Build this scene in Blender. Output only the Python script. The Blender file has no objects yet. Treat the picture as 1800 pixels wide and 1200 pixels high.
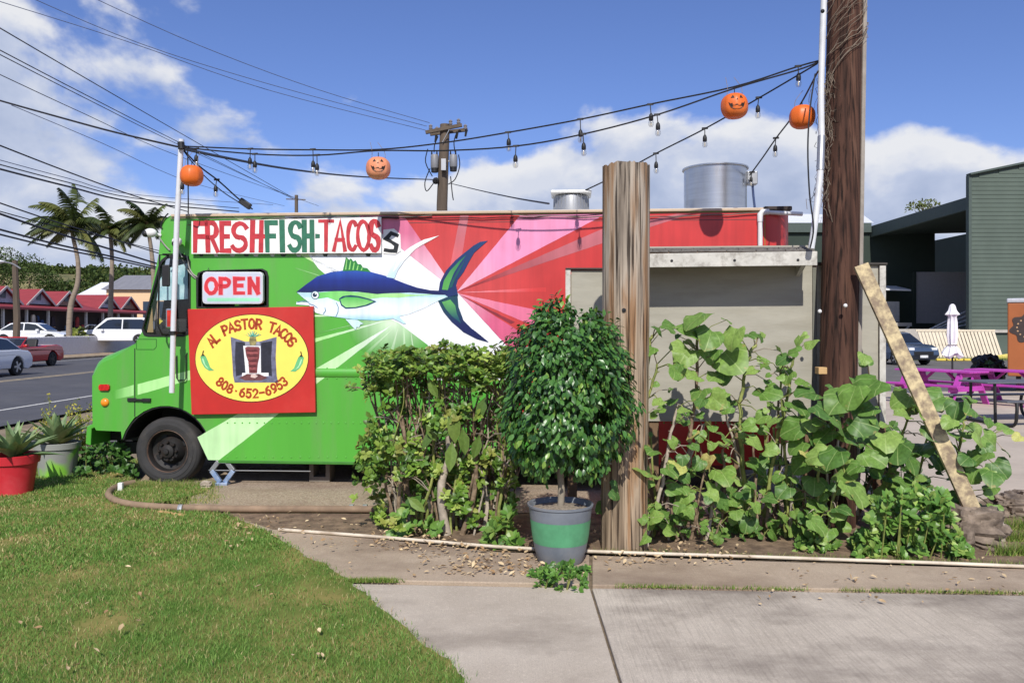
import bpy, bmesh, math, random
import numpy as np
from mathutils import Vector, Matrix, noise
from mathutils.geometry import tessellate_polygon
random.seed(11); RNG = np.random.default_rng(5)
SC = bpy.context.scene
COL = SC.collection
R = math.radians

# ------------------------------------------------------------------ camera
F, CX, HY, CH = 1400.0, 900.0, 578.0, 1.75      # focal length in photo pixels, principal column, horizon row, eye height
cam = bpy.data.cameras.new('camera'); camo = bpy.data.objects.new('camera', cam); COL.objects.link(camo)
cam.sensor_width = 36; cam.lens = F / 1800 * 36; cam.clip_start = 0.05; cam.clip_end = 6000
cam.shift_y = (HY - 600) / 1800
camo.location = (0, 0, CH); camo.rotation_euler = (R(90), 0, 0)
SC.camera = camo

# ------------------------------------------------------------------ light
SUN_EL = 42.0; SUN_A = 0.04                      # the sun stands behind the camera, a touch to the left
sun = bpy.data.lights.new('sun', 'SUN'); suno = bpy.data.objects.new('sun', sun); COL.objects.link(suno)
sun.energy = 4.8; sun.angle = R(0.55); sun.color = (1.0, 0.955, 0.88)
sd = Vector((SUN_A, 1, -math.tan(R(SUN_EL)))).normalized()
suno.rotation_euler = sd.to_track_quat('-Z', 'Y').to_euler(); suno.location = (-1, -10, 12)

world = bpy.data.worlds.new('World'); SC.world = world; world.use_nodes = True
CLX, CLY, CLZ = 4.370, 13.648, 23.1235
def world_nodes():
    nt = world.node_tree; nt.nodes.clear(); N = nt.nodes.new; L = nt.links.new
    out = N('ShaderNodeOutputWorld')
    sky = N('ShaderNodeTexSky'); sky.sky_type = 'NISHITA'; sky.sun_disc = False
    sky.sun_elevation = R(SUN_EL); sky.sun_rotation = R(180) - SUN_A
    sky.air_density = 1.0; sky.dust_density = 0.4; sky.ozone_density = 6.0; sky.altitude = 0
    wb = N('ShaderNodeVectorMath'); wb.operation = 'MULTIPLY'; wb.inputs[1].default_value = (1.16, 1.10, 1.40); L(sky.outputs[0], wb.inputs[0])   # the camera's cool white balance
    bg = N('ShaderNodeBackground'); bg.inputs[1].default_value = 0.1
    L(wb.outputs[0], bg.inputs[0])
    tc = N('ShaderNodeTexCoord'); sep = N('ShaderNodeSeparateXYZ'); L(tc.outputs['Generated'], sep.inputs[0])
    def M(op, a, b=None, c=None):
        n = N('ShaderNodeMath'); n.operation = op
        for i, v in enumerate((a, b, c)):
            if v is None: continue
            if isinstance(v, (int, float)): n.inputs[i].default_value = v
            else: L(v, n.inputs[i])
        return n.outputs[0]
    def mr(v, a, b, c=0.0, d=1.0, sm=False):
        n = N('ShaderNodeMapRange'); L(v, n.inputs[0])
        for i, x in enumerate((a, b, c, d)): n.inputs[i + 1].default_value = x
        if sm: n.interpolation_type = 'SMOOTHSTEP'
        return n.outputs[0]
    def density(dz):
        mp = N('ShaderNodeMapping'); mp.inputs['Scale'].default_value = (1, 1, 1.5); mp.inputs['Location'].default_value = (CLX, CLY, CLZ + dz)
        L(tc.outputs['Generated'], mp.inputs[0])
        n1 = N('ShaderNodeTexNoise'); n1.inputs['Scale'].default_value = 2.7; n1.inputs['Detail'].default_value = 10; n1.inputs['Roughness'].default_value = 0.52
        n1.inputs['Distortion'].default_value = 0.15
        L(mp.outputs[0], n1.inputs['Vector'])
        return n1.outputs[0]
    d0, d1 = density(0), density(0.042)
    # trade-wind cumulus: towards the horizon the clouds stand closer together
    thr = mr(sep.outputs[2], 0.13, 0.35, 0.375, 0.575, True)
    over = M('SUBTRACT', d0, thr)
    fac = mr(over, -0.006, 0.05, 0, 0.96, True)
    lit = M('SUBTRACT', d0, d1)
    edge = mr(over, 0.0, 0.16, 0.35, -0.25)          # thin rims are bright, deep masses greyer
    sh = M('ADD', mr(lit, -0.06, 0.06), edge)
    cr = N('ShaderNodeValToRGB'); L(sh, cr.inputs[0])
    e = cr.color_ramp.elements
    e[0].position = 0.05; e[0].color = (0.46, 0.54, 0.74, 1); e[1].position = 1.0; e[1].color = (0.93, 0.94, 0.97, 1)
    m = e.new(0.5); m.color = (0.60, 0.67, 0.85, 1)
    bc = N('ShaderNodeBackground'); bc.inputs[1].default_value = 0.95; L(cr.outputs[0], bc.inputs[0])
    mix = N('ShaderNodeMixShader'); L(fac, mix.inputs[0]); L(bg.outputs[0], mix.inputs[1]); L(bc.outputs[0], mix.inputs[2])
    L(mix.outputs[0], out.inputs[0])
world_nodes()
SC.view_settings.view_transform = 'Standard'; SC.view_settings.look = 'None'
SC.view_settings.exposure = -0.08; SC.view_settings.gamma = 1.0; SC.view_settings.use_curve_mapping = False
SC.cycles.max_bounces = 8; SC.cycles.transparent_max_bounces = 16

# ------------------------------------------------------------------ places
def P(px, py, Y):                                # a photo pixel at depth Y
    return Vector(((px - CX) / F * Y, Y, CH + (HY - py) / F * Y))
def G(px, py, z=0.0):                            # a photo pixel on the ground
    Y = F * (CH - z) / (py - HY)
    return Vector(((px - CX) / F * Y, Y, z))
class Plane:                                     # an upright plane turned by th: s runs along it, y away from the viewer
    def __init__(self, x, y, th):
        self.x, self.y, self.th = x, y, th
        self.u = (math.cos(th), -math.sin(th)); self.n = (math.sin(th), math.cos(th))
    def at(self, px, py, off=0.0):
        dx = (px - CX) / F
        t = (self.x * self.n[0] + self.y * self.n[1] + off) / (dx * self.n[0] + self.n[1])
        s = (dx * t - self.x) * self.u[0] + (t - self.y) * self.u[1]
        return s, CH + (HY - py) / F * t
    def world(self, s, y, z):
        return Vector((self.x + s * self.u[0] + y * self.n[0], self.y + s * self.u[1] + y * self.n[1], z))
TH = math.atan2(0.5, 6.793)
TP = Plane(-3.836, 8.95, TH)                     # the truck's near side
WP = Plane(2.927, 7.45, TH)                      # the plywood wall

# ------------------------------------------------------------------ materials
MATS = {}
def srgb(r, g, b):
    f = lambda c: (c / 255 / 12.92) if c / 255 <= 0.04045 else ((c / 255 + 0.055) / 1.055) ** 2.4
    return (f(r), f(g), f(b))
def mat(name, col, rough=0.6, metal=0.0, var=0.12, scale=6.0, bump=0.0, bscale=None, stretch=(1, 1, 1), col2=None, spec=0.5, thr=(0.35, 0.65), detail=5, coat=0.0, dirt=None, dscale=1.5, damt=0.4):
    """a noisy paint: two shades mixed by noise, optional second noise of dirt, optional bump"""
    if name in MATS: return MATS[name]
    m = bpy.data.materials.new(name); m.use_nodes = True; MATS[name] = m
    nt = m.node_tree; N = nt.nodes.new; L = nt.links.new
    b = nt.nodes['Principled BSDF']
    b.inputs['Roughness'].default_value = rough; b.inputs['Metallic'].default_value = metal
    b.inputs['Specular IOR Level'].default_value = spec; b.inputs['Coat Weight'].default_value = coat
    tc = N('ShaderNodeTexCoord'); mp = N('ShaderNodeMapping'); mp.inputs['Scale'].default_value = stretch
    L(tc.outputs['Object'], mp.inputs[0])
    n = N('ShaderNodeTexNoise'); n.inputs['Scale'].default_value = scale; n.inputs['Detail'].default_value = detail; n.inputs['Roughness'].default_value = 0.6
    L(mp.outputs[0], n.inputs['Vector'])
    mr = N('ShaderNodeMapRange'); mr.inputs[1].default_value = thr[0]; mr.inputs[2].default_value = thr[1]; L(n.outputs[0], mr.inputs[0])
    mx = N('ShaderNodeMix'); mx.data_type = 'RGBA'
    c1 = tuple(max(0, c * (1 - var)) for c in col); c2 = col2 if col2 else tuple(min(1, c * (1 + var)) for c in col)
    mx.inputs[6].default_value = (*c1, 1); mx.inputs[7].default_value = (*c2, 1); L(mr.outputs[0], mx.inputs[0])
    res = mx.outputs[2]
    if dirt:
        n2 = N('ShaderNodeTexNoise'); n2.inputs['Scale'].default_value = dscale; n2.inputs['Detail'].default_value = 8; n2.inputs['Roughness'].default_value = 0.65
        L(mp.outputs[0], n2.inputs['Vector'])
        m2 = N('ShaderNodeMapRange'); m2.inputs[1].default_value = 0.48; m2.inputs[2].default_value = 0.72; m2.inputs[4].default_value = damt; L(n2.outputs[0], m2.inputs[0])
        x2 = N('ShaderNodeMix'); x2.data_type = 'RGBA'; L(m2.outputs[0], x2.inputs[0]); L(res, x2.inputs[6]); x2.inputs[7].default_value = (*dirt, 1)
        res = x2.outputs[2]
    L(res, b.inputs['Base Color'])
    if bump:
        bn = n
        if bscale:
            bn = N('ShaderNodeTexNoise'); bn.inputs['Scale'].default_value = bscale; bn.inputs['Detail'].default_value = 6; L(mp.outputs[0], bn.inputs['Vector'])
        bp = N('ShaderNodeBump'); bp.inputs['Strength'].default_value = min(1, bump); bp.inputs['Distance'].default_value = 0.01
        L(bn.outputs[0], bp.inputs['Height']); L(bp.outputs[0], b.inputs['Normal'])
    return m
def vmat(name, rough=0.6, trans=0.0, spec=0.4, var=0.1, scale=20.0, coat=0.0, streak=0.0):
    """colour from the mesh's own Col attribute; trans lets light through a leaf"""
    if name in MATS: return MATS[name]
    m = bpy.data.materials.new(name); m.use_nodes = True; MATS[name] = m
    nt = m.node_tree; N = nt.nodes.new; L = nt.links.new; b = nt.nodes['Principled BSDF']
    a = N('ShaderNodeAttribute'); a.attribute_name = 'Col'
    tc = N('ShaderNodeTexCoord'); n = N('ShaderNodeTexNoise'); n.inputs['Scale'].default_value = scale; n.inputs['Detail'].default_value = 4
    L(tc.outputs['Object'], n.inputs['Vector'])
    mr = N('ShaderNodeMapRange'); mr.inputs[1].default_value = 0.3; mr.inputs[2].default_value = 0.7; mr.inputs[3].default_value = 1 - var; mr.inputs[4].default_value = 1 + var
    L(n.outputs[0], mr.inputs[0])
    sc_ = mr.outputs[0]
    if streak:          # rain streaks and rubbed paint
        mp = N('ShaderNodeMapping'); mp.inputs['Scale'].default_value = (7, 1, .5); L(tc.outputs['Object'], mp.inputs[0])
        n2 = N('ShaderNodeTexNoise'); n2.inputs['Scale'].default_value = 2.0; n2.inputs['Detail'].default_value = 7; L(mp.outputs[0], n2.inputs['Vector'])
        r2 = N('ShaderNodeMapRange'); r2.inputs[1].default_value = .35; r2.inputs[2].default_value = .65; r2.inputs[3].default_value = 1 - streak; r2.inputs[4].default_value = 1.03; L(n2.outputs[0], r2.inputs[0])
        mm = N('ShaderNodeMath'); mm.operation = 'MULTIPLY'; L(sc_, mm.inputs[0]); L(r2.outputs[0], mm.inputs[1]); sc_ = mm.outputs[0]
    mu = N('ShaderNodeVectorMath'); mu.operation = 'SCALE'; L(a.outputs['Color'], mu.inputs[0]); L(sc_, mu.inputs['Scale'])
    L(mu.outputs[0], b.inputs['Base Color']); b.inputs['Roughness'].default_value = rough; b.inputs['Specular IOR Level'].default_value = spec; b.inputs['Coat Weight'].default_value = coat
    if trans:
        t = N('ShaderNodeBsdfTranslucent'); L(mu.outputs[0], t.inputs[0])
        mx = N('ShaderNodeMixShader'); mx.inputs[0].default_value = trans
        L(b.outputs[0], mx.inputs[1]); L(t.outputs[0], mx.inputs[2]); L(mx.outputs[0], nt.nodes['Material Output'].inputs[0])
    return m
def leafmat(name, cols, rough=0.4, trans=0.2, spec=0.5, scale=30, veins=False):
    """leaf shades picked by each leaf object's own random number"""
    if name in MATS: return MATS[name]
    m = bpy.data.materials.new(name); m.use_nodes = True; MATS[name] = m
    nt = m.node_tree; N = nt.nodes.new; L = nt.links.new; b = nt.nodes['Principled BSDF']
    oi = N('ShaderNodeObjectInfo'); cr = N('ShaderNodeValToRGB'); L(oi.outputs['Random'], cr.inputs[0])
    e = cr.color_ramp.elements
    e[0].position = 0; e[0].color = (*cols[0], 1); e[1].position = 1; e[1].color = (*cols[-1], 1)
    for i, c in enumerate(cols[1:-1]): e.new((i + 1) / (len(cols) - 1)).color = (*c, 1)
    tc = N('ShaderNodeTexCoord'); n = N('ShaderNodeTexNoise'); n.inputs['Scale'].default_value = scale; L(tc.outputs['Object'], n.inputs['Vector'])
    mr = N('ShaderNodeMapRange'); mr.inputs[1].default_value = 0.3; mr.inputs[2].default_value = 0.7; mr.inputs[3].default_value = 0.8; mr.inputs[4].default_value = 1.2; L(n.outputs[0], mr.inputs[0])
    mu = N('ShaderNodeVectorMath'); mu.operation = 'SCALE'; L(cr.outputs[0], mu.inputs[0]); L(mr.outputs[0], mu.inputs['Scale'])
    if veins:      # pale ribs fanning from the stalk, brown wear at the rim
        sp = N('ShaderNodeSeparateXYZ'); L(tc.outputs['Object'], sp.inputs[0])
        def MM(op, *a):
            n_ = N('ShaderNodeMath'); n_.operation = op
            for i, v in enumerate(a):
                if isinstance(v, (int, float)): n_.inputs[i].default_value = v
                else: L(v, n_.inputs[i])
            return n_.outputs[0]
        rib = MM('ABSOLUTE', MM('SINE', MM('MULTIPLY', MM('ARCTAN2', sp.outputs[0], MM('ADD', sp.outputs[1], .42)), 5.0)))
        vr = N('ShaderNodeMapRange'); L(rib, vr.inputs[0]); vr.inputs[1].default_value = .02; vr.inputs[2].default_value = .14; vr.inputs[3].default_value = .55; vr.inputs[4].default_value = 0
        x1 = N('ShaderNodeMix'); x1.data_type = 'RGBA'; L(vr.outputs[0], x1.inputs[0]); L(mu.outputs[0], x1.inputs[6]); x1.inputs[7].default_value = (*srgb(178, 196, 128), 1)
        rad_ = MM('SQRT', MM('ADD', MM('MULTIPLY', sp.outputs[0], sp.outputs[0]), MM('MULTIPLY', sp.outputs[1], sp.outputs[1])))
        n3 = N('ShaderNodeTexNoise'); n3.inputs['Scale'].default_value = 5.0; n3.inputs['Detail'].default_value = 5; ov = N('ShaderNodeVectorMath'); ov.operation = 'ADD'; L(tc.outputs['Object'], ov.inputs[0]); L(oi.outputs['Location'], ov.inputs[1]); L(ov.outputs[0], n3.inputs['Vector'])
        wr_ = N('ShaderNodeMapRange'); L(MM('MULTIPLY_ADD', rad_, .55, n3.outputs[0]), wr_.inputs[0]); wr_.inputs[1].default_value = .86; wr_.inputs[2].default_value = .97; wr_.inputs[4].default_value = .7
        x2 = N('ShaderNodeMix'); x2.data_type = 'RGBA'; L(wr_.outputs[0], x2.inputs[0]); L(x1.outputs[2], x2.inputs[6]); x2.inputs[7].default_value = (*srgb(170, 150, 92), 1); mu = x2; mu_out = x2.outputs[2]
    else: mu_out = mu.outputs[0]
    L(mu_out, b.inputs['Base Color']); b.inputs['Roughness'].default_value = rough; b.inputs['Specular IOR Level'].default_value = spec
    t = N('ShaderNodeBsdfTranslucent'); L(mu_out, t.inputs[0])
    mx = N('ShaderNodeMixShader'); mx.inputs[0].default_value = trans
    L(b.outputs[0], mx.inputs[1]); L(t.outputs[0], mx.inputs[2]); L(mx.outputs[0], nt.nodes['Material Output'].inputs[0])
    return m
def glassmat(name, tint=(0.5, 0.55, 0.55), refl=0.12, rough=0.03):
    if name in MATS: return MATS[name]
    m = bpy.data.materials.new(name); m.use_nodes = True; MATS[name] = m
    nt = m.node_tree; N = nt.nodes.new; L = nt.links.new
    nt.nodes.remove(nt.nodes['Principled BSDF'])
    tr = N('ShaderNodeBsdfTransparent'); tr.inputs[0].default_value = (*tint, 1)
    gl = N('ShaderNodeBsdfGlossy'); gl.inputs['Roughness'].default_value = rough
    fr = N('ShaderNodeLayerWeight'); pw = N('ShaderNodeMath'); pw.operation = 'POWER'; L(fr.outputs['Facing'], pw.inputs[0]); pw.inputs[1].default_value = 4.0
    ad = N('ShaderNodeMath'); ad.operation = 'ADD'; ad.use_clamp = True; ad.inputs[1].default_value = refl + .03; L(pw.outputs[0], ad.inputs[0])
    mx = N('ShaderNodeMixShader'); L(ad.outputs[0], mx.inputs[0]); L(tr.outputs[0], mx.inputs[1]); L(gl.outputs[0], mx.inputs[2])
    L(mx.outputs[0], nt.nodes['Material Output'].inputs[0])
    return m

# ------------------------------------------------------------------ objects
def mworld(o):
    M = o.matrix_basis.copy()
    while o.parent: o = o.parent; M = o.matrix_basis @ M
    return M
def link(o, parent=None):
    COL.objects.link(o)
    if parent is not None: o.parent = parent
    return o
def tag(o, label=None, cat=None, group=None, kind=None):
    if label: o['label'] = label
    if cat: o['category'] = cat
    if group: o['group'] = group
    if kind: o['kind'] = kind
    return o
def thing(name, label, cat, loc=(0, 0, 0), rz=0.0, group=None):
    o = bpy.data.objects.new(name, None); o.empty_display_size = 0.1; link(o)
    o.location = loc; o.rotation_euler = (0, 0, rz)
    o.matrix_basis = Matrix.Translation(Vector(loc)) @ Matrix.Rotation(rz, 4, 'Z')
    return tag(o, label, cat, group)
class MB:
    """collects vertices and faces; build() links them as one mesh object"""
    def __init__(self): self.v = []; self.f = []; self.c = []
    def add(self, vs, fs):
        n = len(self.v); self.v += [tuple(p) for p in vs]; self.f += [tuple(i + n for i in f) for f in fs]; return self
    def box(self, x0, x1, y0, y1, z0, z1, M=None):
        vs = [Vector((x, y, z)) for x in (x0, x1) for y in (y0, y1) for z in (z0, z1)]
        if M is not None: vs = [M @ p for p in vs]
        return self.add(vs, [(0, 1, 3, 2), (4, 6, 7, 5), (0, 4, 5, 1), (2, 3, 7, 6), (0, 2, 6, 4), (1, 5, 7, 3)])
    def bar(self, a, b, w, d=None, up=(0, 0, 1)):
        """a square bar from a to b, w wide and d deep"""
        a = Vector(a); b = Vector(b); d = d or w; t = (b - a).normalized(); up = Vector(up)
        s = t.cross(up)
        if s.length < 1e-4: s = t.cross(Vector((1, 0, 0)))
        s.normalize(); q = s.cross(t)
        vs = [p + s * (i * w / 2) + q * (j * d / 2) for p in (a, b) for i in (-1, 1) for j in (-1, 1)]
        return self.add(vs, [(0, 1, 3, 2), (4, 6, 7, 5), (0, 4, 5, 1), (2, 3, 7, 6), (0, 2, 6, 4), (1, 5, 7, 3)])
    def tube(self, pts, rad, n=8, cap=True, rough=0.0):
        pts = [Vector(p) for p in pts]; m = len(pts)
        if not hasattr(rad, '__len__'): rad = [rad] * m
        base = len(self.v); ref = None
        for i, p in enumerate(pts):
            t = (pts[min(i + 1, m - 1)] - pts[max(i - 1, 0)]).normalized()
            if ref is None: ref = t.cross(Vector((0.31, 0.2, 0.93)) if abs(t.z) < 0.9 else Vector((1, 0, 0))).normalized()
            s = (ref - t * ref.dot(t)).normalized(); q = t.cross(s); ref = s
            for k in range(n):
                a = 2 * math.pi * k / n; r = rad[i] * (1 + (random.uniform(-rough, rough) if rough else 0))
                self.v.append(tuple(p + s * math.cos(a) * r + q * math.sin(a) * r))
        for i in range(m - 1):
            for k in range(n):
                a = base + i * n + k; b = base + i * n + (k + 1) % n
                self.f.append((a, b, b + n, a + n))
        if cap:
            self.f.append(tuple(base + k for k in reversed(range(n)))); self.f.append(tuple(base + (m - 1) * n + k for k in range(n)))
        return self
    def lathe(self, prof, n=24, M=None, cap=True):
        """profile of (radius, height) turned about z"""
        base = len(self.v)
        for r, z in prof:
            for k in range(n):
                a = 2 * math.pi * k / n; p = Vector((r * math.cos(a), r * math.sin(a), z))
                self.v.append(tuple(M @ p if M is not None else p))
        for i in range(len(prof) - 1):
            for k in range(n):
                a = base + i * n + k; b = base + i * n + (k + 1) % n
                self.f.append((a, b, b + n, a + n))
        if cap and prof[0][0] > 1e-5: self.f.append(tuple(base + k for k in reversed(range(n))))
        if cap and prof[-1][0] > 1e-5: self.f.append(tuple(base + (len(prof) - 1) * n + k for k in range(n)))
        return self
    def prism(self, loops, y0, y1, M=None):
        """loops of (x, z): the first is the outline, the rest are holes; solid between y0 and y1"""
        if not isinstance(loops[0][0], (tuple, list, Vector)): loops = [loops]
        flat = [p for l in loops for p in l]; n = len(flat)
        tris = tessellate_polygon([[Vector((p[0], p[1], 0)) for p in l] for l in loops])
        vs = [Vector((p[0], y0, p[1])) for p in flat] + [Vector((p[0], y1, p[1])) for p in flat]
        if M is not None: vs = [M @ p for p in vs]
        fs = [tuple(t) for t in tris] + [tuple(i + n for i in reversed(t)) for t in tris]
        k = 0
        for l in loops:
            for i in range(len(l)):
                a, b = k + i, k + (i + 1) % len(l); fs.append((a, b, b + n, a + n))
            k += len(l)
        return self.add(vs, fs)
    def sphere(self, c, r, n=12, m=8, sc=(1, 1, 1)):
        prof = [(math.sin(math.pi * i / m) * r, -math.cos(math.pi * i / m) * r) for i in range(m + 1)]
        prof[0] = (1e-6, -r); prof[-1] = (1e-6, r)
        return self.lathe(prof, n, Matrix.Translation(Vector(c)) @ Matrix.Diagonal((*sc, 1)))
    def build(self, name, material, parent=None, smooth=None, world=False, bevel=0.0, cols=None):
        me = bpy.data.meshes.new(name)
        vs = self.v
        if world and parent is not None:
            I = mworld(parent).inverted(); vs = [tuple(I @ Vector(p)) for p in vs]
        me.from_pydata(vs, [], self.f); me.update()
        bm = bmesh.new(); bm.from_mesh(me); bmesh.ops.recalc_face_normals(bm, faces=bm.faces); bm.to_mesh(me); bm.free()
        if cols is not None:
            at = me.color_attributes.new('Col', 'FLOAT_COLOR', 'POINT')
            at.data.foreach_set('color', np.array([(*c, 1) for c in cols], dtype=np.float32).ravel())
        if smooth:
            me.polygons.foreach_set('use_smooth', [True] * len(me.polygons)); me.set_sharp_from_angle(angle=R(smooth if smooth is not True else 40))
        me.materials.append(material)
        o = bpy.data.objects.new(name, me); link(o, parent)
        if bevel:
            b = o.modifiers.new('bevel', 'BEVEL'); b.width = bevel; b.segments = 2; b.limit_method = 'ANGLE'; b.angle_limit = R(35)
        return o
def copy_tree(o, parent=None):
    c = o.copy(); link(c, parent)
    for ch in list(o.children): copy_tree(ch, c)
    return c
def smoothpath(pts, n=6):
    """Catmull-Rom through the points"""
    pts = [Vector(p) for p in pts]; out = []
    for i in range(len(pts) - 1):
        p0 = pts[max(i - 1, 0)]; p1 = pts[i]; p2 = pts[i + 1]; p3 = pts[min(i + 2, len(pts) - 1)]
        for k in range(n):
            t = k / n
            out.append(0.5 * ((2 * p1) + (p2 - p0) * t + (2 * p0 - 5 * p1 + 4 * p2 - p3) * t * t + (3 * p1 - p0 - 3 * p2 + p3) * t ** 3))
    out.append(pts[-1]); return out
def sheet(name, poly, z, material, parent=None, thick=0.0, kind='structure', res=None, bevel=0.0):
    """a flat polygon on the ground, optionally a slab of some thickness"""
    mb = MB(); n = len(poly)
    if thick:
        tris = tessellate_polygon([[Vector((p[0], p[1], 0)) for p in poly]])
        vs = [(p[0], p[1], z) for p in poly] + [(p[0], p[1], z - thick) for p in poly]
        fs = [tuple(range(n)), tuple(range(2 * n - 1, n - 1, -1))] + [(i, (i + 1) % n, (i + 1) % n + n, i + n) for i in range(n)]
        mb.add(vs, fs)
    else:
        mb.add([(p[0], p[1], z) for p in poly], [tuple(range(n))])
    o = mb.build(name, material, parent, bevel=bevel)
    if kind and parent is None: o['kind'] = kind
    return o
def inpoly(x, y, poly):
    x = np.asarray(x); y = np.asarray(y); ins = np.zeros(x.shape, bool); n = len(poly)
    for i in range(n):
        x1, y1 = poly[i][0], poly[i][1]; x2, y2 = poly[(i + 1) % n][0], poly[(i + 1) % n][1]
        c = ((y1 > y) != (y2 > y)) & (x < (x2 - x1) * (y - y1) / ((y2 - y1) + 1e-12) + x1)
        ins ^= c
    return ins
# leaves: a folded blade of eight points
LT = np.array([(0, 0), (0, .35), (0, .7), (0, 1), (-.8, .3), (-1, .62), (.8, .3), (1, .62)], float)
LF = np.array([(0, 6, 1), (0, 1, 4), (1, 6, 7), (1, 7, 2), (1, 2, 5), (1, 5, 4), (2, 7, 3), (2, 3, 5)], int)
def leaf_arrays(pos, d, nrm, size, width, fold=0.18, droop=0.15):
    N = len(pos); d = d / np.linalg.norm(d, axis=1, keepdims=True)
    s = np.cross(d, nrm); s /= np.linalg.norm(s, axis=1, keepdims=True) + 1e-9
    nn = np.cross(s, d)
    size = np.broadcast_to(size, (N,)); 
    t = LT[:, 1][None, :, None]; w = (LT[:, 0] * width)[None, :, None]
    z = (np.abs(LT[:, 0]) * width * fold - droop * LT[:, 1] ** 2)[None, :, None]
    sz = size[:, None, None]
    V = pos[:, None, :] + sz * (t * d[:, None, :] + w * s[:, None, :] + z * nn[:, None, :])
    return V.reshape(-1, 3)
def fast_mesh(name, V, faces3, material, parent=None, col=None, smooth=False):
    me = bpy.data.meshes.new(name); nv, nf = len(V), len(faces3)
    me.vertices.add(nv); me.vertices.foreach_set('co', np.ascontiguousarray(V, np.float32).ravel())
    me.loops.add(nf * 3); me.loops.foreach_set('vertex_index', np.ascontiguousarray(faces3, np.int32).ravel())
    me.polygons.add(nf); me.polygons.foreach_set('loop_start', np.arange(0, nf * 3, 3, dtype=np.int32))
    me.polygons.foreach_set('loop_total', np.full(nf, 3, np.int32))
    if smooth: me.polygons.foreach_set('use_smooth', np.ones(nf, bool))
    me.update(calc_edges=True)
    if col is not None:
        at = me.color_attributes.new('Col', 'FLOAT_COLOR', 'POINT')
        c4 = np.ones((nv, 4), np.float32); c4[:, :3] = col; at.data.foreach_set('color', c4.ravel())
    me.materials.append(material)
    o = bpy.data.objects.new(name, me); link(o, parent); return o
def leaf_cloud(name, pos, d, nrm, size, width, material, parent, col, fold=0.18, droop=0.15):
    pos = np.asarray(pos, float); N = len(pos)
    if parent is not None: pos = pos - np.array(mworld(parent).translation)
    V = leaf_arrays(pos, np.asarray(d, float), np.asarray(nrm, float), size, width, fold, droop)
    Fc = (LF[None] + (np.arange(N) * 8)[:, None, None]).reshape(-1, 3)
    c = np.repeat(np.asarray(col, float), 8, axis=0)
    o = fast_mesh(name, V, Fc, material, parent, c); o['kind'] = 'stuff'; return o
def unit_leaf(name, width, material, fold=0.18, droop=0.15):
    V = leaf_arrays(np.zeros((1, 3)), np.array([[0, 1., 0]]), np.array([[0, 0, 1.]]), 1.0, width, fold, droop)
    me = bpy.data.meshes.new(name); me.from_pydata([tuple(p) for p in V], [], [tuple(f) for f in LF]); me.materials.append(material)
    return me
def put_leaf(me, name, parent, pos, d, nrm, size):
    d = Vector(d).normalized(); n = Vector(nrm); s = d.cross(n).normalized(); n = s.cross(d)
    o = bpy.data.objects.new(name, me); link(o, parent)
    M = Matrix((s, d, n)).transposed().to_4x4(); M = Matrix.Translation(Vector(pos) - mworld(parent).translation) @ M @ Matrix.Scale(size, 4)
    o.matrix_basis = M
    return o
def rvec(n):
    v = RNG.normal(size=(n, 3)); return v / np.linalg.norm(v, axis=1, keepdims=True)

# stroke lettering, painted by hand
def arc(cx, cy, rx, ry, a0, a1, n=12):
    return [(cx + rx * math.cos(R(a0 + (a1 - a0) * i / n)), cy + ry * math.sin(R(a0 + (a1 - a0) * i / n))) for i in range(n + 1)]
GLYPH = {
 'A': [[(0, 0), (.5, 1), (1, 0)], [(.18, .36), (.82, .36)]], 'C': [arc(.58, .5, .5, .5, 48, 312, 16)],
 'E': [[(.95, 1), (.1, 1), (.1, 0), (.95, 0)], [(.1, .52), (.8, .52)]], 'F': [[(.95, 1), (.1, 1), (.1, 0)], [(.1, .52), (.75, .52)]],
 'H': [[(.1, 0), (.1, 1)], [(.9, 0), (.9, 1)], [(.1, .5), (.9, .5)]], 'I': [[(.5, 0), (.5, 1)]], 'L': [[(.1, 1), (.1, 0), (.9, 0)]],
 'N': [[(.1, 0), (.1, 1)], [(.1, 1), (.9, 0)], [(.9, 0), (.9, 1)]], 'O': [arc(.5, .5, .46, .5, 90, 450, 22)],
 'P': [[(.1, 0), (.1, 1), (.5, 1)] + arc(.5, .74, .42, .26, 90, -90, 9) + [(.1, .48)]],
 'R': [[(.1, 0), (.1, 1), (.5, 1)] + arc(.5, .74, .42, .26, 90, -90, 9) + [(.1, .48)], [(.45, .48), (.95, 0)]],
 'S': [arc(.52, .74, .42, .26, 25, 265, 10) + arc(.48, .25, .44, .25, 85, -155, 10)], 'T': [[(0, 1), (1, 1)], [(.5, 1), (.5, 0)]],
 '0': [arc(.5, .5, .42, .5, 90, 450, 20)], '2': [arc(.5, .7, .42, .3, 165, -35, 9) + [(.1, 0), (.95, 0)]],
 '3': [arc(.45, .75, .4, .25, 150, -80, 8), arc(.45, .26, .45, .26, 85, -150, 9)],
 '5': [[(.9, 1), (.22, 1), (.15, .55)] + arc(.45, .32, .45, .32, 105, -150, 10)],
 '6': [arc(.5, .3, .42, .3, 0, 360, 14), [(.1, .36), (.25, .78), (.72, 1)]], '8': [arc(.5, .74, .36, .26, 0, 360, 14), arc(.5, .25, .44, .26, 0, 360, 14)],
 '9': [arc(.5, .7, .42, .3, 0, 360, 14), [(.9, .64), (.75, .2), (.28, 0)]], '-': [[(.1, .48), (.9, .48)]], '.': [[(.46, .5), (.54, .5)]],
 's': [[(.95, .88), (.5, 1), (.08, .7), (.55, .52), (.92, .36), (.82, .05), (.4, .06), (.05, .1)]],
}
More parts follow.
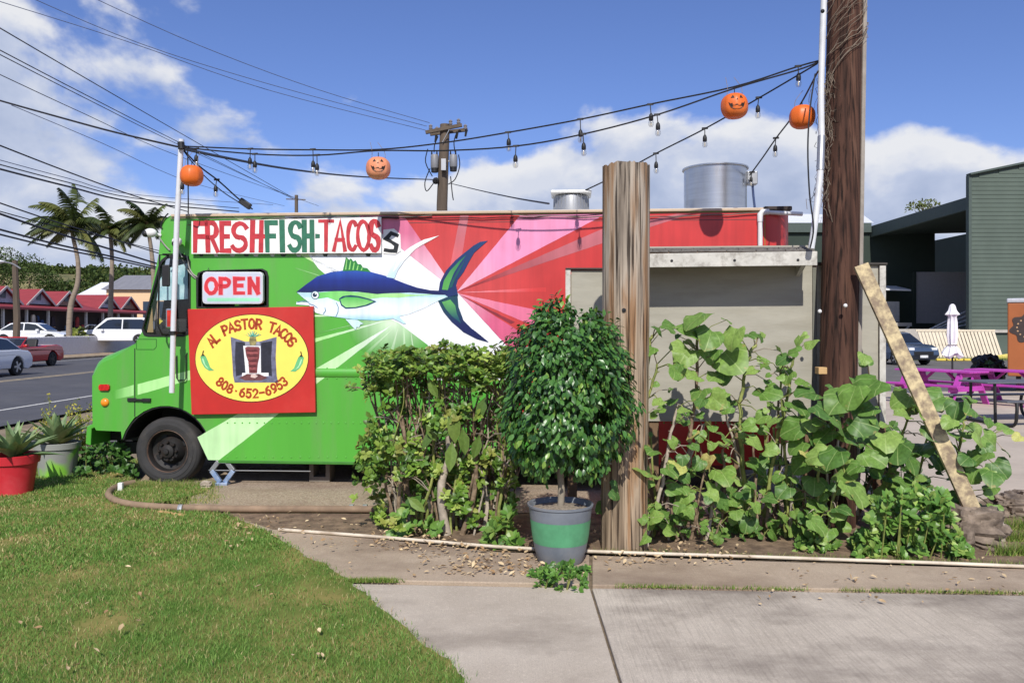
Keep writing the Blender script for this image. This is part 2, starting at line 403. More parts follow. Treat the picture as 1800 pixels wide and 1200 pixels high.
def stroke(mb, pts, w, fn, y):
    """a ribbon along 2-D points; fn maps (x, z) to the board's own coordinates"""
    n = len(pts); closed = (abs(pts[0][0] - pts[-1][0]) + abs(pts[0][1] - pts[-1][1])) < 1e-6 and n > 4
    L_, R_ = [], []
    for i in range(n):
        a = pts[(i - 1) % (n - 1)] if closed else pts[max(i - 1, 0)]; b = pts[(i + 1) % n if not closed else (i % (n - 1)) + 1] if i < n - 1 or closed else pts[i]
        p = pts[i]
        t1 = (p[0] - a[0], p[1] - a[1]); t2 = (b[0] - p[0], b[1] - p[1])
        l1 = math.hypot(*t1) or 1; l2 = math.hypot(*t2) or 1
        if math.hypot(*t1) < 1e-9: t1, l1 = t2, l2
        if math.hypot(*t2) < 1e-9: t2, l2 = t1, l1
        n1 = (-t1[1] / l1, t1[0] / l1); n2 = (-t2[1] / l2, t2[0] / l2)
        m = (n1[0] + n2[0], n1[1] + n2[1]); ml = math.hypot(*m) or 1
        m = (m[0] / ml, m[1] / ml); k = min(1.8, 1 / max(0.35, m[0] * n1[0] + m[1] * n1[1]))
        e = 0.0
        q = p
        if not closed and i == 0: q = (p[0] - t2[0] / l2 * w * .45, p[1] - t2[1] / l2 * w * .45)
        if not closed and i == n - 1: q = (p[0] + t1[0] / l1 * w * .45, p[1] + t1[1] / l1 * w * .45)
        ww = w * (0.5 + 0.075 * math.sin(i * 1.7 + p[0] * 9 + p[1] * 5))
        L_.append((q[0] + m[0] * ww * k, q[1] + m[1] * ww * k)); R_.append((q[0] - m[0] * ww * k, q[1] - m[1] * ww * k))
    vs = []
    for p in L_ + R_:
        x, z = fn(*p); vs.append((x, y, z))
    mb.add(vs, [(i, i + 1, n + i + 1, n + i) for i in range(n - 1)])
def letter(ch, fn, w, y, material, parent, name='letter', wx=1.0):
    """wx: width of the letter box relative to its height (keeps the stroke even)"""
    mb = MB()
    for k, pl in enumerate(GLYPH[ch]):
        stroke(mb, [(p[0] * wx, p[1]) for p in pl], w, fn, y - 0.0003 * k)
    return mb.build(name, material, parent)
# ================================================================== THE SETTING
# ---- terrain: one sheet to the horizon; it climbs a little beyond the far side of the street
def terrain():
    xs = np.concatenate([np.array([-1500, -700, -400, -250, -160, -110, -80, -60, -50, -42, -37, -34, -32, -30.5, -29.5, -28.6, -28]), np.linspace(-26, 30, 15), np.array([40, 60, 90, 150, 300, 700, 1500])])
    ys = np.concatenate([np.array([-300, -80, -40, -20]), np.linspace(-10, 60, 15), np.array([75, 90, 110, 140, 200, 300, 500, 900, 2000])])
    V = []; 
    for y in ys:
        for x in xs:
            z = -0.06
            if x < -28.3: z = -0.06 + 0.72 * min(1, (-28.3 - x) / 3)
            V.append((x, y, z))
    nx = len(xs); Fq = [(j * nx + i, j * nx + i + 1, (j + 1) * nx + i + 1, (j + 1) * nx + i) for j in range(len(ys) - 1) for i in range(nx - 1)]
    mb = MB().add(V, Fq)
    o = mb.build('ground', mat('dry earth', srgb(136, 118, 96), 0.95, var=0.2, scale=1.2, bump=0.5, bscale=40, col2=srgb(150, 135, 108)), smooth=60); o['kind'] = 'structure'
terrain()

asph = mat('asphalt', srgb(78, 78, 82), 0.9, var=0.14, scale=1.3, bump=0.4, bscale=90, dirt=srgb(98, 96, 95), dscale=0.25, damt=0.6)
sheet('road', [(-25.5, -40), (-9.2, -40), (-9.2, 400), (-25.5, 400)], 0.0, asph)
# raised verge and kerb at the far side of the street
o = MB().box(-28.4, -25.5, -40, 400, -0.05, 0.12).build('pavement', mat('verge dirt', srgb(150, 128, 104), 0.95, var=0.22, scale=2.5, bump=0.4, col2=srgb(168, 150, 122)), bevel=0.03); o['kind'] = 'structure'
white_line = mat('road paint', srgb(205, 203, 196), 0.8, var=0.15, scale=9, dirt=srgb(120, 118, 114), dscale=3, damt=0.6)
yel_line = mat('road paint yellow', srgb(196, 176, 140), 0.8, var=0.15, scale=9, dirt=srgb(120, 118, 114), dscale=3, damt=0.6)
for i, (x, w, m, lb) in enumerate([(-11.0, 0.12, white_line, 'white edge line'), (-16.9, 0.12, yel_line, 'pale centre line'), (-17.2, 0.12, yel_line, 'pale centre line'), (-24.6, 0.12, white_line, 'white edge line')]):
    o = sheet('road_marking', [(x - w / 2, -20), (x + w / 2, -20), (x + w / 2, 200), (x - w / 2, 200)], 0.004, m)
# far parking area on the other side
sheet('car_park', [(-80, 20), (-31.6, 20), (-31.6, 140), (-80, 140)], 0.672, mat('asphalt pale', srgb(110, 108, 106), 0.9, var=0.15, scale=0.8))
# the yard at the right: asphalt further off, concrete nearer
sheet('yard', [(3.4, 15.5), (60, 15.5), (60, 90), (-8, 90), (-8, 12.5), (3.4, 12.5)], -0.02, mat('yard asphalt', srgb(104, 101, 97), 0.9, var=0.15, scale=0.9, bump=0.4, bscale=70, dirt=srgb(84, 82, 80), dscale=0.4, damt=0.6))
conc = mat('concrete', srgb(150, 143, 133), 0.88, var=0.13, scale=1.1, bump=0.35, bscale=60, dirt=srgb(118, 108, 97), dscale=0.8, damt=0.7)
patio = mat('patio concrete', srgb(184, 171, 154), 0.88, var=0.1, scale=0.9, bump=0.3, bscale=60, dirt=srgb(150, 138, 123), dscale=0.6, damt=0.6)
sheet('patio', [(3.0, 8.25), (5.7, 8.05), (20, 8.0), (20, 22), (3.0, 22)], 0.03, patio, thick=0.1)

# ---- the broom-finished walk in front: slabs with open joints
def broom(name, c1, c2, stain, LN=.5):
    m = bpy.data.materials.new(name); m.use_nodes = True; MATS[name] = m
    nt = m.node_tree; N = nt.nodes.new; L = nt.links.new; b = nt.nodes['Principled BSDF']; b.inputs['Roughness'].default_value = 0.9
    tc = N('ShaderNodeTexCoord')
    def nz(scale, det, st, rot=0):
        mp = N('ShaderNodeMapping'); mp.inputs['Scale'].default_value = st; mp.inputs['Rotation'].default_value = (0, 0, rot); L(tc.outputs['Object'], mp.inputs[0])
        n = N('ShaderNodeTexNoise'); n.inputs['Scale'].default_value = scale; n.inputs['Detail'].default_value = det; n.inputs['Roughness'].default_value = 0.62; L(mp.outputs[0], n.inputs['Vector']); return n.outputs[0]
    def rng(v, a, b_, c=0, d=1):
        r = N('ShaderNodeMapRange'); r.inputs[1].default_value = a; r.inputs[2].default_value = b_; r.inputs[3].default_value = c; r.inputs[4].default_value = d; L(v, r.inputs[0]); return r.outputs[0]
    def mix(f, a, b_):
        x = N('ShaderNodeMix'); x.data_type = 'RGBA'; L(f, x.inputs[0])
        for k, v in ((6, a), (7, b_)):
            if isinstance(v, tuple): x.inputs[k].default_value = (*v, 1)
            else: L(v, x.inputs[k])
        return x.outputs[2]
    lines = nz(8, 5, (9.0, 0.35, 1), R(2)); fine = nz(150, 3, (1, 1, 1)); big = nz(1.1, 9, (1, 1, 1)); st = nz(0.7, 10, (1, 1.5, 1))
    col = mix(rng(big, .35, .65), c1, c2)
    dk = tuple(c * .62 for c in c1)
    col = mix(rng(lines, .46, .72, 0, LN), col, dk)
    col = mix(rng(fine, .45, .72, 0, .5), col, tuple(c * .5 for c in c1))
    col = mix(rng(nz(45, 6, (1, 1, 1)), .56, .7, 0, .35), col, tuple(min(1, c * 1.3) for c in c2))
    col = mix(rng(st, .47, .66, 0, .85), col, stain)
    L(col, b.inputs['Base Color'])
    ad = N('ShaderNodeMath'); ad.operation = 'ADD'; L(lines, ad.inputs[0]); L(fine, ad.inputs[1])
    bp = N('ShaderNodeBump'); bp.inputs['Strength'].default_value = 0.5; bp.inputs['Distance'].default_value = 0.006; L(ad.outputs[0], bp.inputs['Height']); L(bp.outputs[0], b.inputs['Normal'])
    return m
slabA = broom('worn concrete', srgb(182, 169, 152), srgb(200, 188, 171), srgb(136, 124, 111), .06)
slabB = broom('broomed concrete', srgb(182, 170, 154), srgb(204, 192, 175), srgb(112, 101, 91), .6)
slabC = broom('dirty concrete', srgb(168, 149, 127), srgb(186, 168, 146), srgb(126, 107, 90), .15)
joint = mat('joint soil', srgb(118, 104, 86), 0.95, var=0.3, scale=20, bump=0.5)
path = sheet('path', [G(380, 900)[:2], G(560, 1030)[:2], (-0.9, 1.0), (9, 1.0), (9, 6.3), (3.9, 5.75), G(1500, 985)[:2], G(900, 955)[:2], G(640, 935)[:2]], -0.018, joint)
def slab(pts, m): return sheet('slab', pts, 0.012, m, parent=path, thick=0.08, bevel=0.008)
g2 = lambda x, y: tuple(G(x, y)[:2])
slab([g2(560, 1027), g2(1037, 1036), (0.533, 1.2), (-0.6, 1.2)], slabA)
slab([g2(1041, 1036), g2(1800, 1049), (9, 5.0), (9, 1.2), (0.549, 1.2)], slabB)
slab([g2(395, 905), g2(480, 932), g2(640, 946), g2(880, 972), g2(1036, 977), g2(1036, 1029), g2(590, 1020)], slabC)
slab([g2(1041, 978), g2(1400, 990), g2(1800, 1002), (9, 5.5), (9, 5.03), g2(1800, 1042), g2(1041, 1030)], slabC)

# ---- planting bed and the dirt under the truck
soil = mat('bed soil', srgb(112, 92, 74), 0.95, var=0.3, scale=9, bump=0.9, bscale=45, col2=srgb(140, 118, 95), dirt=srgb(84, 70, 58), dscale=3, damt=0.6)
gravel = mat('gravelly dirt', srgb(160, 138, 116), 0.95, var=0.28, scale=55, bump=1.0, bscale=120, col2=srgb(186, 168, 146), dirt=srgb(126, 104, 84), dscale=2, damt=0.6)
sheet('bed', [g2(380, 898), g2(480, 931), g2(640, 943), g2(880, 968), g2(1400, 983), g2(1800, 996), (6.5, 5.6), (5.9, 7.9), (3.2, 8.2), (-3.6, 7.7)], 0.0, soil)
sheet('dirt_pad', [g2(330, 893), g2(640, 897), g2(700, 900), (4.5, 7.4), (4.5, 12.3), (-5.2, 12.3), (-4.2, 8.9), g2(340, 858)], 0.006, gravel)

# ---- lawn
LAWN = [g2(*p) for p in [(850, 1235), (815, 1195), (760, 1145), (705, 1100), (660, 1062), (612, 1025), (560, 990), (505, 958), (470, 938), (430, 919), (385, 903), (330, 896), (260, 890), (360, 868), (372, 858), (300, 850), (232, 846)]] + \
       [(-4.9, 10.6), (-8.4, 11.3), (-9.1, 12.5), (-9.1, 1.0), (-0.6, 1.0), (-0.3, 3.4)]
_l = []
for _i, _p in enumerate(LAWN):                 # the turf creeps raggedly over the paving
    _q = LAWN[(_i + 1) % len(LAWN)]; _l.append(_p)
    if _i < 16:
        _d = math.hypot(_q[0] - _p[0], _q[1] - _p[1]); _k = int(_d / .05)
        for _j in range(1, _k):
            _f = _j / _k; _x = _p[0] + (_q[0] - _p[0]) * _f; _y = _p[1] + (_q[1] - _p[1]) * _f; _e = .045 * noise.noise(Vector((_x * 3.5, _y * 3.5, 1))) + .03 * noise.noise(Vector((_x * 14, _y * 14, 2)))
            _l.append((_x - (_q[1] - _p[1]) / _d * _e, _y + (_q[0] - _p[0]) / _d * _e))
LAWN = _l
def lawn():
    x0, x1, y0, y1 = -9.1, 0, 1.0, 12.6
    gm = bpy.data.materials.new('turf'); gm.use_nodes = True
    nt = gm.node_tree; N = nt.nodes.new; L = nt.links.new; b = nt.nodes['Principled BSDF']; b.inputs['Roughness'].default_value = 1.0; b.inputs['Specular IOR Level'].default_value = 0.1
    tc = N('ShaderNodeTexCoord'); n = N('ShaderNodeTexNoise'); n.inputs['Scale'].default_value = 2.2; n.inputs['Detail'].default_value = 9; L(tc.outputs['Object'], n.inputs['Vector'])
    cr = N('ShaderNodeValToRGB'); L(n.outputs[0], cr.inputs[0]); e = cr.color_ramp.elements
    e[0].position = .36; e[0].color = (*srgb(84, 108, 46), 1); e[1].position = .68; e[1].color = (*srgb(142, 130, 78), 1)
    L(cr.outputs[0], b.inputs['Base Color'])
    o = sheet('lawn', LAWN, 0.016, gm)
    # blades of grass
    n = 900000
    x = RNG.uniform(x0, x1, n); y = RNG.uniform(y0, y1, n)
    dist = np.hypot(x, y); keep = RNG.random(n) < np.clip((4.6 / np.maximum(dist, 3.0)) ** 1.15, 0, 1)
    keep &= (x > -0.78 * y - 1.6)
    jx = RNG.normal(0, .022, n) * (RNG.random(n) < .8) * 1.3; jy = RNG.normal(0, .03, n)
    keep &= inpoly(x + jx, y + jy, LAWN)
    # thin, worn patches
    nv = np.array([noise.noise(Vector((a * 1.1, c * 1.1, 3.0))) + 0.5 * noise.noise(Vector((a * 3.1, c * 3.1, 7.0))) for a, c in zip(x[keep], y[keep])])
    x = x[keep]; y = y[keep]
    k2 = RNG.random(len(x)) < np.clip(1.1 - 1.2 * np.clip(nv - 0.12, 0, 1) * 1.6, 0.2, 1)
    x = x[k2]; y = y[k2]; nv = nv[k2]; n = len(x)
    h = RNG.uniform(.012, .038, n) * (1 - .25 * np.clip(nv, -1, 1)); w = RNG.uniform(.0010, .0023, n) * (1 + (np.hypot(x, y) > 6.5) * .8)
    a = RNG.uniform(0, 2 * np.pi, n); ln = RNG.uniform(.2, 1.25, n) * h; la = RNG.uniform(0, 2 * np.pi, n)
    base = np.stack([x, y, np.full(n, .014)], 1); sd_ = np.stack([np.cos(a), np.sin(a), np.zeros(n)], 1) * w[:, None]
    tip = base + np.stack([np.cos(la) * ln, np.sin(la) * ln, h], 1)
    mid = base + np.stack([np.cos(la) * ln * .3, np.sin(la) * ln * .3, h * .62], 1)
    V = np.empty((n, 5, 3)); V[:, 0] = base - sd_; V[:, 1] = base + sd_; V[:, 2] = mid + sd_ * .8; V[:, 3] = mid - sd_ * .8; V[:, 4] = tip
    Fc = (np.array([(0, 1, 2), (0, 2, 3), (3, 2, 4)])[None] + (np.arange(n) * 5)[:, None, None]).reshape(-1, 3)
    g1 = np.array(srgb(80, 124, 50)); g2_ = np.array(srgb(138, 168, 84)); dry = np.array(srgb(206, 194, 140)); br = np.array(srgb(160, 132, 90))
    t = RNG.random(n)[:, None]; c = g1 * (1 - t) + g2_ * t
    nw = np.array([noise.noise(Vector((a_ * .55, c_ * .9, 13.0))) + .5 * noise.noise(Vector((a_ * 5, c_ * 5, 17.0))) for a_, c_ in zip(x, y)])
    pd = np.clip(.04 + .28 * np.clip(nv, 0, 1) + .22 * np.clip(nw, 0, 1) + .32 * np.clip(nv + .35, 0, 1) * ((x < -2.2) & (y > 6.0)), 0, .75)
    isd = RNG.random(n) < pd; tt = RNG.random(n)[:, None]
    c = np.where(isd[:, None], dry * tt + br * (1 - tt), c)
    c = np.repeat(c, 5, axis=0)
    g = fast_mesh('grass', V.reshape(-1, 3), Fc, vmat('grass blades', 0.6, 0.25, 0.25, 0.05), None, c)
    tag(g, 'short mown lawn of green and straw coloured grass in the foreground', 'grass', kind='stuff')
lawn()

# ---- hills beyond the shops
def hill(name, x0, x1, y0, depth, hfun, material, n=60, m=16):
    V = []; 
    for j in range(m):
        for i in range(n):
            x = x0 + (x1 - x0) * i / (n - 1); y = y0 + depth * j / (m - 1); t = j / (m - 1)
            V.append((x, y, -1 + hfun(i / (n - 1)) * math.sin(min(1, t * 1.25) * math.pi / 2) * (1 + .1 * noise.noise(Vector((x * .03, y * .03, 1)))) + 1.2 * noise.noise(Vector((x * .09, y * .09, 4))) * t))
    Fq = [(j * n + i, j * n + i + 1, (j + 1) * n + i + 1, (j + 1) * n + i) for j in range(m - 1) for i in range(n - 1)]
    o = MB().add(V, Fq).build(name, material, smooth=60); o['kind'] = 'structure'; return V
hm = mat('scrub hillside', srgb(84, 92, 52), 0.95, var=0.3, scale=0.06, col2=srgb(150, 138, 92), detail=9, bump=0.6)
HV = hill('hills', -230, 70, 190, 120, lambda t: 24 - 19 * max(0, (t - .18)) ** .9 if t > .18 else 24, hm)
def scrub():
    pos, siz = [], []
    for v in HV:
        for k in range(9):
            if v[2] < 1: continue
            pos.append((v[0] + random.uniform(-3, 3), v[1] + random.uniform(-4, 4), v[2] + random.uniform(-.5, 1.6)))
    pos = np.array(pos)
    # each bush is a ball of leaf clumps
    allp, alls, allc = [], [], []
    for p in pos:
        if noise.noise(Vector((p[0] * .03, p[1] * .05, 2))) < -.12: continue
        n = 16; r = random.uniform(1.0, 2.4); d = rvec(n); d[:, 2] = np.abs(d[:, 2]) * .9
        allp.append(p + d * r * RNG.uniform(.5, 1, (n, 1))); alls.append(RNG.uniform(.5, 1.1, n))
        base = np.array(random.choice([srgb(72, 88, 42), srgb(88, 100, 50), srgb(58, 76, 38)])); allc.append(base * RNG.uniform(.7, 1.25, (n, 1)))
    Pp = np.concatenate(allp); S = np.concatenate(alls); C = np.concatenate(allc); N = len(Pp)
    o = leaf_cloud('hill_scrub', Pp, rvec(N) + np.array([0, -.3, .3]), rvec(N), S, .5, vmat('far leaves', .7, .15, .2, .1, 1), None, C)
    tag(o, 'mass of green scrub covering the hillside behind the shops', 'scrub', kind='stuff')
scrub()
# ================================================================== THE TACO TRUCK
T = TP.at
GREEN = srgb(84, 166, 58); PALE = srgb(206, 240, 190); RED = srgb(200, 56, 54); PINK = srgb(236, 148, 186); WHITE = srgb(236, 238, 240)
green = mat('green body paint', GREEN, 0.36, var=0.07, scale=1.6, bump=0.22, bscale=1.6, coat=0.1, stretch=(1, 1, .14), dirt=srgb(108, 150, 86), dscale=5, damt=0.6)
redp = mat('red body paint', RED, 0.38, var=0.09, scale=1.5, bump=0.05, bscale=3, coat=0.1, dirt=srgb(170, 60, 58), dscale=2)
cream = mat('cream trim', srgb(196, 174, 148), 0.55, var=0.12, scale=5, dirt=srgb(140, 112, 84), dscale=2.5, damt=0.6)
black = mat('black rubber', srgb(26, 26, 27), 0.55, var=0.2, scale=9)
dark = mat('dark inside', srgb(30, 29, 28), 0.8, var=0.2, scale=4)
alu = mat('brushed aluminium', srgb(196, 198, 200), 0.3, 0.95, var=0.07, scale=3, stretch=(1, 1, 14), bump=0.03)
galv = mat('galvanised steel', srgb(172, 174, 176), 0.45, 0.7, var=0.12, scale=6, dirt=srgb(120, 110, 100), dscale=3, damt=0.4)
pvc = mat('white pipe', srgb(226, 226, 224), 0.45, var=0.05, scale=5, dirt=srgb(180, 172, 160), dscale=4, damt=0.4)
chrome = mat('dull chrome', srgb(180, 182, 184), 0.25, 0.9, var=0.05)

truck = thing('food_truck', 'green, white and red step van food truck painted with a big tuna', 'food truck', TP.world(0, 0, 0), -TH)
WID = 2.25
def tp(px, py): return T(px, py)
arch = []
ac = T(291, 798); ar = 0.545
for k in range(15):
    a = R(163 - k * (163 - 8) / 14); arch.append((ac[0] + ar * math.cos(a) * 0.98, ac[1] + ar * math.sin(a)))
xr0 = T(1345, 400)[0]                                  # where the rear corner begins to turn
ztop = T(700, 377)[1]; zbot = T(500, 810)[1]
# near side: hood, cab and box in one skin with a wheel arch and two window openings
cabwin = [T(*p) for p in [(251, 578), (255, 587), (262, 589), (322, 589), (330, 585), (334, 573), (334, 462), (330, 453), (321, 449), (294, 452), (285, 459), (280, 470)]]
srvwin = [T(*p) for p in [(347, 490), (350, 480), (360, 476), (460, 473), (468, 477), (471, 487), (471, 538), (347, 540)]]
xs_ = T(237, 600)[0]
body = [T(*p) for p in [(237, 606), (252, 578), (279, 447), (284, 396), (290, 384), (300, 379)]] + [(T(320, 377)[0], ztop), (xr0, ztop), (xr0, zbot), (T(384, 810)[0], zbot), (T(372, 802)[0], T(372, 802)[1])]
k0 = [p for p in arch if p[0] > xs_ + .01]
body = body + list(reversed(k0)) + [(xs_, k0[0][1] - .004)]
MB().prism([body, cabwin, srvwin], 0, 0.035).build('side_panel', green, truck)
# far side, plain
far = [T(*p) for p in [(237, 606), (252, 578), (279, 447), (284, 396), (290, 384), (300, 379)]] + [(xr0, ztop), (xr0, zbot), (T(384, 810)[0], zbot), (T(384, 700)[0], T(384, 690)[1]), (xs_, T(237, 690)[1])]
MB().prism(far, WID - 0.035, WID).build('side_panel', green, truck)
# hood: nose rounded over its top edge
def hood():
    x_front = T(157, 700)[0]
    k1 = [p for p in arch if p[0] < xs_ - .004]
    prof = [(xs_, T(237, 604)[1]), T(200, 615), T(178, 624), T(166, 633), T(160, 645), T(157, 660), (x_front, T(157, 700)[1]), (x_front + .005, T(158, 745)[1]), T(164, 756), (k1[0][0] - .01, T(205, 758)[1])] + k1 + [(xs_, k0[0][1] - .004)]
    mb = MB(); n = len(prof)
    ins = [(0.10, 0.0), (0.03, 0.03), (0.0, 0.10)]
    rings = []
    for (shr, yy) in [(.085, 0.0), (.045, .03), (0.018, 0.08), (0.0, 0.16)]:
        ring = []
        for i, p in enumerate(prof):
            s = shr if 1 <= i <= 8 else 0
            q = (p[0] + s * (0.4 if i >= 3 else 0.1), p[1] - (s if i <= 4 else 0))
            ring.append((q[0], yy, q[1]))
        rings.append(ring)
    far_ = [[(x, WID - y, z) for (x, y, z) in r] for r in reversed(rings)]
    allr = rings + far_
    vs = [p for r in allr for p in r]; fs = []
    for j in range(len(allr) - 1):
        for i in range(n - 1): fs.append((j * n + i, j * n + i + 1, (j + 1) * n + i + 1, (j + 1) * n + i))
    mb.add(vs, fs)
    t = tessellate_polygon([[Vector((p[0], p[2], 0)) for p in rings[0]]]); mb.f += [tuple(x) for x in t]
    o = (len(allr) - 1) * n; mb.f += [tuple(i + o for i in x) for x in t]
    return mb.build('hood', green, truck, smooth=35)
hd = hood()
MB().prism([(xs_ - .006, T(237, 612)[1]), (xs_ + .006, T(237, 612)[1]), (xs_ + .006, k0[0][1]), (xs_ - .006, k0[0][1])], -0.0006, 0.004).build('panel_seam', black, truck)
# front face with windscreen
ws = [T(252, 578), T(279, 447)]
fr = [T(237, 606), T(252, 578), T(279, 447), T(284, 396), T(290, 384), T(300, 379), T(320, 377)]
mb = MB(); m = len(fr)
mb.add([(p[0], y, p[1]) for y in (0.03, 0.18, WID - .18, WID - 0.03) for p in fr], [(j * m + i, j * m + i + 1, (j + 1) * m + i + 1, (j + 1) * m + i) for j in range(3) for i in range(m - 1) if not (j == 1 and i == 1)])
mb.build('front_panel', green, truck, smooth=40)
gl_dark = glassmat('tinted window glass', (0.93, 0.95, 0.95), 0.0)
mb = MB(); mb.add([(ws[0][0], .18, ws[0][1]), (ws[1][0], .18, ws[1][1]), (ws[1][0], WID - .18, ws[1][1]), (ws[0][0], WID - .18, ws[0][1])], [(0, 1, 2, 3)]); mb.build('windscreen', gl_dark, truck)
mb = MB(); mb.add([(ws[0][0] + .09, .16, ws[0][1] - .1), (ws[1][0] + .06, .16, ws[1][1] + .04), (ws[1][0] + .06, WID - .16, ws[1][1] + .04), (ws[0][0] + .09, WID - .16, ws[0][1] - .1)], [(0, 1, 2, 3)]); mb.build('added_cab_blackout', mat('cab blackout panel', srgb(44, 48, 50), .8), truck)  # added panel behind the windscreen, keeps the cab interior dark
# roof with rounded edges, rear corner and rear panel
def roof():
    z0 = ztop; mb = MB(); xs2 = [T(306, 377)[0], T(330, 377)[0], xr0 - .1, xr0 + .15, T(1392, 372)[0]]
    sec = []
    for k in range(13):
        t = k / 12; y = t * WID; e = min(t, 1 - t) * WID
        z = z0 + 0.055 * (1 - max(0, 1 - e / .16) ** 2) + 0.03 * math.sin(math.pi * t)
        sec.append((y, z))
    n = len(sec); drop = [-.02, 0, 0, 0, -.02]
    for x, d in zip(xs2, drop): mb.add([(x, y, z + d) for y, z in sec], [])
    mb.f += [(j * n + i, j * n + i + 1, (j + 1) * n + i + 1, (j + 1) * n + i) for j in range(len(xs2) - 1) for i in range(n - 1)]
    mb.build('roof', mat('roof paint', srgb(206, 204, 198), 0.6, var=0.1, scale=2, dirt=srgb(150, 140, 128), dscale=1.2), truck, smooth=50)
roof()
xe = T(1398, 500)[0]
mb = MB(); rc = xe - xr0; pts = [(xr0 + rc * math.sin(R(a)), rc - rc * math.cos(R(a))) for a in range(0, 91, 10)] + [(xe, WID - rc)] + [(xr0 + rc * math.cos(R(a)), WID - rc + rc * math.sin(R(a))) for a in range(10, 91, 10)]
n = len(pts); mb.add([(x, y, z) for z in (T(1345, 780)[1], ztop + .005) for x, y in pts], [(i, i + 1, n + i + 1, n + i) for i in range(n - 1)])
mb.add([(x, y, ztop + .02) for x, y in pts], [tuple(range(n))])
mb.build('rear_corner', redp, truck, smooth=40)
# cream drip rail, with the old wiring clipped under it
MB().box(T(302, 377)[0], T(1342, 377)[0], -0.03, 0.02, ztop - 0.004, ztop + 0.027).build('drip_rail', cream, truck, bevel=0.008)
MB().box(T(1342, 377)[0] + .004, T(1392, 377)[0], -0.02, 0.06, ztop - 0.004, ztop + 0.044).build('roof_cap', mat('tar patch', srgb(64, 56, 52), .9, var=.2), truck, bevel=0.012)
for k, (za, zb, xa, xb) in enumerate([(-.02, -.035, 300, 760), (-.03, -.05, 640, 1060), (-.022, -.06, 900, 1345), (-.045, -.03, 430, 700)]):
    a = T(xa, 377)[0]; b = T(xb, 377)[0]; mb = MB()
    mb.tube([(a + (b - a) * i / 14, -0.02 - .004 * k, ztop + za + (zb - za) * math.sin(i / 14 * 3.1) + .006 * math.sin(i * 2.3 + k)) for i in range(15)], .006, 5)
    mb.build('roof_wire', black if k % 2 else mat('grey wire', srgb(120, 108, 98), .6), truck, smooth=True)
# horizontal seam below the roof line, rub rail, floor seam, rivets
zs = T(700, 392)[1]
MB().box(T(330, 390)[0], xr0, -0.0035, 0.002, zs - .004, zs + .004).build('panel_seam', mat('seam shade', srgb(110, 60, 60), .7), truck)
za = T(700, 655)[1]
prof = [(-.002, -.055), (-.016, -.04), (-.022, 0), (-.016, .03), (-.002, .045)]
mb = MB(); x0, x1 = T(557, 650)[0] - .9, T(905, 650)[0]; n = len(prof)
mb.add([(x, y, za + z) for x in (x0, x1) for y, z in prof], [(i, i + 1, n + i + 1, n + i) for i in range(n - 1)])
mb.build('rub_rail', green, truck, smooth=50)
mb = MB()
for (py, xa, xb, st) in [(743, 400, 1340, 13), (647, 575, 1340, 17), (803, 400, 900, 16), (665, 575, 900, 17)]:
    px = xa
    while px < xb:
        s, z = T(px, py); mb.lathe([(0.011, 0), (0.009, 0.005), (0.001, 0.008)], 6, Matrix.Translation((s, 0.001, z)) @ Matrix.Rotation(R(90), 4, 'X')); px += st
o = mb.build('rivets', green, truck); o['kind'] = 'stuff'
MB().box(T(384, 810)[0], T(940, 810)[0], -.006, .03, zbot - .03, zbot + .002).build('sill', mat('sill dark green', srgb(58, 120, 40), .5), truck, bevel=.004)
MB().box(T(940, 810)[0] + .004, xr0, -.006, .03, zbot - .03, zbot + .012).build('sill', mat('sill dark red', srgb(110, 30, 28), .6), truck, bevel=.004)
MB().box(T(420, 810)[0], xe - .3, WID - .12, WID - .08, .03, zbot).build('light_block_skirt', black, truck)  # added on the far side to stop light coming in under the truck
MB().box(T(600, 810)[0], T(900, 810)[0], 1.0, 1.6, .12, zbot).build('added_dark_box', black, truck, bevel=.03)  # black box added to darken the space under the truck
# floor pan, inner bulkhead and chassis keep the inside dark
MB().box(T(384, 810)[0], xe - .05, 0.05, WID - .05, zbot + .01, zbot + .06).build('floor_pan', dark, truck)
MB().box(xs_ + .05, T(384, 700)[0], 0.5, WID - .5, zbot + .3, zbot + .55).build('engine_tunnel', dark, truck)
MB().box(T(352, 600)[0] + .9, T(352, 600)[0] + .94, 0.04, WID - .04, zbot + .06, ztop - .01).build('bulkhead', dark, truck)
for y in (0.55, WID - .55): MB().box(T(160, 750)[0] + .05, xe - .1, y - .05, y + .05, zbot - .02, zbot + .12).build('chassis_rail', black, truck)
MB().box(T(150, 750)[0] + .2, T(384, 700)[0], 0.62, WID - .62, .32, .75).build('engine_block', dark, truck)
# wheel house
MB().prism([(ac[0] + (p[0] - ac[0]) * .992, ac[1] + (p[1] - ac[1]) * .992) for p in arch] + [(ac[0] + (p[0] - ac[0]) * .965, ac[1] + (p[1] - ac[1]) * .965) for p in reversed(arch)], 0.012, 0.75).build('wheel_housing', black, truck)
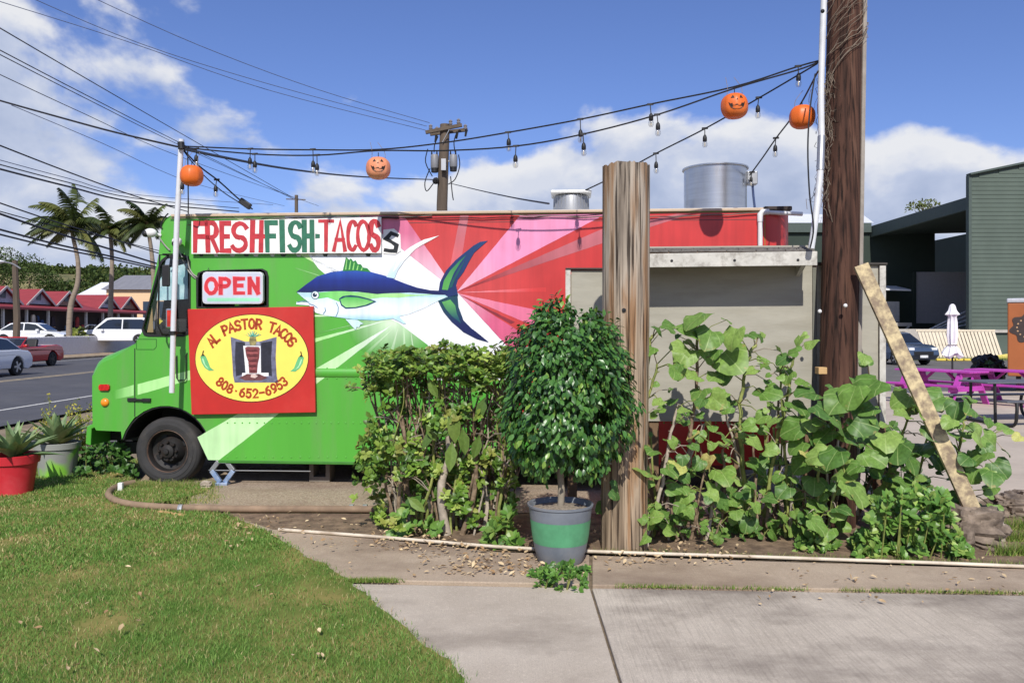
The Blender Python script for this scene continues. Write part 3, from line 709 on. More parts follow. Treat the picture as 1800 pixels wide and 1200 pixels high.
# wheels
tyre_m = mat('tyre rubber', srgb(52, 51, 51), 0.8, var=0.18, scale=6, bump=0.15, bscale=30, dirt=srgb(98, 90, 80), dscale=2.2, damt=0.5)
rim_m = mat('black rim', srgb(38, 36, 35), 0.6, 0.2, var=0.25, scale=6, dirt=srgb(82, 58, 44), dscale=5, damt=0.5)
def wheel(x, y, z, r, flip=False, dual=False):
    M = Matrix.Translation((x, y, z)) @ Matrix.Rotation(R(90 if not flip else -90), 4, 'X')
    tp_ = [(r * .60, -.02), (r * .63, .0), (r * .66, .008), (r * .67, .002), (r * .74, .012), (r * .80, .014), (r * .81, .009), (r * .90, .004), (r * .91, -.002), (r * .95, -.008), (r * .985, -.03), (r, -.07), (r, -.15), (r * .985, -.19), (r * .92, -.215), (r * .6, -.21)]
    w = MB().lathe(tp_, 48, M, False).build('wheel', tyre_m, truck, smooth=40)
    MB().lathe([(r * .61, -.015), (r * .58, -.03), (r * .56, -.09), (r * .42, -.11), (r * .39, -.08), (r * .30, -.03), (r * .2, -.03), (r * .19, 0.0), (r * .08, .012), (r * .07, .03), (.001, .032)], 32, M, False).build('rim', rim_m, w, smooth=35)
    MB().lathe([(r * .595, -.012), (r * .615, .002), (r * .635, -.004), (r * .62, -.02)], 40, M, False).build('rim_ring', mat('rusty rim edge', srgb(104, 84, 72), .6, .3, var=.3, scale=12), w, smooth=50)
    for k in range(8):
        a = k * math.pi / 4; MB().lathe([(.016, -.03), (.016, .004), (.01, .012), (.001, .013)], 6, M @ Matrix.Translation((r * .26 * math.cos(a), r * .26 * math.sin(a), -.004))).build('wheel_nut', mat('dark steel', srgb(52, 46, 42), .6, .5), w)
    for k in range(4):
        a = k * math.pi / 2 + .5; MB().lathe([(.036, -.12), (.036, -.098), (.001, -.0975)], 12, M @ Matrix.Translation((r * .485 * math.cos(a), r * .475 * math.sin(a), 0))).build('rim_slot', black, w)
wc = T(289, 796)
wheel(wc[0], 0.06, 0.365, 0.385); wheel(wc[0], WID - .06, 0.375, 0.385, True)
rxw = T(1190, 800)[0]; wheel(rxw, 0.07, 0.375, 0.385); wheel(rxw, WID - .07, .375, .385, True)
MB().tube([(wc[0], .2, .375), (wc[0], WID - .2, .375)], .05, 10).build('axle', black, truck, smooth=True)
MB().tube([(rxw, .2, .375), (rxw, WID - .2, .375)], .06, 10).build('axle', black, truck, smooth=True)
# bumper
b0 = T(139, 748); b1 = T(160, 786)
MB().prism([(b0[0], b1[1] + .02), (b0[0] + .015, b0[1] - .03), (b0[0] + .06, b0[1]), (b1[0], b0[1] + .01), (b1[0], b0[1] - .02), (b0[0] + .07, b0[1] - .05), (b0[0] + .06, b1[1])], 0.12, WID - .12).build('bumper', green, truck, bevel=.008)
MB().box(b0[0] + .07, T(215, 780)[0], .5, WID - .5, .42, .6).build('bumper_bracket', black, truck)
# cab window: rubber, glass, the papers stuck inside
def ring(loop, grow, y0, y1, name, m, parent):
    cx = sum(p[0] for p in loop) / len(loop); cz = sum(p[1] for p in loop) / len(loop)
    def off(p, d):
        v = Vector((p[0] - cx, p[1] - cz)); return (p[0] + v.x / v.length * d, p[1] + v.y / v.length * d)
    return MB().prism([[off(p, grow) for p in loop], [off(p, -.014) for p in loop]], y0, y1).build(name, m, parent)
cw = MB().prism(cabwin, .016, .022).build('cab_window', gl_dark, truck)
ring(cabwin, .018, -.008, .014, 'window_rubber', black, cw)
paper = mat('pale blue paper', srgb(160, 204, 214), .7, var=.14, scale=7, col2=srgb(206, 230, 234))
MB().prism([T(*p) for p in [(273, 528), (278, 492), (292, 471), (328, 462), (328, 525), (300, 527)]], .028, .031).build('window_paper', paper, cw)
MB().prism([T(*p) for p in [(277, 495), (292, 479), (294, 489), (280, 505)]], .0262, .0272).build('window_paper', mat('white paper', srgb(214, 226, 230), .7), cw)
MB().prism([T(*p) for p in [(256, 584), (265, 540), (267, 584)]], .03, .034).build('window_paper', mat('tan card', srgb(166, 138, 92), .8), cw)
MB().prism([T(*p) for p in [(277, 560), (284, 564), (278, 570)]], .028, .032).build('window_sticker', mat('yellow sticker', srgb(206, 190, 70), .6), cw)
MB().box(T(262, 587)[0], T(330, 587)[0], .1, .8, T(290, 600)[1], T(290, 560)[1]).build('dashboard', dark, truck, bevel=.03)
ring(srvwin, .012, -.01, .034, 'window_frame', black, truck)
# a divider rail in the serving window
MB().box(T(352, 500)[0], T(354, 500)[0], .03, .05, srvwin[7][1], srvwin[1][1]).build('window_slider', black, truck)
# lamps, latch, flap, grab handle
mb = MB().prism([T(*p) for p in [(177, 675), (192, 675), (194, 678), (194, 683), (192, 686), (177, 686), (175, 683), (175, 678)]], -.028, .002); lm = mb.build('marker_lamp', mat('red lens', srgb(190, 30, 24), .25, var=.25, scale=30, coat=.4), truck, bevel=.008); tag(lm, 'red marker lamp')
s, z = T(185, 707); M = Matrix.Translation((s, .002, z)) @ Matrix.Rotation(R(90), 4, 'X')
lm = MB().lathe([(.048, 0), (.048, .012), (.04, .026), (.02, .034), (.001, .036)], 20, M).build('marker_lamp', mat('amber lens', srgb(232, 140, 34), .25, var=.15, scale=30, coat=.4), truck, smooth=45); tag(lm, 'amber marker lamp')
mb = MB(); s0, z0 = T(225, 702); s1, _ = T(266, 702)
mb.box(s0, s0 + .1, -.02, .002, z0 - .02, z0 + .02).box(s0 + .1, s1 - .08, -.03, -.008, z0 - .012, z0 + .01).box(s1 - .1, s1, -.026, .002, z0 - .022, z0 + .016)
mb.build('hood_latch', black, truck, bevel=.004)
MB().tube([(T(311, 625)[0], .005, T(311, 625)[1]), (T(312, 625)[0], -.03, T(312, 628)[1]), (T(313, 665)[0], -.03, T(313, 664)[1]), (T(316, 668)[0], -.03, T(316, 668)[1]), (T(327, 668)[0], -.03, T(327, 668)[1]), (T(329, 664)[0], -.03, T(329, 664)[1]), (T(329, 622)[0], -.03, T(329, 625)[1]), (T(329, 620)[0], .005, T(329, 620)[1])], .007, 6).build('grab_handle', black, truck, smooth=True)
fl = [T(*p) for p in [(240, 596), (275, 596), (275, 609), (271, 614), (240, 614)]]
def outline(loop, w, y, name, m, parent):
    mb = MB(); 
    for i in range(len(loop)):
        a, b = loop[i], loop[(i + 1) % len(loop)]; mb.bar((a[0], y, a[1]), (b[0], y, b[1]), w, .004, up=(0, 1, 0))
    return mb.build(name, m, parent)
outline(fl, .007, -.0005, 'vent_flap', mat('seam dark green', srgb(36, 100, 26), .6), truck)
# mirrors on their bracket
mb = MB(); ms = T(307, 455)[0]; me_ = T(307, 588)[1]; mt = T(307, 450)[1]
mb.tube([(ms - .07, .0, mt + .01), (ms - .09, -.16, mt), (ms - .085, -.2, me_ + .1), (ms - .06, -.16, me_), (ms - .02, 0, me_)], .011, 6)
mb.tube([(ms + .1, 0, mt + .02), (ms - .05, -.17, mt + .005)], .009, 6)
mk = mb.build('mirror_bracket', black, truck, smooth=True)
MB().box(ms - .04, ms + .05, -.215, -.185, T(307, 505)[1], T(307, 468)[1]).build('mirror', black, mk, bevel=.012)
MB().box(ms + .015, ms + .115, -.235, -.205, T(307, 577)[1], T(307, 543)[1]).build('mirror', chrome, mk, bevel=.014)
MB().box(ms + .035, ms + .095, -.2368, -.2352, T(307, 574)[1], T(307, 546)[1]).build('mirror_glass', mat('painted red mirror reflection', srgb(196, 54, 42), .2, .3, var=.3, scale=14), mk)  # reflection of the red board put into the glass colour
# security cameras and their cables
camw = mat('camera white', srgb(222, 222, 220), .4, var=.04)
def seccam(px, py, d, lens):
    s, z = T(px, py); k = MB().sphere((s, -.09, z), .05, 14, 10, (1.5 if d < 0 else 1.1, 1, 1)).tube([(s, -.05, z), (s + .07 * (-d), .003, z - .02)], .02, 8).build('camera_housing', camw, truck, smooth=50)
    MB().sphere((s + lens[0], -.09 + lens[1], z + lens[2]), .038, 12, 8).build('camera_lens', black, k, smooth=50)
seccam(272, 411, -1, (-.045, -.02, -.012)); seccam(318, 426, 1, (.005, -.045, -.03))
for pts in ([(318, 440, -.05), (322, 452, -.03), (330, 472, -.02), (340, 485, -.02), (347, 492, .01)], [(330, 450, -.02), (334, 470, -.02), (341, 482, -.02), (349, 488, 0)], [(283, 420, -.02), (292, 432, -.02), (300, 440, -.02)], [(298, 376, -.03), (290, 384, -.02), (284, 396, -.015), (286, 402, -.01)]):
    mb = MB(); mb.tube(smoothpath([(T(a, b)[0], y, T(a, b)[1]) for a, b, y in pts], 4), .008, 5); mb.build('camera_cable', mat('cable grey', srgb(150, 148, 142), .6) if pts[0][0] != 298 else black, truck, smooth=True)
# roof gear: exhaust drum, low fan, vent pipe
dx = T(1257, 330)
DY = 0.75; k_ = (8.5 + DY) / 8.5
def drum():
    r = 0.355; zt = CH + (HY - 297) / F * (8.5 + DY); zb = ztop + .05
    s = TP.at(1257, 330, DY)[0]; c = Matrix.Translation((s, DY, 0))
    d = MB().lathe([(r, zb), (r, zt - .02), (r + .02, zt - .015), (r + .02, zt), (r - .012, zt + .001), (r - .02, zb + .1), (.02, zb + .08)], 48, c).build('exhaust_drum', alu, truck, smooth=35)
    MB().box(s + r - .01, s + r + .11, DY - .1, DY + .02, zt - .2, zt - .05).build('junction_box', galv, d, bevel=.01)
    MB().tube([(s + r + .06, DY - .05, zt - .2), (s + r + .07, DY - .05, zt - .33), (s + r + .1, DY - .03, zb)], .014, 6).build('conduit', mat('blue conduit', srgb(60, 74, 110), .5), d, smooth=True)
    s2 = TP.at(1004, 350, DY)[0]; r2 = .2; zt2 = CH + (HY - 341) / F * (8.7 + DY); c2 = Matrix.Translation((s2, DY, 0))
    f = MB().lathe([(r2 * 1.02, zb), (r2 * 1.05, zb + .09), (r2 * .95, zt2 - .05), (.01, zt2 - .04)], 28, c2).build('roof_fan', galv, truck, smooth=35)
    MB().box(s2 - .235, s2 + .235, DY - .22, DY + .22, zt2 - .035, zt2).build('fan_cap', mat('white enamel', srgb(220, 220, 216), .5, var=.08), f, bevel=.012)
    mb = MB()
    for k in range(26):
        a = k * 2 * math.pi / 26; mb.bar((s2 + r2 * 1.05 * math.cos(a), DY + r2 * 1.05 * math.sin(a), zb + .02), (s2 + r2 * 1.02 * math.cos(a), DY + r2 * 1.02 * math.sin(a), zt2 - .05), .006)
    mb.build('fan_ribs', galv, f)
drum()
pz = T(1335, 374)[1]; pxs = T(1335, 400)[0]
mb = MB(); mb.tube([(pxs, -.03, T(1335, 440)[1] - .3), (pxs, -.03, pz - .06)], .026, 10).tube([(pxs, -.03, pz - .02), (pxs + .07, -.03, pz), (pxs + .42, -.02, pz - .02), (pxs + .44, -.02, pz - .02)], .022, 10)
mb.tube([(pxs, -.03, pz - .1), (pxs, -.03, pz - .02), (pxs + .02, -.03, pz + .005), (pxs + .09, -.03, pz + .004)], .031, 10); mb.build('vent_pipe', pvc, truck, smooth=40)

# ------------------------------------------------------------------ the mural: flat paint, one sheet over another
mural_m = vmat('mural paint', 0.38, 0, 0.5, 0.08, 3.0, 0.1, 0.13)
mural = MB().prism([T(*p) for p in [(500, 380), (640, 380), (803, 513), (895, 612), (902, 668), (765, 668), (752, 606), (700, 567), (640, 540), (560, 472), (545, 452)]], -.0012, .0).build('mural', mat('mural white', srgb(238, 240, 243), .36, var=.03, scale=1.5), truck)
def paint(name, pts, col, layer, seg=.12, z5=False, parent=mural):
    """a patch of paint: col is a colour or a function of photo pixel (x, y)"""
    if z5: pts = [(500 + a / 3.4286, 350 + b / 3.4286) for a, b in pts]
    wob = []          # the brush never runs quite straight
    for i in range(len(pts)):
        a, b = pts[i], pts[(i + 1) % len(pts)]; d = math.hypot(b[0] - a[0], b[1] - a[1]); k = max(1, int(d / 9)); wob.append(a)
        for j in range(1, k):
            f = j / k; e = .55 * noise.noise(Vector((a[0] + (b[0] - a[0]) * f, a[1] + (b[1] - a[1]) * f, 3)) * .31) if d > 18 else 0
            wob.append((a[0] + (b[0] - a[0]) * f - (b[1] - a[1]) / d * e, a[1] + (b[1] - a[1]) * f + (b[0] - a[0]) / d * e))
    pts = wob
    lp = [T(*p) for p in pts]; y = -.0012 * layer
    if not callable(col):
        MBx = MB(); t = tessellate_polygon([[Vector((p[0], p[1], 0)) for p in lp]]); MBx.add([(p[0], y, p[1]) for p in lp], t)
        return MBx.build(name, mural_m, parent, cols=[col] * len(lp))
    bm = bmesh.new(); lay = bm.verts.layers.float_vector.new('pix')
    vs = []
    for p, q in zip(lp, pts):
        v = bm.verts.new((p[0], y, p[1])); v[lay] = (q[0], q[1], 0); vs.append(v)
    for t in tessellate_polygon([[Vector((p[0], p[1], 0)) for p in lp]]):
        try: bm.faces.new([vs[i] for i in t])
        except ValueError: pass
    for _ in range(7):
        le = [e for e in bm.edges if e.calc_length() > seg]
        if not le: break
        bmesh.ops.subdivide_edges(bm, edges=le, cuts=1); bmesh.ops.triangulate(bm, faces=bm.faces)
    me = bpy.data.meshes.new(name); cols = [col(v[lay][0], v[lay][1]) for v in bm.verts]; bm.to_mesh(me); bm.free()
    at = me.color_attributes.new('Col', 'FLOAT_COLOR', 'POINT'); at.data.foreach_set('color', np.array([(*c, 1) for c in cols], np.float32).ravel())
    me.materials.append(mural_m); o = bpy.data.objects.new(name, me); link(o, parent); return o
mixc = lambda a, b, t: tuple(x + (y - x) * max(0, min(1, t)) for x, y in zip(a, b))
cx0, cy0 = 803, 513
dist_ = lambda x, y, c=(cx0, cy0): math.hypot(x - c[0], y - c[1])
# red half
paint('red_field', [(636, 379), (1344, 372.5), (1344, 820.6), (960, 813), (905, 700), (895, 612), (803, 513)], lambda x, y: mixc(srgb(206, 76, 76), RED, dist_(x, y) / 160), 2, .15)
paint('pink_ray', [(631, 379), (710, 379), (803, 513)], lambda x, y: mixc(srgb(246, 206, 220), srgb(214, 112, 146), (500 - y) / 90), 3)
paint('grey_ray', [(809, 379), (824, 379), (803, 505), (791, 470)], lambda x, y: mixc(srgb(222, 98, 104), srgb(186, 108, 116), (470 - y) / 80), 4)
paint('pink_ray', [(803, 513), (915, 378), (1064, 376), (1054, 382)], lambda x, y: mixc(srgb(240, 180, 198), PINK, dist_(x, y) / 90), 3)
paint('grey_ray', [(806, 512), (1058, 403), (1190, 376), (1215, 376), (1140, 400), (1058, 428)], lambda x, y: mixc(srgb(150, 40, 44), srgb(190, 104, 112), (x - 830) / 150), 3)
paint('light_ray', [(806, 514), (960, 505), (960, 513)], lambda x, y: mixc(srgb(238, 150, 160), srgb(216, 62, 60), (x - 806) / 130), 3)
paint('pink_ray', [(806, 516), (950, 546), (936, 572)], lambda x, y: mixc(srgb(240, 150, 170), srgb(226, 118, 150), (x - 806) / 90), 3)
paint('grey_ray', [(806, 517), (905, 566), (898, 569)], srgb(140, 44, 56), 4)
paint('pink_ray', [(803, 513), (925, 590), (925, 650), (895, 612)], lambda x, y: mixc(srgb(240, 176, 196), srgb(214, 96, 132), dist_(x, y) / 80), 3)
# pale rays over the green
paint('pale_ray', [(690, 570), (347, 768), (366, 808), (385, 808.5)], lambda x, y: mixc(WHITE, srgb(196, 238, 176), (690 - x) / 90), 1)
paint('pale_ray', [(690, 560), (336, 650), (242, 675), (242, 694), (336, 667)], lambda x, y: mixc(WHITE, srgb(176, 232, 150), (690 - x) / 120), 1)
paint('pale_ray', [(235, 676), (195, 688), (200, 702), (235, 695)], lambda x, y: mixc(srgb(176, 232, 150), GREEN, (238 - x) / 38), 1, .04)
paint('pale_ray', [(640, 556), (540, 553), (540, 556.5)], srgb(206, 240, 190), 1)
paint('pale_ray', [(600, 497), (520, 470), (519, 472)], lambda x, y: mixc(srgb(190, 232, 170), GREEN, (600 - x) / 90), 1)
paint('pale_ray', [(410, 381), (500, 380.5), (545, 452), (604, 480), (596, 483), (540, 455)], srgb(196, 232, 160), 1)
paint('pale_ray', [(430, 381), (455, 380.5), (520, 440), (500, 445)], srgb(150, 212, 110), 2)
for (xa, ya, xb, yb, w) in [(700, 575, 680, 650, 5), (710, 575, 712, 640, 4), (722, 580, 730, 640, 3), (690, 578, 640, 625, 5), (665, 560, 560, 585, 3)]:
    paint('pale_ray', [(xa, ya), (xb - w, yb), (xb + w, yb)], lambda x, y, ya=ya, yb=yb: mixc(srgb(225, 244, 214), GREEN, (y - ya) / max(10, yb - ya)), 2, .06)
# the glow under the belly
gp = [(690 + 78 * math.cos(R(a)), 572 + 62 * math.sin(R(a))) for a in range(-10, 200, 10)]
paint('glow', [(690, 560)] + gp, lambda x, y: mixc(srgb(226, 246, 216), mixc(GREEN, srgb(98, 166, 76), .12), (math.hypot((x - 690) / 78, (y - 568) / 62)) ** .7), .5, .05)
# the tuna
BLUE = srgb(24, 44, 128); DBLUE = srgb(16, 28, 84)
def bodycol(x, y):
    t = (y - 350) * 3.4286
    if t < 590: return srgb(186, 222, 232)
    return mixc(srgb(210, 240, 248), srgb(232, 244, 250), (t - 590) / 60) if t < 690 else mixc(srgb(232, 244, 250), srgb(142, 208, 228), (t - 690) / 40)
fish = paint('tuna', [(75, 560), (170, 556), (330, 545), (640, 555), (880, 560), (960, 560), (1015, 578), (930, 612), (860, 648), (760, 690), (650, 720), (560, 731), (420, 724), (320, 711), (240, 699), (190, 684), (165, 655), (150, 640), (72, 634), (74, 618), (150, 622), (110, 592)], bodycol, 5, .05, True)
paint('tuna_stripe', [(160, 567), (330, 552), (560, 570), (700, 567), (770, 575), (900, 575), (760, 586), (690, 594), (600, 592), (540, 598), (430, 620), (330, 618), (260, 592), (206, 600)], lambda x, y: mixc(srgb(110, 206, 100), srgb(176, 232, 150), (x - 560) / 140), 6, .06, True)
paint('tuna_back', [(72, 560), (130, 515), (200, 465), (280, 440), (350, 431), (430, 429), (520, 438), (620, 465), (720, 505), (800, 533), (880, 549), (940, 552), (1015, 576), (930, 576), (860, 570), (760, 562), (640, 566), (560, 572), (440, 557), (330, 554), (240, 556), (160, 562)], lambda x, y: mixc(srgb(44, 84, 176), BLUE, ((y - 350) * 3.4286 - 432) / 60) if (y - 350) * 3.43 < 500 else mixc(BLUE, DBLUE, ((y - 350) * 3.4286 - 500) / 60), 7, .05, True)
paint('fin', [(330, 600), (352, 584), (400, 578), (450, 584), (505, 598), (556, 616), (500, 642), (430, 657), (370, 660), (342, 640)], srgb(24, 70, 96), 8, .1, True)
paint('fin', [(338, 604), (370, 590), (440, 592), (495, 604), (540, 617), (490, 637), (430, 650), (372, 652), (348, 634)], lambda x, y: mixc(srgb(84, 186, 84), srgb(160, 226, 140), (y - 522) / 18), 9, .04, True)
paint('fin', [(352, 434), (372, 348), (392, 366), (402, 356), (416, 376), (430, 368), (444, 392), (462, 392), (474, 412), (500, 416), (522, 440), (430, 431)], srgb(46, 130, 60), 8, .1, True)
for a, b in (((366, 425), (376, 362)), ((388, 425), (398, 372)), ((410, 427), (420, 382)), ((434, 428), (444, 398)), ((460, 430), (468, 412))):
    paint('fin_ray', [a, (a[0] + 9, a[1]), (b[0] + 5, b[1]), b], srgb(150, 220, 120), 9, .1, True)
paint('fin', [(616, 470), (636, 420), (688, 350), (760, 288), (842, 244), (934, 220), (872, 254), (792, 300), (724, 370), (684, 430), (664, 478)], lambda x, y: mixc(srgb(252, 244, 240), srgb(196, 226, 240), (y - 440) / 45), 8, .05, True)
paint('fin', [(688, 350), (760, 288), (842, 244), (900, 230), (836, 262), (770, 305), (712, 362), (670, 425), (655, 440)], srgb(246, 246, 248), 9, .2, True)
paint('tail', [(930, 552), (938, 500), (975, 430), (1030, 370), (1090, 320), (1140, 280), (1180, 258), (1226, 251), (1190, 282), (1145, 322), (1110, 382), (1080, 440), (1046, 485), (1036, 520), (1048, 580), (990, 590)], lambda x, y: mixc(srgb(20, 40, 96), srgb(24, 60, 110), (x - 780) / 60), 8, .06, True)
paint('tail_streak', [(950, 545), (962, 490), (1000, 430), (1052, 375), (1100, 335), (1060, 385), (1022, 445), (1000, 500), (985, 548)], lambda x, y: mixc(srgb(90, 170, 80), srgb(30, 110, 80), (500 - y) / 50), 9, .06, True)
paint('tail_streak', [(990, 540), (1010, 490), (1050, 420), (1090, 365), (1060, 430), (1028, 490), (1012, 530)], srgb(20, 84, 90), 10, .2, True)
paint('tail', [(926, 612), (980, 590), (1044, 576), (1050, 650), (1080, 730), (1130, 780), (1180, 818), (1232, 861), (1160, 841), (1080, 800), (1010, 740), (960, 680)], lambda x, y: mixc(srgb(20, 66, 84), DBLUE, (y - 540) / 30), 8, .06, True)
paint('tail_streak', [(950, 620), (1000, 605), (1030, 640), (1040, 690), (1066, 750), (1010, 705), (972, 660)], lambda x, y: mixc(srgb(96, 172, 90), srgb(24, 80, 96), (y - 530) / 30), 9, .05, True)
paint('fin', [(368, 722), (430, 788), (436, 770), (452, 772), (458, 756), (478, 750), (440, 727)], srgb(206, 234, 238), 8, .2, True)
paint('fin', [(650, 716), (718, 750), (735, 748), (700, 716), (690, 706)], srgb(190, 226, 238), 8, .2, True)
circ = lambda cx, cy, r: [(cx + r * math.cos(R(a)), cy + r * math.sin(R(a))) for a in range(0, 360, 20)]
paint('eye', circ(187, 578, 25), srgb(60, 100, 120), 8, .2, True); paint('eye', circ(187, 578, 21), srgb(236, 244, 246), 9, .2, True); paint('eye', circ(185, 577, 13), srgb(34, 56, 76), 10, .2, True); paint('eye', circ(190, 571, 4), WHITE, 11, .2, True)
for pl in ([(315, 625), (326, 650), (324, 680), (312, 706)], [(236, 690), (250, 672), (246, 655)], [(150, 630), (182, 640), (200, 655)], [(80, 620), (120, 612), (150, 622)]):
    mb = MB(); stroke(mb, [(500 + a / 3.4286, 350 + b / 3.4286) for a, b in pl], 1.1, lambda x, y: T(x, y), -.0108); mb.build('painted_line', mat('line blue grey', srgb(90, 130, 160), .5), fish)

# ------------------------------------------------------------------ signs hung on the truck
def on_truck(name, label, cat, px, py, y):
    s, z = T(px, py); o = thing(name, label, cat, TP.world(s, y, z), -TH); o['_s'] = s; o['_z'] = z; o['_y'] = y
    return o, (lambda a, b: (T(a, b)[0] - s, T(a, b)[1] - z))
sgw = mat('sign white', srgb(236, 234, 230), .55, var=.05, scale=4, dirt=srgb(196, 188, 176), dscale=3, damt=.4)
sred = mat('brush red', srgb(186, 50, 58), .5, var=.15, scale=14); sgrn = mat('brush green', srgb(44, 108, 82), .5, var=.15, scale=14)
sblk = mat('brush black', srgb(24, 28, 30), .5, var=.2)
sg, q = on_truck('sign_board', 'long white board hand lettered FRESH FISH TACOS in red and green', 'sign', 506, 446, -.03)
MB().prism([q(340, 390), q(672, 382.5), q(672, 445.5), (q(340, 447))], -.02, 0).build('board', sgw, sg, bevel=.003)
word = [('F', 343, 26, sred), ('R', 366, 24, sred), ('E', 391, 19, sred), ('S', 408, 34, sred), ('H', 443, 24, sred), ('.', 464, 6, sred), ('F', 470, 23, sgrn), ('I', 494, 12, sgrn), ('S', 509, 26, sgrn), ('H', 535, 21, sgrn), ('.', 557, 8, sgrn), ('T', 563, 27, sred), ('A', 588, 24, sred), ('C', 611, 20, sred), ('O', 629, 27, sred), ('S', 652, 20, sred)]
for ch, x, w, m in word:
    tilt = random.uniform(-1.5, 1.5); top = 394 - (x - 343) / 332 * 5 + random.uniform(-1, 1); bot = 441.5 - (x - 343) / 332 * 1.5
    hh = bot - top; wx = w * .80 / hh
    if ch in 'TACO' and x > 560: sw = .135
    else: sw = .17
    letter(ch, lambda a, b, x=x, w=w, top=top, bot=bot, tilt=tilt, hh=hh: q(x + w * .06 + a * hh + b * tilt, bot - b * (bot - top)), sw, -.0216, m, sg, wx=wx)
# remains of the older lettering showing under the board
for k in range(13):
    x = 352 + k * 24 + random.uniform(-4, 4); mb = MB().prism([T(x, 446), T(x + random.uniform(5, 13), 446), T(x + 8, 451), T(x + 2, 450.5)], -.0022, 0); mb.build('old_letter', mat('old letter white', srgb(206, 206, 204), .5) if k % 3 else mat('old letter dark', srgb(54, 66, 52), .5), truck)
ls, q = on_truck('letter_plate', 'small white plate with a black letter S beside the TACOS board', 'sign', 689, 446, -.004)
MB().prism([q(674, 404), q(693, 402), q(704, 412), q(705, 441), q(696, 447), q(674, 446)], -.006, 0).build('plate', sgw, ls)
letter('s', lambda a, b: q(677 + a * 36, 443 - b * 33), .19, -.0076, sblk, ls, wx=.62)

op, q = on_truck('open_sign', 'lit style OPEN sign with red letters in the serving window', 'sign', 414, 535, -.045)
rr = lambda x0, y0, x1, y1, r: [(x1 - r, y0), (x1 - r * .3, y0 + r * .3), (x1, y0 + r), (x1, y1 - r), (x1 - r * .3, y1 - r * .3), (x1 - r, y1), (x0 + r, y1), (x0 + r * .3, y1 - r * .3), (x0, y1 - r), (x0, y0 + r), (x0 + r * .3, y0 + r * .3), (x0 + r, y0)]
MB().prism([q(*p) for p in rr(361, 478.5, 466.5, 534.5, 6)], -.03, .02).build('case', mat('sign case grey', srgb(206, 208, 212), .4, var=.04), op, bevel=.004)
MB().prism([q(*p) for p in rr(363, 480.5, 464.5, 532.5, 5)], -.032, -.0302).build('face', mat('sign face', srgb(196, 200, 216), .35, var=.06, scale=5), op)
MB().prism([q(370, 524), q(461, 524), q(461, 530), q(370, 530)], -.0335, -.032).build('stripe', mat('mint stripe', srgb(150, 218, 178), .4), op)
for ch, x, w in (('O', 367, 21), ('P', 391.5, 19), ('E', 416.5, 18), ('N', 442, 19)):
    letter(ch, lambda a, b, x=x: q(x + a * 25, 516 - b * 25 - (x - 367) * .01), .34, -.0332, mat('sign halo pink', srgb(236, 168, 180), .4), op, 'letter_halo', wx=w * .95 / 25)
    letter(ch, lambda a, b, x=x: q(x + a * 25, 516 - b * 25 - (x - 367) * .01), .265, -.0345, mat('sign red', srgb(204, 52, 60), .4), op, wx=w * .95 / 25)
MB().tube([(*[q(367, 480)[0]], -.01, q(367, 480)[1]), (q(368, 472)[0], .03, q(368, 471)[1])], .004, 5).build('hanger', black, op)

rb, q = on_truck('red_sign_board', 'square red board with a yellow oval reading AL PASTOR TACOS and a phone number', 'sign', 447, 727, -.03)
redb = mat('red sign paint', srgb(188, 40, 34), .5, var=.08, scale=3, dirt=srgb(200, 66, 56), dscale=2, damt=.5)
Q = lambda a, b: q(330 + a / 5.713, 530 + b / 5.714)
MB().prism([q(334, 543.5), q(553.5, 538.5), q(557.5, 723.5), q(341, 727.5)], -.03, .01).build('board', redb, rb, bevel=.004)
ell = lambda rx, ry: [Q(666 + rx * math.cos(R(a)), 565 + ry * math.sin(R(a)) - .012 * rx * math.cos(R(a))) for a in range(0, 360, 6)]
MB().prism(ell(568, 440), -.032, -.0302).build('oval_outline', mat('sign dark brown', srgb(66, 34, 18), .5), rb)
MB().prism(ell(561, 432), -.034, -.0322).build('oval', mat('sign yellow', srgb(250, 222, 98), .5, var=.04, scale=4), rb)
ink = mat('sign brown ink', srgb(164, 62, 24), .5, var=.15, scale=30)
def arcword(txt, rx, ry, a0, a1, hgt, wid, up, name):
    n = len(txt)
    for i, ch in enumerate(txt):
        if ch == ' ': continue
        a = R(a0 + (a1 - a0) * i / (n - 1)); cx = 666 + rx * math.cos(a); cy = 565 - ry * math.sin(a)
        tx, ty = -rx * math.sin(a), -ry * math.cos(a)
        if up: tx, ty = -tx, -ty
        l = math.hypot(tx, ty); tx, ty = tx / l, ty / l
        tx, ty = (tx * 1.0, ty * .75); l = math.hypot(tx, ty); tx, ty = tx / l, ty / l
        nx, ny = ty, -tx
        w = wid * (.35 if ch in 'I.' else 1)
        letter(ch, lambda u, v: Q(cx + tx * (u * hgt - w / 2) + nx * (v - .5) * hgt, cy + ty * (u * hgt - w / 2) + ny * (v - .5) * hgt), .25, -.0352, ink, rb, name, wx=w / hgt)
arcword('AL PASTOR TACOS', 455, 342, 152, 28, 92, 56, True, 'letter')
arcword('808.652-6953', 425, 352, 222, 319, 82, 50, False, 'digit')
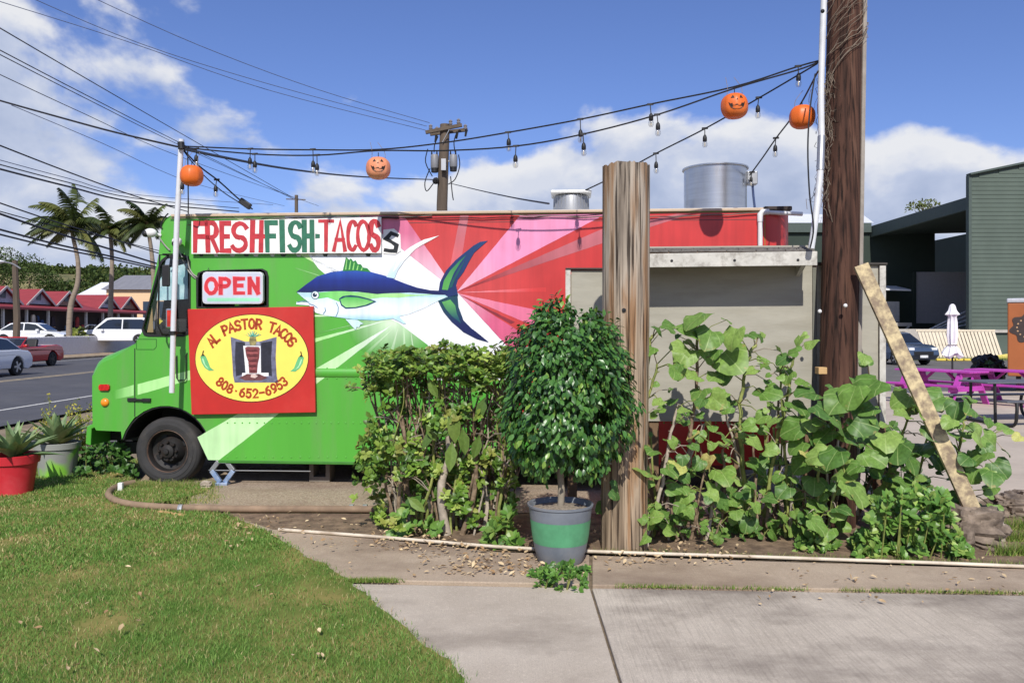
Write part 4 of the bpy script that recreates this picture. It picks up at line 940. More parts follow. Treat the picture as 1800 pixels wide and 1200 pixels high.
# the spit of meat between its burners, and two green chillies
def art(pts, col, y, name='picture', v=.15): return MB().prism([Q(*p) for p in pts], y, y + .0008).build(name, mat('print %d %d %d' % col, srgb(*col), .5, var=v, scale=16), rb)
art([(455, 352), (600, 400), (745, 400), (915, 352), (905, 560), (915, 740), (930, 808), (495, 808), (480, 740), (470, 560)], (104, 106, 128), -.0352, v=.35)
art([(505, 400), (600, 412), (600, 720), (510, 745), (500, 560)], (44, 44, 56), -.0362, v=.3); art([(760, 412), (870, 395), (860, 560), (868, 745), (760, 720)], (40, 40, 52), -.0362, v=.3)
art([(582, 442), (755, 442), (760, 710), (835, 710), (835, 745), (568, 745), (572, 712), (606, 712)], (232, 232, 232), -.0370, v=.05)
art([(600, 462), (622, 450), (735, 452), (748, 470), (742, 560), (728, 620), (720, 715), (642, 715), (634, 600), (612, 540)], (126, 62, 62), -.0380, 'meat', .35)
for k in range(9):
    y = 478 + k * 26; x0 = 612 + k * 3.2; x1 = 738 - k * 2.2
    art([(x0, y), (x0 + 40, y + 7), (x1 - 30, y + 2), (x1, y + 9), (x1 - 20, y + 13), (x0 + 40, y + 17), (x0 + 6, y + 8)], (170, 92, 92) if k % 2 else (84, 32, 38), -.0390, 'meat_slice', .3)
art([(545, 760), (620, 722), (740, 722), (825, 760), (760, 785), (600, 785)], (104, 62, 62), -.0380, 'meat', .4); art([(660, 728), (700, 722), (728, 745), (700, 764), (656, 754)], (214, 190, 180), -.0390)
art([(602, 404), (745, 404), (748, 438), (600, 438)], (150, 152, 166), -.0378); art([(648, 350), (706, 350), (716, 400), (706, 436), (652, 436), (640, 400)], (150, 140, 90), -.0386, 'pineapple', .5)
for dx_ in (-78, -52, -28, -6, 16, 40, 66, 84):
    art([(676 + dx_ * .2 - 8, 352), (676 + dx_ * .2 + 8, 352), (676 + dx_ + 4, 285 + abs(dx_) * .55), (676 + dx_ - 3, 287 + abs(dx_) * .5)], (126, 200, 176) if dx_ % 4 else (90, 160, 140), -.0392, 'pineapple_leaf', .2)
for mir in (1, -1):
    f_ = lambda a, b: (a, b) if mir == 1 else (1340 - a, b + 8)
    art([f_(*p) for p in [(152, 548), (180, 538), (208, 545), (232, 600), (252, 655), (292, 688), (240, 692), (196, 660), (166, 610)]], (104, 184, 120), -.0360, 'chilli', .12)
    art([f_(*p) for p in [(170, 570), (182, 565), (205, 630), (238, 672), (210, 655), (184, 615)]], (176, 226, 176), -.0372, 'chilli_shine', .05)
    art([f_(*p) for p in [(160, 545), (172, 525), (178, 494), (190, 488), (184, 525), (202, 542)]], (40, 50, 30), -.0372, 'chilli_stem', .05)

# support blocks and the scissor jack under the sill
jk = thing('scissor_jack', 'blue and steel scissor jack standing under the truck sill behind the front wheel', 'jack', TP.world(T(390, 866)[0], .02, .006), -TH)
blu = mat('jack blue paint', srgb(132, 156, 190), .4, .3, var=.2, scale=20, dirt=srgb(200, 204, 210), dscale=8, damt=.8)
for sx in (-1, 1):
    MB().bar((sx * .03, 0, .03), (sx * .125, 0, .16), .04, .05).build('arm', blu, jk, bevel=.004); MB().bar((sx * .125, .002, .16), (sx * .045, .002, .262), .036, .05).build('arm', galv, jk, bevel=.004)
MB().box(-.07, .07, -.05, .05, 0, .03).build('base', blu, jk, bevel=.005); MB().tube([(-.16, 0, .16), (1.0, 0.02, .16)], .006, 6).build('screw_rod', galv, jk); MB().box(-.05, .05, -.03, .03, .25, zbot - .036).build('saddle', galv, jk)
for k, (px, lab) in enumerate([(549, 'grey block stood upright as a support under the middle of the truck')]):
    s, _ = T(px, 830); b = thing('support_block', lab, 'block', TP.world(s, .35, .006), -TH)
    MB().prism([[(-.12, 0), (.12, 0), (.12, .3), (-.12, .3)], [(-.07, .06), (.07, .06), (.07, .24), (-.07, .24)]], -.1, .1).build('block_shell', mat('old block', srgb(116, 108, 98), .9, var=.2), b, bevel=.006)
# ================================================================== NEAR THINGS
W_ = WP.at
ply = mat('grey painted plywood', srgb(164, 160, 146), 0.75, var=0.07, scale=2.0, stretch=(1, 1, 5), bump=0.12, bscale=14, dirt=srgb(138, 132, 116), dscale=1.6, damt=0.55)
wht = mat('chalky white paint', srgb(196, 193, 184), 0.8, var=0.10, scale=8, dirt=srgb(112, 104, 94), dscale=9, damt=0.85, bump=0.25, bscale=40)
wood = mat('bare lumber', srgb(120, 96, 72), 0.85, var=0.25, scale=6, stretch=(1, 1, .15), bump=0.3)
shed = thing('plywood_screen', 'grey plywood screen with a shingled awning standing behind the two poles', 'screen', WP.world(W_(1200, 700)[0], 0, 0), -TH)
s0_ = W_(1200, 700)[0]
def w2(px, py): s, z = W_(px, py); return (s - s0_, z)
def plyp(name, pts, y0, y1, m, bev=.003): return MB().prism([w2(*p) for p in pts], y0, y1).build(name, m, shed, bevel=bev)
plyp('plywood_panel', [(1004, 475), (1098, 474.5), (1098, 740), (1004, 739)], 0, .016, ply)
plyp('plywood_panel', [(1099.5, 434), (1428, 431), (1428, 741), (1099.5, 740)], 0, .016, ply)
plyp('plywood_panel', [(1436, 466), (1544, 466), (1544, 744), (1436, 741)], .004, .02, ply)
plyp('corner_trim', [(994, 474), (1003, 474), (1003, 742), (994, 742)], -.02, .05, wht); plyp('corner_trim', [(1545, 467), (1556, 467), (1556, 745), (1545, 745)], -.02, .06, wht)
plyp('dark_gap_strip', [(1428.5, 470), (1435.5, 470), (1435.5, 742), (1428.5, 742)], -.004, .012, mat('strip grey green', srgb(116, 116, 106), .8))  # darker strip stands in for the shaded gap between the panels
plyp('top_cap', [(994, 471), (1098, 471), (1098, 474), (994, 473.5)], -.03, .3, mat('dark felt', srgb(70, 66, 62), .9)); plyp('top_cap', [(1436, 461), (1558, 462), (1558, 465.8), (1436, 465.8)], -.03, .3, mat('dark felt', srgb(70, 66, 62), .9))
for px in (1006, 1150, 1300, 1425, 1500, 1550):
    s, z = w2(px, 478); MB().box(s - .045, s + .045, .022, .11, -.03, z - .02).build('post', wood, shed, bevel=.004)
for py in (500, 720):
    a, z = w2(1004, py); b, _ = w2(1545, py); MB().box(a, b, .11, .15, z - .04, z + .04).build('rail', wood, shed)
# awning: slope, fascia, brackets, shingle rows
def awning():
    a0, zb = w2(1099, 437); b0, _ = w2(1397.5, 433); D = .36
    zf = zb - .07
    k = W_(1433, 437, -D)[0] - s0_; a1 = W_(1143, 437, -D)[0] - s0_ - .35
    MB().add([(a1, 0, zb), (k, 0, zb), (k, -D, zf), (a1, -D, zf), (a1, 0, zb - .025), (k, 0, zb - .025), (k, -D, zf - .025), (a1, -D, zf - .025)], [(0, 1, 2, 3), (4, 7, 6, 5), (0, 4, 5, 1), (1, 5, 6, 2), (2, 6, 7, 3), (3, 7, 4, 0)]).build('awning_deck', wood, shed)
    shm = mat('grey shingle', srgb(104, 100, 96), .95, var=.25, scale=30, bump=.5, bscale=120, dirt=srgb(134, 128, 120), dscale=5, damt=.6)
    rows = 3
    for r in range(rows):
        t0 = r / rows; n = 7; off = .5 if r % 2 else 0
        for c in range(n + 1):
            x0 = a1 + (k - a1) * max(0, (c - off)) / n; x1 = a1 + (k - a1) * min(n, (c + 1 - off)) / n - .006
            if x1 - x0 < .02: continue
            y0 = -D * t0 + .0; y1 = -D * (t0 + 1 / rows) - .012; h = lambda y: zb + (zf - zb) * (-y / D)
            dz = .004 + random.uniform(0, .004)
            MB().add([(x0, y0, h(y0) + .004), (x1, y0, h(y0) + .004), (x1, y1, h(y1) + dz + .008), (x0, y1, h(y1) + dz + .008), (x0, y1, h(y1) + .002), (x1, y1, h(y1) + .002)], [(0, 1, 2, 3), (3, 2, 5, 4)]).build('shingle', shm, shed)
    zl = CH + (HY - 469) / F * (WP.y - D)
    fsc = MB().prism([(a1, zl), (k + .01, zl + .012), (k + .01, zf - .004), (a1, zf - .018)], -D - .03, -D - .004).build('fascia', wht, shed, bevel=.004)
    for px in (1180, 1290, 1401):
        s = W_(px, 457, -D)[0] - s0_; z = CH + (HY - 457) / F * (WP.y - D)
        MB().lathe([(.013, 0), (.013, .003), (.001, .004)], 8, Matrix.Translation((s, -D - .03, z)) @ Matrix.Rotation(R(90), 4, 'X')).build('bolt', black, fsc)
    for x in (a1 + .05, k - .05):
        MB().add([(x - .02, 0, zb - .03), (x - .02, -D, zf - .03), (x - .02, 0, zf - .2), (x + .02, 0, zb - .03), (x + .02, -D, zf - .03), (x + .02, 0, zf - .2)], [(0, 1, 2), (3, 5, 4), (0, 3, 4, 1), (1, 4, 5, 2), (2, 5, 3, 0)]).build('bracket', wht, shed)
awning()

# ---- wood grain for the two poles
def grainmat(name, cols, cracks, zs=.12, low=None):
    m = bpy.data.materials.new(name); m.use_nodes = True; MATS[name] = m
    nt = m.node_tree; N = nt.nodes.new; L = nt.links.new; b = nt.nodes['Principled BSDF']; b.inputs['Roughness'].default_value = .85; b.inputs['Specular IOR Level'].default_value = .2
    tc = N('ShaderNodeTexCoord')
    def nz(sc, st, det=6, dis=0):
        mp = N('ShaderNodeMapping'); mp.inputs['Scale'].default_value = st; L(tc.outputs['Object'], mp.inputs[0])
        n = N('ShaderNodeTexNoise'); n.inputs['Scale'].default_value = sc; n.inputs['Detail'].default_value = det; n.inputs['Distortion'].default_value = dis; L(mp.outputs[0], n.inputs['Vector']); return n.outputs[0]
    cr = N('ShaderNodeValToRGB'); L(nz(11, (1, 1, zs), 8, .5), cr.inputs[0]); e = cr.color_ramp.elements
    e[0].position = .3; e[0].color = (*cols[0], 1); e[1].position = .72; e[1].color = (*cols[-1], 1)
    for i, c in enumerate(cols[1:-1]): e.new(.3 + .42 * (i + 1) / (len(cols) - 1)).color = (*c, 1)
    r = N('ShaderNodeMapRange'); L(nz(48, (1, 1, zs * .4), 5, .4), r.inputs[0]); r.inputs[1].default_value = .50; r.inputs[2].default_value = .66; r.inputs[4].default_value = .95
    mx = N('ShaderNodeMix'); mx.data_type = 'RGBA'; L(r.outputs[0], mx.inputs[0]); L(cr.outputs[0], mx.inputs[6]); mx.inputs[7].default_value = (*cracks, 1)
    res = mx.outputs[2]
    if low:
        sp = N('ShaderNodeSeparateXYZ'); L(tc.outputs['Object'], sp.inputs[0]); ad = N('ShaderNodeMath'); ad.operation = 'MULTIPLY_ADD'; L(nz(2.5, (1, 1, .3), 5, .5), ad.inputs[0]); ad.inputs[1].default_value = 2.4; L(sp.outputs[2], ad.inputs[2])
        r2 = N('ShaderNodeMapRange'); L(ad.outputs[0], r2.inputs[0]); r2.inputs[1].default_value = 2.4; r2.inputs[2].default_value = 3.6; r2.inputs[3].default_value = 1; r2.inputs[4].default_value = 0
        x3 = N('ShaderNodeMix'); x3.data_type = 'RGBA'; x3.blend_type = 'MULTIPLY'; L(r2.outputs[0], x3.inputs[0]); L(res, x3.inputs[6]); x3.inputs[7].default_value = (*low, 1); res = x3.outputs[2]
    L(res, b.inputs['Base Color'])
    bp = N('ShaderNodeBump'); bp.inputs['Strength'].default_value = .6; bp.inputs['Distance'].default_value = .008; bp.invert = True; L(r.outputs[0], bp.inputs['Height']); L(bp.outputs[0], b.inputs['Normal'])
    return m
def pole(name, label, base, top, r0, r1, m, groove, seed, nseg=72, rows=50, cat='pole'):
    t = thing(name, label, cat, base)
    d = Vector(top) - Vector(base); mb = MB()
    for j in range(rows + 1):
        f = j / rows; c = d * f; r = r0 + (r1 - r0) * f
        for k in range(nseg):
            a = 2 * math.pi * k / nseg
            g = noise.noise(Vector((math.cos(a) * 5 + seed, math.sin(a) * 5, c.z * .35))) * .6 + noise.noise(Vector((math.cos(a) * 13 + seed, math.sin(a) * 13, c.z * .5))) * .5
            rr_ = r * (1 + groove * (min(0, g) * 1.2 + .25 * g)) * (1 + .03 * noise.noise(Vector((math.cos(a), math.sin(a), c.z * .8 + seed))))
            mb.v.append((c.x + rr_ * math.cos(a), c.y + rr_ * math.sin(a), c.z + ((random.uniform(-.012, .004) - .05 * max(0, noise.noise(Vector((math.cos(a) * 4, math.sin(a) * 4, 9))))) if j == rows else 0)))
    for j in range(rows):
        for k in range(nseg):
            a = j * nseg + k; b = j * nseg + (k + 1) % nseg; mb.f.append((a, b, b + nseg, a + nseg))
    mb.f.append(tuple(rows * nseg + k for k in range(nseg)))
    mb.build('shaft', m, t, smooth=50)
    return t
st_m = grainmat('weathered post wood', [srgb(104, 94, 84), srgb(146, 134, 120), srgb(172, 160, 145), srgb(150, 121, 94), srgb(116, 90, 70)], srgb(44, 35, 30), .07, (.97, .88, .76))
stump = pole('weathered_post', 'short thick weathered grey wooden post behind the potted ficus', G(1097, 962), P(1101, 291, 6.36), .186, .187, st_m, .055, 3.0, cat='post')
pr = Vector(P(1097, 545, 6.18)) - stump.location; MB().lathe([(.016, 0), (.014, -.02), (.001, -.03)], 10, Matrix.Translation(pr) @ Matrix.Rotation(R(90), 4, 'X')).build('bolt_hole', black, stump)
MB().sphere(pr + Vector((0, .012, 0)), .017, 8, 6).build('knot', black, stump)
dk_m = grainmat('brown pole wood', [srgb(44, 32, 27), srgb(74, 51, 42), srgb(90, 64, 52), srgb(112, 86, 71)], srgb(30, 22, 19), .06)
PB = G(1469, 922); PT = P(1487, -90, 7.45)
upole = pole('utility_pole', 'tall dark brown wooden pole rising out of the frame', PB, PT, .165, .152, dk_m, .03, 8.0, 64, 60)
def on_pole(z, a, r=.16):
    f = z / (PT.z - PB.z); c = PB + (PT - PB) * f; return c + Vector((math.cos(a) * r, math.sin(a) * r, 0))
lo = lambda v: Vector(v) - PB
# conduit up the left side, the ground-wire moulding on the right, black cable, bolts, fibres
CD = mat('white conduit', srgb(206, 208, 210), .45, var=.06, scale=4, dirt=srgb(150, 150, 152), dscale=5, damt=.4)
cpts = [P(1426, 437, 7.0), P(1434, 380, 7.02), P(1442, 300, 7.1), P(1444, 240, 7.18), P(1443, 170, 7.2), P(1445, 90, 7.22), P(1451, -80, 7.25)]
MB().tube([lo(p) for p in smoothpath(cpts, 4)], .028, 12).build('conduit', CD, upole, smooth=40)
MB().tube([lo(p) for p in smoothpath(cpts[2:4], 2)], .034, 12).build('conduit_coupling', galv, upole, smooth=40)
mz = [lo(on_pole(z, R(-22), .17)) for z in np.linspace(.1, 4.8, 12)]
MB().tube(mz, .022, 8).build('wire_moulding', mat('grey moulding', srgb(150, 142, 132), .7, var=.15, dirt=srgb(96, 86, 78), dscale=5), upole, smooth=40)
MB().tube([lo(p) for p in smoothpath([P(1433, 130, 7.1), P(1424, 190, 7.05), P(1420, 260, 7.02), P(1423, 340, 7.0), P(1430, 400, 6.98), P(1424, 436, 6.98)], 5)], .007, 6).build('cable', black, upole, smooth=True)
for (px, py, c) in ((1486, 537, pvc), (1441, 547, pvc), (1446, 20, black)):
    MB().sphere(lo(P(px, py, 6.98)), .018, 8, 6).build('nail_disc', c, upole)
MB().box(*[v for v in (lo(P(1436, 655, 6.95)).x, lo(P(1451, 655, 6.95)).x)], lo(P(1440, 655, 6.95)).y - .04, lo(P(1440, 655, 6.95)).y + .05, lo(P(1440, 655, 6.95)).z - .01, lo(P(1440, 645, 6.95)).z).build('wood_block', mat('pale lumber', srgb(196, 160, 110), .8, var=.1), upole, bevel=.004)
def fibres():
    m = mat('dry vine fibres', srgb(124, 112, 98), .95, var=.3, scale=30)
    for k in range(15):
        z0 = random.choice([3.9, 4.1, 4.3, 4.45, 4.6]) + random.uniform(-.15, .1); a0 = random.uniform(170, 220); n = 9; mb = MB(); up_ = random.uniform(.2, .75)
        pts = [lo(on_pole(z0 + up_ * i / n + random.uniform(-.03, .03), R(a0 + (150 + random.uniform(-15, 20)) * i / n), .175 + random.uniform(0, .03))) for i in range(n + 1)]
        mb.tube(pts, random.uniform(.002, .0045), 4).build('fibre', m, upole)
    for k in range(110):
        z0 = random.uniform(2.9, 4.2); p = on_pole(z0, R(random.uniform(175, 215)), random.uniform(.17, .235)); mb = MB(); pts = [lo(p)]
        for i in range(5): p = p + Vector((random.uniform(-.035, .035), random.uniform(-.03, .02), random.uniform(-.10, .02))); pts.append(lo(p))
        mb.tube(pts, random.uniform(.0014, .003), 3).build('fibre', m, upole)
fibres()

# ---- plank brace and the lump of old masonry under it
def plank():
    a = P(1513, 466, 7.02); b = G(1722, 955) + Vector((-.06, .0, .28))
    t = thing('leaning_plank', 'worn yellow painted plank propped from the masonry lump against the dark pole', 'plank', b)
    m = mat('worn yellow paint', srgb(146, 128, 106), .85, var=.15, scale=11, col2=srgb(204, 186, 144), thr=(.40, .60), detail=9, dirt=srgb(112, 98, 84), dscale=26, damt=.6, bump=.4, bscale=30)
    MB().bar((0, 0, 0), a - b, .125, .04, up=(0, 1, .2)).build('board', m, t, bevel=.004)
plank()
def rock(name, label, c, size, seed, m, cat='rock', n=44, rows=30):
    t = MB()
    for j in range(rows + 1):
        for k in range(n):
            th = math.pi * j / rows; ph = 2 * math.pi * k / n; d = Vector((math.sin(th) * math.cos(ph), math.sin(th) * math.sin(ph), math.cos(th)))
            q = Vector([math.copysign(abs(x) ** .7, x) for x in d])
            f = 1 + .30 * noise.noise(d * 1.6 + Vector((seed, 0, 0))) + .24 * noise.noise(d * 4 + Vector((seed, 3, 0))) + .16 * noise.noise(d * 9 + Vector((seed, 5, 0))) - (.16 if abs(d.z + .15 + .2 * noise.noise(d * 3)) < .09 else 0)
            t.v.append((q.x * size[0] * f, q.y * size[1] * f, max(-size[2] * .85, q.z * size[2] * f) + size[2] * .8))
    for j in range(rows):
        for k in range(n):
            a = j * n + k; b = j * n + (k + 1) % n; t.f.append((a, a + n, b + n, b))
    o = t.build(name, m, None, smooth=35); o.location = c; return tag(o, label, cat)
rk = mat('lichened masonry', srgb(112, 98, 86), .95, var=.4, scale=7, bump=1.0, bscale=22, col2=srgb(150, 134, 118), dirt=srgb(64, 54, 48), dscale=5, damt=.8)
rock('masonry_lump', 'rough grey lump of old masonry at the foot of the leaning plank', G(1718, 962) + Vector((0, .1, -.02)), (.24, .2, .19), 2.0, rk)
for k, (px, py, s, lb) in enumerate([(1748, 962, .1, 'pale upright stone leaning on the masonry lump'), (1782, 905, .16, 'dark stone at the patio edge by the right frame side'), (1815, 900, .17, 'dark stone at the patio edge cut by the frame')]):
    rock('stone', lb, G(px, py) + Vector((0, .05, -.02)), (s * (.7 if k == 0 else 1.2), s, s * (1.5 if k == 0 else .7)), 5.0 + k * 3, rk if k else mat('pale stone', srgb(168, 156, 140), .9, var=.2, bump=.6))
# orange pot tucked behind the plank
op_ = thing('terracotta_pot', 'orange terracotta pot half hidden behind the leaning plank', 'pot', G(1682, 915))
MB().lathe([(.09, 0), (.125, .18), (.14, .185), (.14, .22), (.12, .22), (.1, .16), (.001, .15)], 20).build('pot', mat('terracotta', srgb(178, 72, 44), .8, var=.15), op_, smooth=35)

# ---- pipes along the bed
def run(name, label, pts, r, m, cat, z=None, n=10):
    path_ = smoothpath(pts, 6); b = path_[0]; o = MB().tube([p - b for p in path_], r, n).build(name, m, None, smooth=40); o.location = b; return tag(o, label, cat)
wp_ = [G(490, 930, .03), G(640, 941, .03), G(760, 951, .03), G(900, 962, .03), G(1080, 970, .03), G(1300, 977, .03), G(1500, 984, .03), G(1650, 989, .03), G(1800, 995, .03), G(1900, 998, .03)]
pipe = run('water_pipe', 'thin white plastic pipe lying along the front of the planting bed', wp_, .014, mat('aged plastic pipe', srgb(204, 192, 172), .5, var=.12, scale=4, dirt=srgb(146, 124, 98), dscale=3, damt=.85), 'pipe')
hs = [G(236, 848, .04), G(212, 853, .04), G(194, 862, .04), G(192, 872, .04), G(212, 882, .04), G(250, 888, .04), G(320, 892, .04), G(420, 894, .04), G(540, 894, .04), G(670, 895, .04), G(720, 896, .04)]
hose = run('edging_hose', 'fat brown weathered hose curled round the lawn corner by the front wheel', hs, .034, mat('weathered hose', srgb(138, 116, 94), .85, var=.2, scale=5, dirt=srgb(100, 84, 68), dscale=4, damt=.7, bump=.2), 'hose')
for px in (318, 618, 642):
    c = G(px, 893.5, .036) - hose.location; MB().lathe([(.042, -.02), (.044, 0), (.042, .02)], 12, Matrix.Translation(c) @ Matrix.Rotation(R(90), 4, 'Y')).build('clamp', galv, hose)
c = G(212, 856, .05) - hose.location; MB().box(c.x - .025, c.x + .025, c.y - .02, c.y + .02, c.z - .05, c.z + .05).build('end_cap', pvc, hose, bevel=.006)
st = MB().bar((0, 0, 0), tuple(G(325, 905, .02) - G(280, 898, .02)), .035, .012).build('wood_stick', mat('pale lumber', srgb(196, 160, 110), .8), None); st.location = G(280, 898, .02); tag(st, 'pale split stick lying in the grass below the hose', 'stick')
rock('stone', 'small pale stone on the dirt beside the jack', G(362, 858) + Vector((0, 0, .0)), (.06, .05, .045), 21, mat('pale stone', srgb(168, 156, 140), .9))

# ---- pots and their plants
def potlathe(t, prof, m, n=40): return MB().lathe(prof, n).build('pot', m, t, smooth=35)
soil_m = MATS['bed soil']
tall = thing('potted_ficus', 'dense glossy ficus clipped to a dome in a grey pot banded green', 'potted tree', G(985, 988))
greyp = mat('grey glazed pot', srgb(112, 118, 126), .5, var=.12, scale=5, dirt=srgb(150, 148, 144), dscale=4, damt=.5)
band = mat('green band paint', srgb(86, 152, 110), .5, var=.12, scale=8, dirt=srgb(104, 172, 128), dscale=5, damt=.5)
PR = [(.150, 0), (.172, .03), (.196, .12), (.212, .22)]
potlathe(tall, PR + [(.221, .30), (.230, .36), (.238, .425), (.247, .43), (.248, .444), (.236, .446), (.224, .43), (.21, .38), (.001, .375)], greyp, 48)
MB().lathe([(.2045, .165), (.2145, .22), (.2235, .30), (.2290, .335)], 48, None, False).build('painted_band', band, tall, smooth=40)
MB().lathe([(.222, .405), (.12, .42), (.001, .43)], 24).build('soil', mat('potting grit', srgb(142, 130, 114), .95, var=.35, scale=40, bump=1, bscale=60), tall, smooth=40)
MB().tube(smoothpath([(0, 0, .38), (.008, 0, .55), (-.004, .01, .72), (.01, .01, .95), (.02, .02, 1.3)], 4), [.026] * 9 + [.022] * 8, 10, rough=.06).build('trunk', mat('ficus bark', srgb(142, 132, 116), .85, var=.15, scale=15), tall, smooth=50)
def ficus():
    cen = np.array([0.055, 0.03, 1.27]); rad = np.array([.455, .44, .64])
    for k in range(16):
        a = random.uniform(0, 6.28); e = random.uniform(-.1, 1.2); L_ = random.uniform(.25, .42)
        b = Vector((.01, .01, random.uniform(.75, 1.25))); d = Vector((math.cos(a) * math.cos(e), math.sin(a) * math.cos(e), math.sin(e)))
        MB().tube([b, b + d * L_ * .5 + Vector((0, 0, .02)), b + d * L_], [.012, .009, .005], 6).build('branch', MATS['ficus bark'], tall, smooth=True)
    base = np.array(tall.location)
    n = 13500; d = rvec(n); d /= (np.abs(d) ** 2.7).sum(1, keepdims=True) ** (1 / 2.7)
    lump = np.array([noise.noise(Vector(v * 2.3)) * .19 + noise.noise(Vector(v * 5.5)) * .15 for v in d])
    rr_ = (RNG.random(n) ** np.where(RNG.random(n) < .35, .6, .2)) * (1 + lump)
    p = d * rr_[:, None]
    # dome top, ragged straight sides, thinner skirt
    p[:, 0] *= np.where(p[:, 2] < 0, 1.04, 1.0)
    pos = cen + p * rad
    keep = (pos[:, 2] > .58 + .09 * np.array([noise.noise(Vector((a * 6, b * 6, 0))) for a, b in pos[:, :2]])) & ~((np.abs(pos[:, 0] - .0) < .1) & (pos[:, 2] < .76) & (pos[:, 1] < 0.1))
    keep &= np.array([noise.noise(Vector(q * 5.0)) for q in pos]) > -.34
    pos = pos[keep]; d = d[keep]; rr_ = rr_[keep]; n = len(pos)
    dr = d * .55 + np.array([0, 0, -.75]) + rvec(n) * .55
    nr = d * 1.0 + np.array([0, -.15, .5]) + rvec(n) * .5
    sz = RNG.uniform(.042, .072, n)
    t = RNG.random((n, 1)); c = np.array(srgb(38, 74, 32)) * (1 - t) + np.array(srgb(84, 130, 58)) * t
    young = RNG.random(n) < .10; c[young] = np.array(srgb(120, 152, 66))
    depth = -pos[:, 1] + .2 * pos[:, 2] + RNG.uniform(0, .12, n) + (rr_ - 1) * .5
    top = np.argsort(-depth)[:300]; m_ = np.ones(n, bool); m_[top] = False
    leaf_cloud('foliage', pos[m_] + base, dr[m_], nr[m_], sz[m_], .26, vmat('ficus leaves', .34, .12, .5, .12), tall, c[m_], .25, .2)
    lm = leafmat('ficus leaf', [srgb(40, 78, 34), srgb(62, 104, 46), srgb(86, 132, 60), srgb(54, 94, 40)], .34, .12, .5); me = unit_leaf('leaf', .26, lm, .25, .2)
    for i in top: put_leaf(me, 'leaf', tall, pos[i] + base, dr[i], nr[i], sz[i])
ficus()
rock('stone', 'small white pebble lying on the soil of the ficus pot', Vector(tall.location) + Vector((.06, -.15, .385)), (.028, .024, .02), 31, mat('pale stone', srgb(168, 156, 140), .9))

def agave(t, base, n, L0, L1, cols, zb):
    me = bpy.data.meshes.new('leaf'); V = []; Fq = []
    K = 7
    for i in range(K + 1):
        u = i / K; w = .13 * (math.sin(math.pi * min(1, u * .62 + .28)) if u < 1 else 0) * (1 - u ** 3.2) + .002
        z = .10 * u - .38 * u * u * .35; V += [(-w, u, z + w * .45), (0, u, z - .015 * (1 - u)), (w, u, z + w * .45)]
    for i in range(K):
        a = i * 3; Fq += [(a, a + 1, a + 4, a + 3), (a + 1, a + 2, a + 5, a + 4)]
    me.from_pydata(V, [], Fq); me.materials.append(leafmat('agave leaf', cols, .5, .08, .4, 8)); me.polygons.foreach_set('use_smooth', [True] * len(Fq))
    for k in range(n):
        a = k * 2.4 + random.uniform(-.2, .2); f = k / n; el = R(12 + 66 * f + random.uniform(-8, 8)); L_ = L0 + (L1 - L0) * (1 - f) * random.uniform(.75, 1)
        d = Vector((math.cos(a) * math.cos(el), math.sin(a) * math.cos(el), math.sin(el))); nr = Vector((-math.cos(a) * math.sin(el), -math.sin(a) * math.sin(el), math.cos(el)))
        put_leaf(me, 'leaf', t, base + Vector((0, 0, zb)) + d * .03, d, nr, L_)
agc = [srgb(86, 112, 76), srgb(126, 148, 96), srgb(108, 132, 92), srgb(150, 162, 110)]
rp = thing('potted_agave', 'agave in a red plastic pot on the lawn at the left edge', 'potted plant', G(24, 868))
potlathe(rp, [(.175, 0), (.225, .33), (.245, .335), (.255, .42), (.24, .425), (.215, .36), (.001, .35)], mat('red plastic', srgb(196, 44, 56), .4, var=.08, scale=4, dirt=srgb(214, 96, 100), dscale=3, damt=.4))
MB().lathe([(.22, .372), (.001, .385)], 20).build('soil', soil_m, rp)
agave(rp, Vector(rp.location), 26, .36, .52, agc, .38)
gp_ = thing('potted_agave', 'pale agave in a grey pot splashed lime green beside the truck bumper', 'potted plant', G(101, 836))
potlathe(gp_, [(.19, 0), (.235, .33), (.25, .335), (.255, .40), (.24, .405), (.22, .36), (.001, .35)], mat('grey pot splashed lime', srgb(150, 152, 146), .6, var=.05, scale=2.0, col2=srgb(134, 196, 66), thr=(.52, .60), detail=2))
MB().lathe([(.22, .372), (.001, .38)], 20).build('soil', soil_m, gp_)
agave(gp_, Vector(gp_.location), 24, .36, .54, [srgb(128, 146, 92), srgb(168, 178, 112), srgb(146, 160, 104), srgb(188, 190, 128)], .37)
# feathery flowering weeds behind the pots
def feather(px, py, h, n, lb):
    b = G(px, py); t = thing('feathery_weed', lb, 'weed', b); pos, d, c = [], [], []
    for k in range(n):
        a = random.uniform(0, 6.28); ln = random.uniform(.05, .28); hh = h * random.uniform(.55, 1)
        pts = [Vector((random.uniform(-.08, .08), random.uniform(-.08, .08), 0))]
        for i in range(1, 6): pts.append(pts[0] + Vector((math.cos(a) * ln * (i / 5) ** 1.6, math.sin(a) * ln * (i / 5) ** 1.6, hh * i / 5)))
        MB().tube(pts, [.006, .005, .004, .003, .003, .002], 4).build('stem', mat('weed stem', srgb(120, 132, 64), .8), t)
        for i in range(70):
            u = random.uniform(.25, 1); j = min(4, int(u * 5)); p = pts[j].lerp(pts[j + 1], u * 5 - j) + Vector((random.gauss(0, .02), random.gauss(0, .02), 0))
            pos.append(p + b); d.append((random.gauss(0, 1), random.gauss(0, 1), random.uniform(.2, 1.4))); q = random.random(); c.append(mixc(srgb(122, 140, 56), srgb(206, 190, 90), q))
    leaf_cloud('foliage', pos, d, rvec(len(pos)), RNG.uniform(.02, .05, len(pos)), .22, vmat('weed leaves', .6, .25, .3), t, c)
feather(86, 826, .98, 9, 'tall feathery yellow green weed rising behind the grey pot')
feather(144, 822, .88, 12, 'bushy yellow green weed right in front of the truck nose')

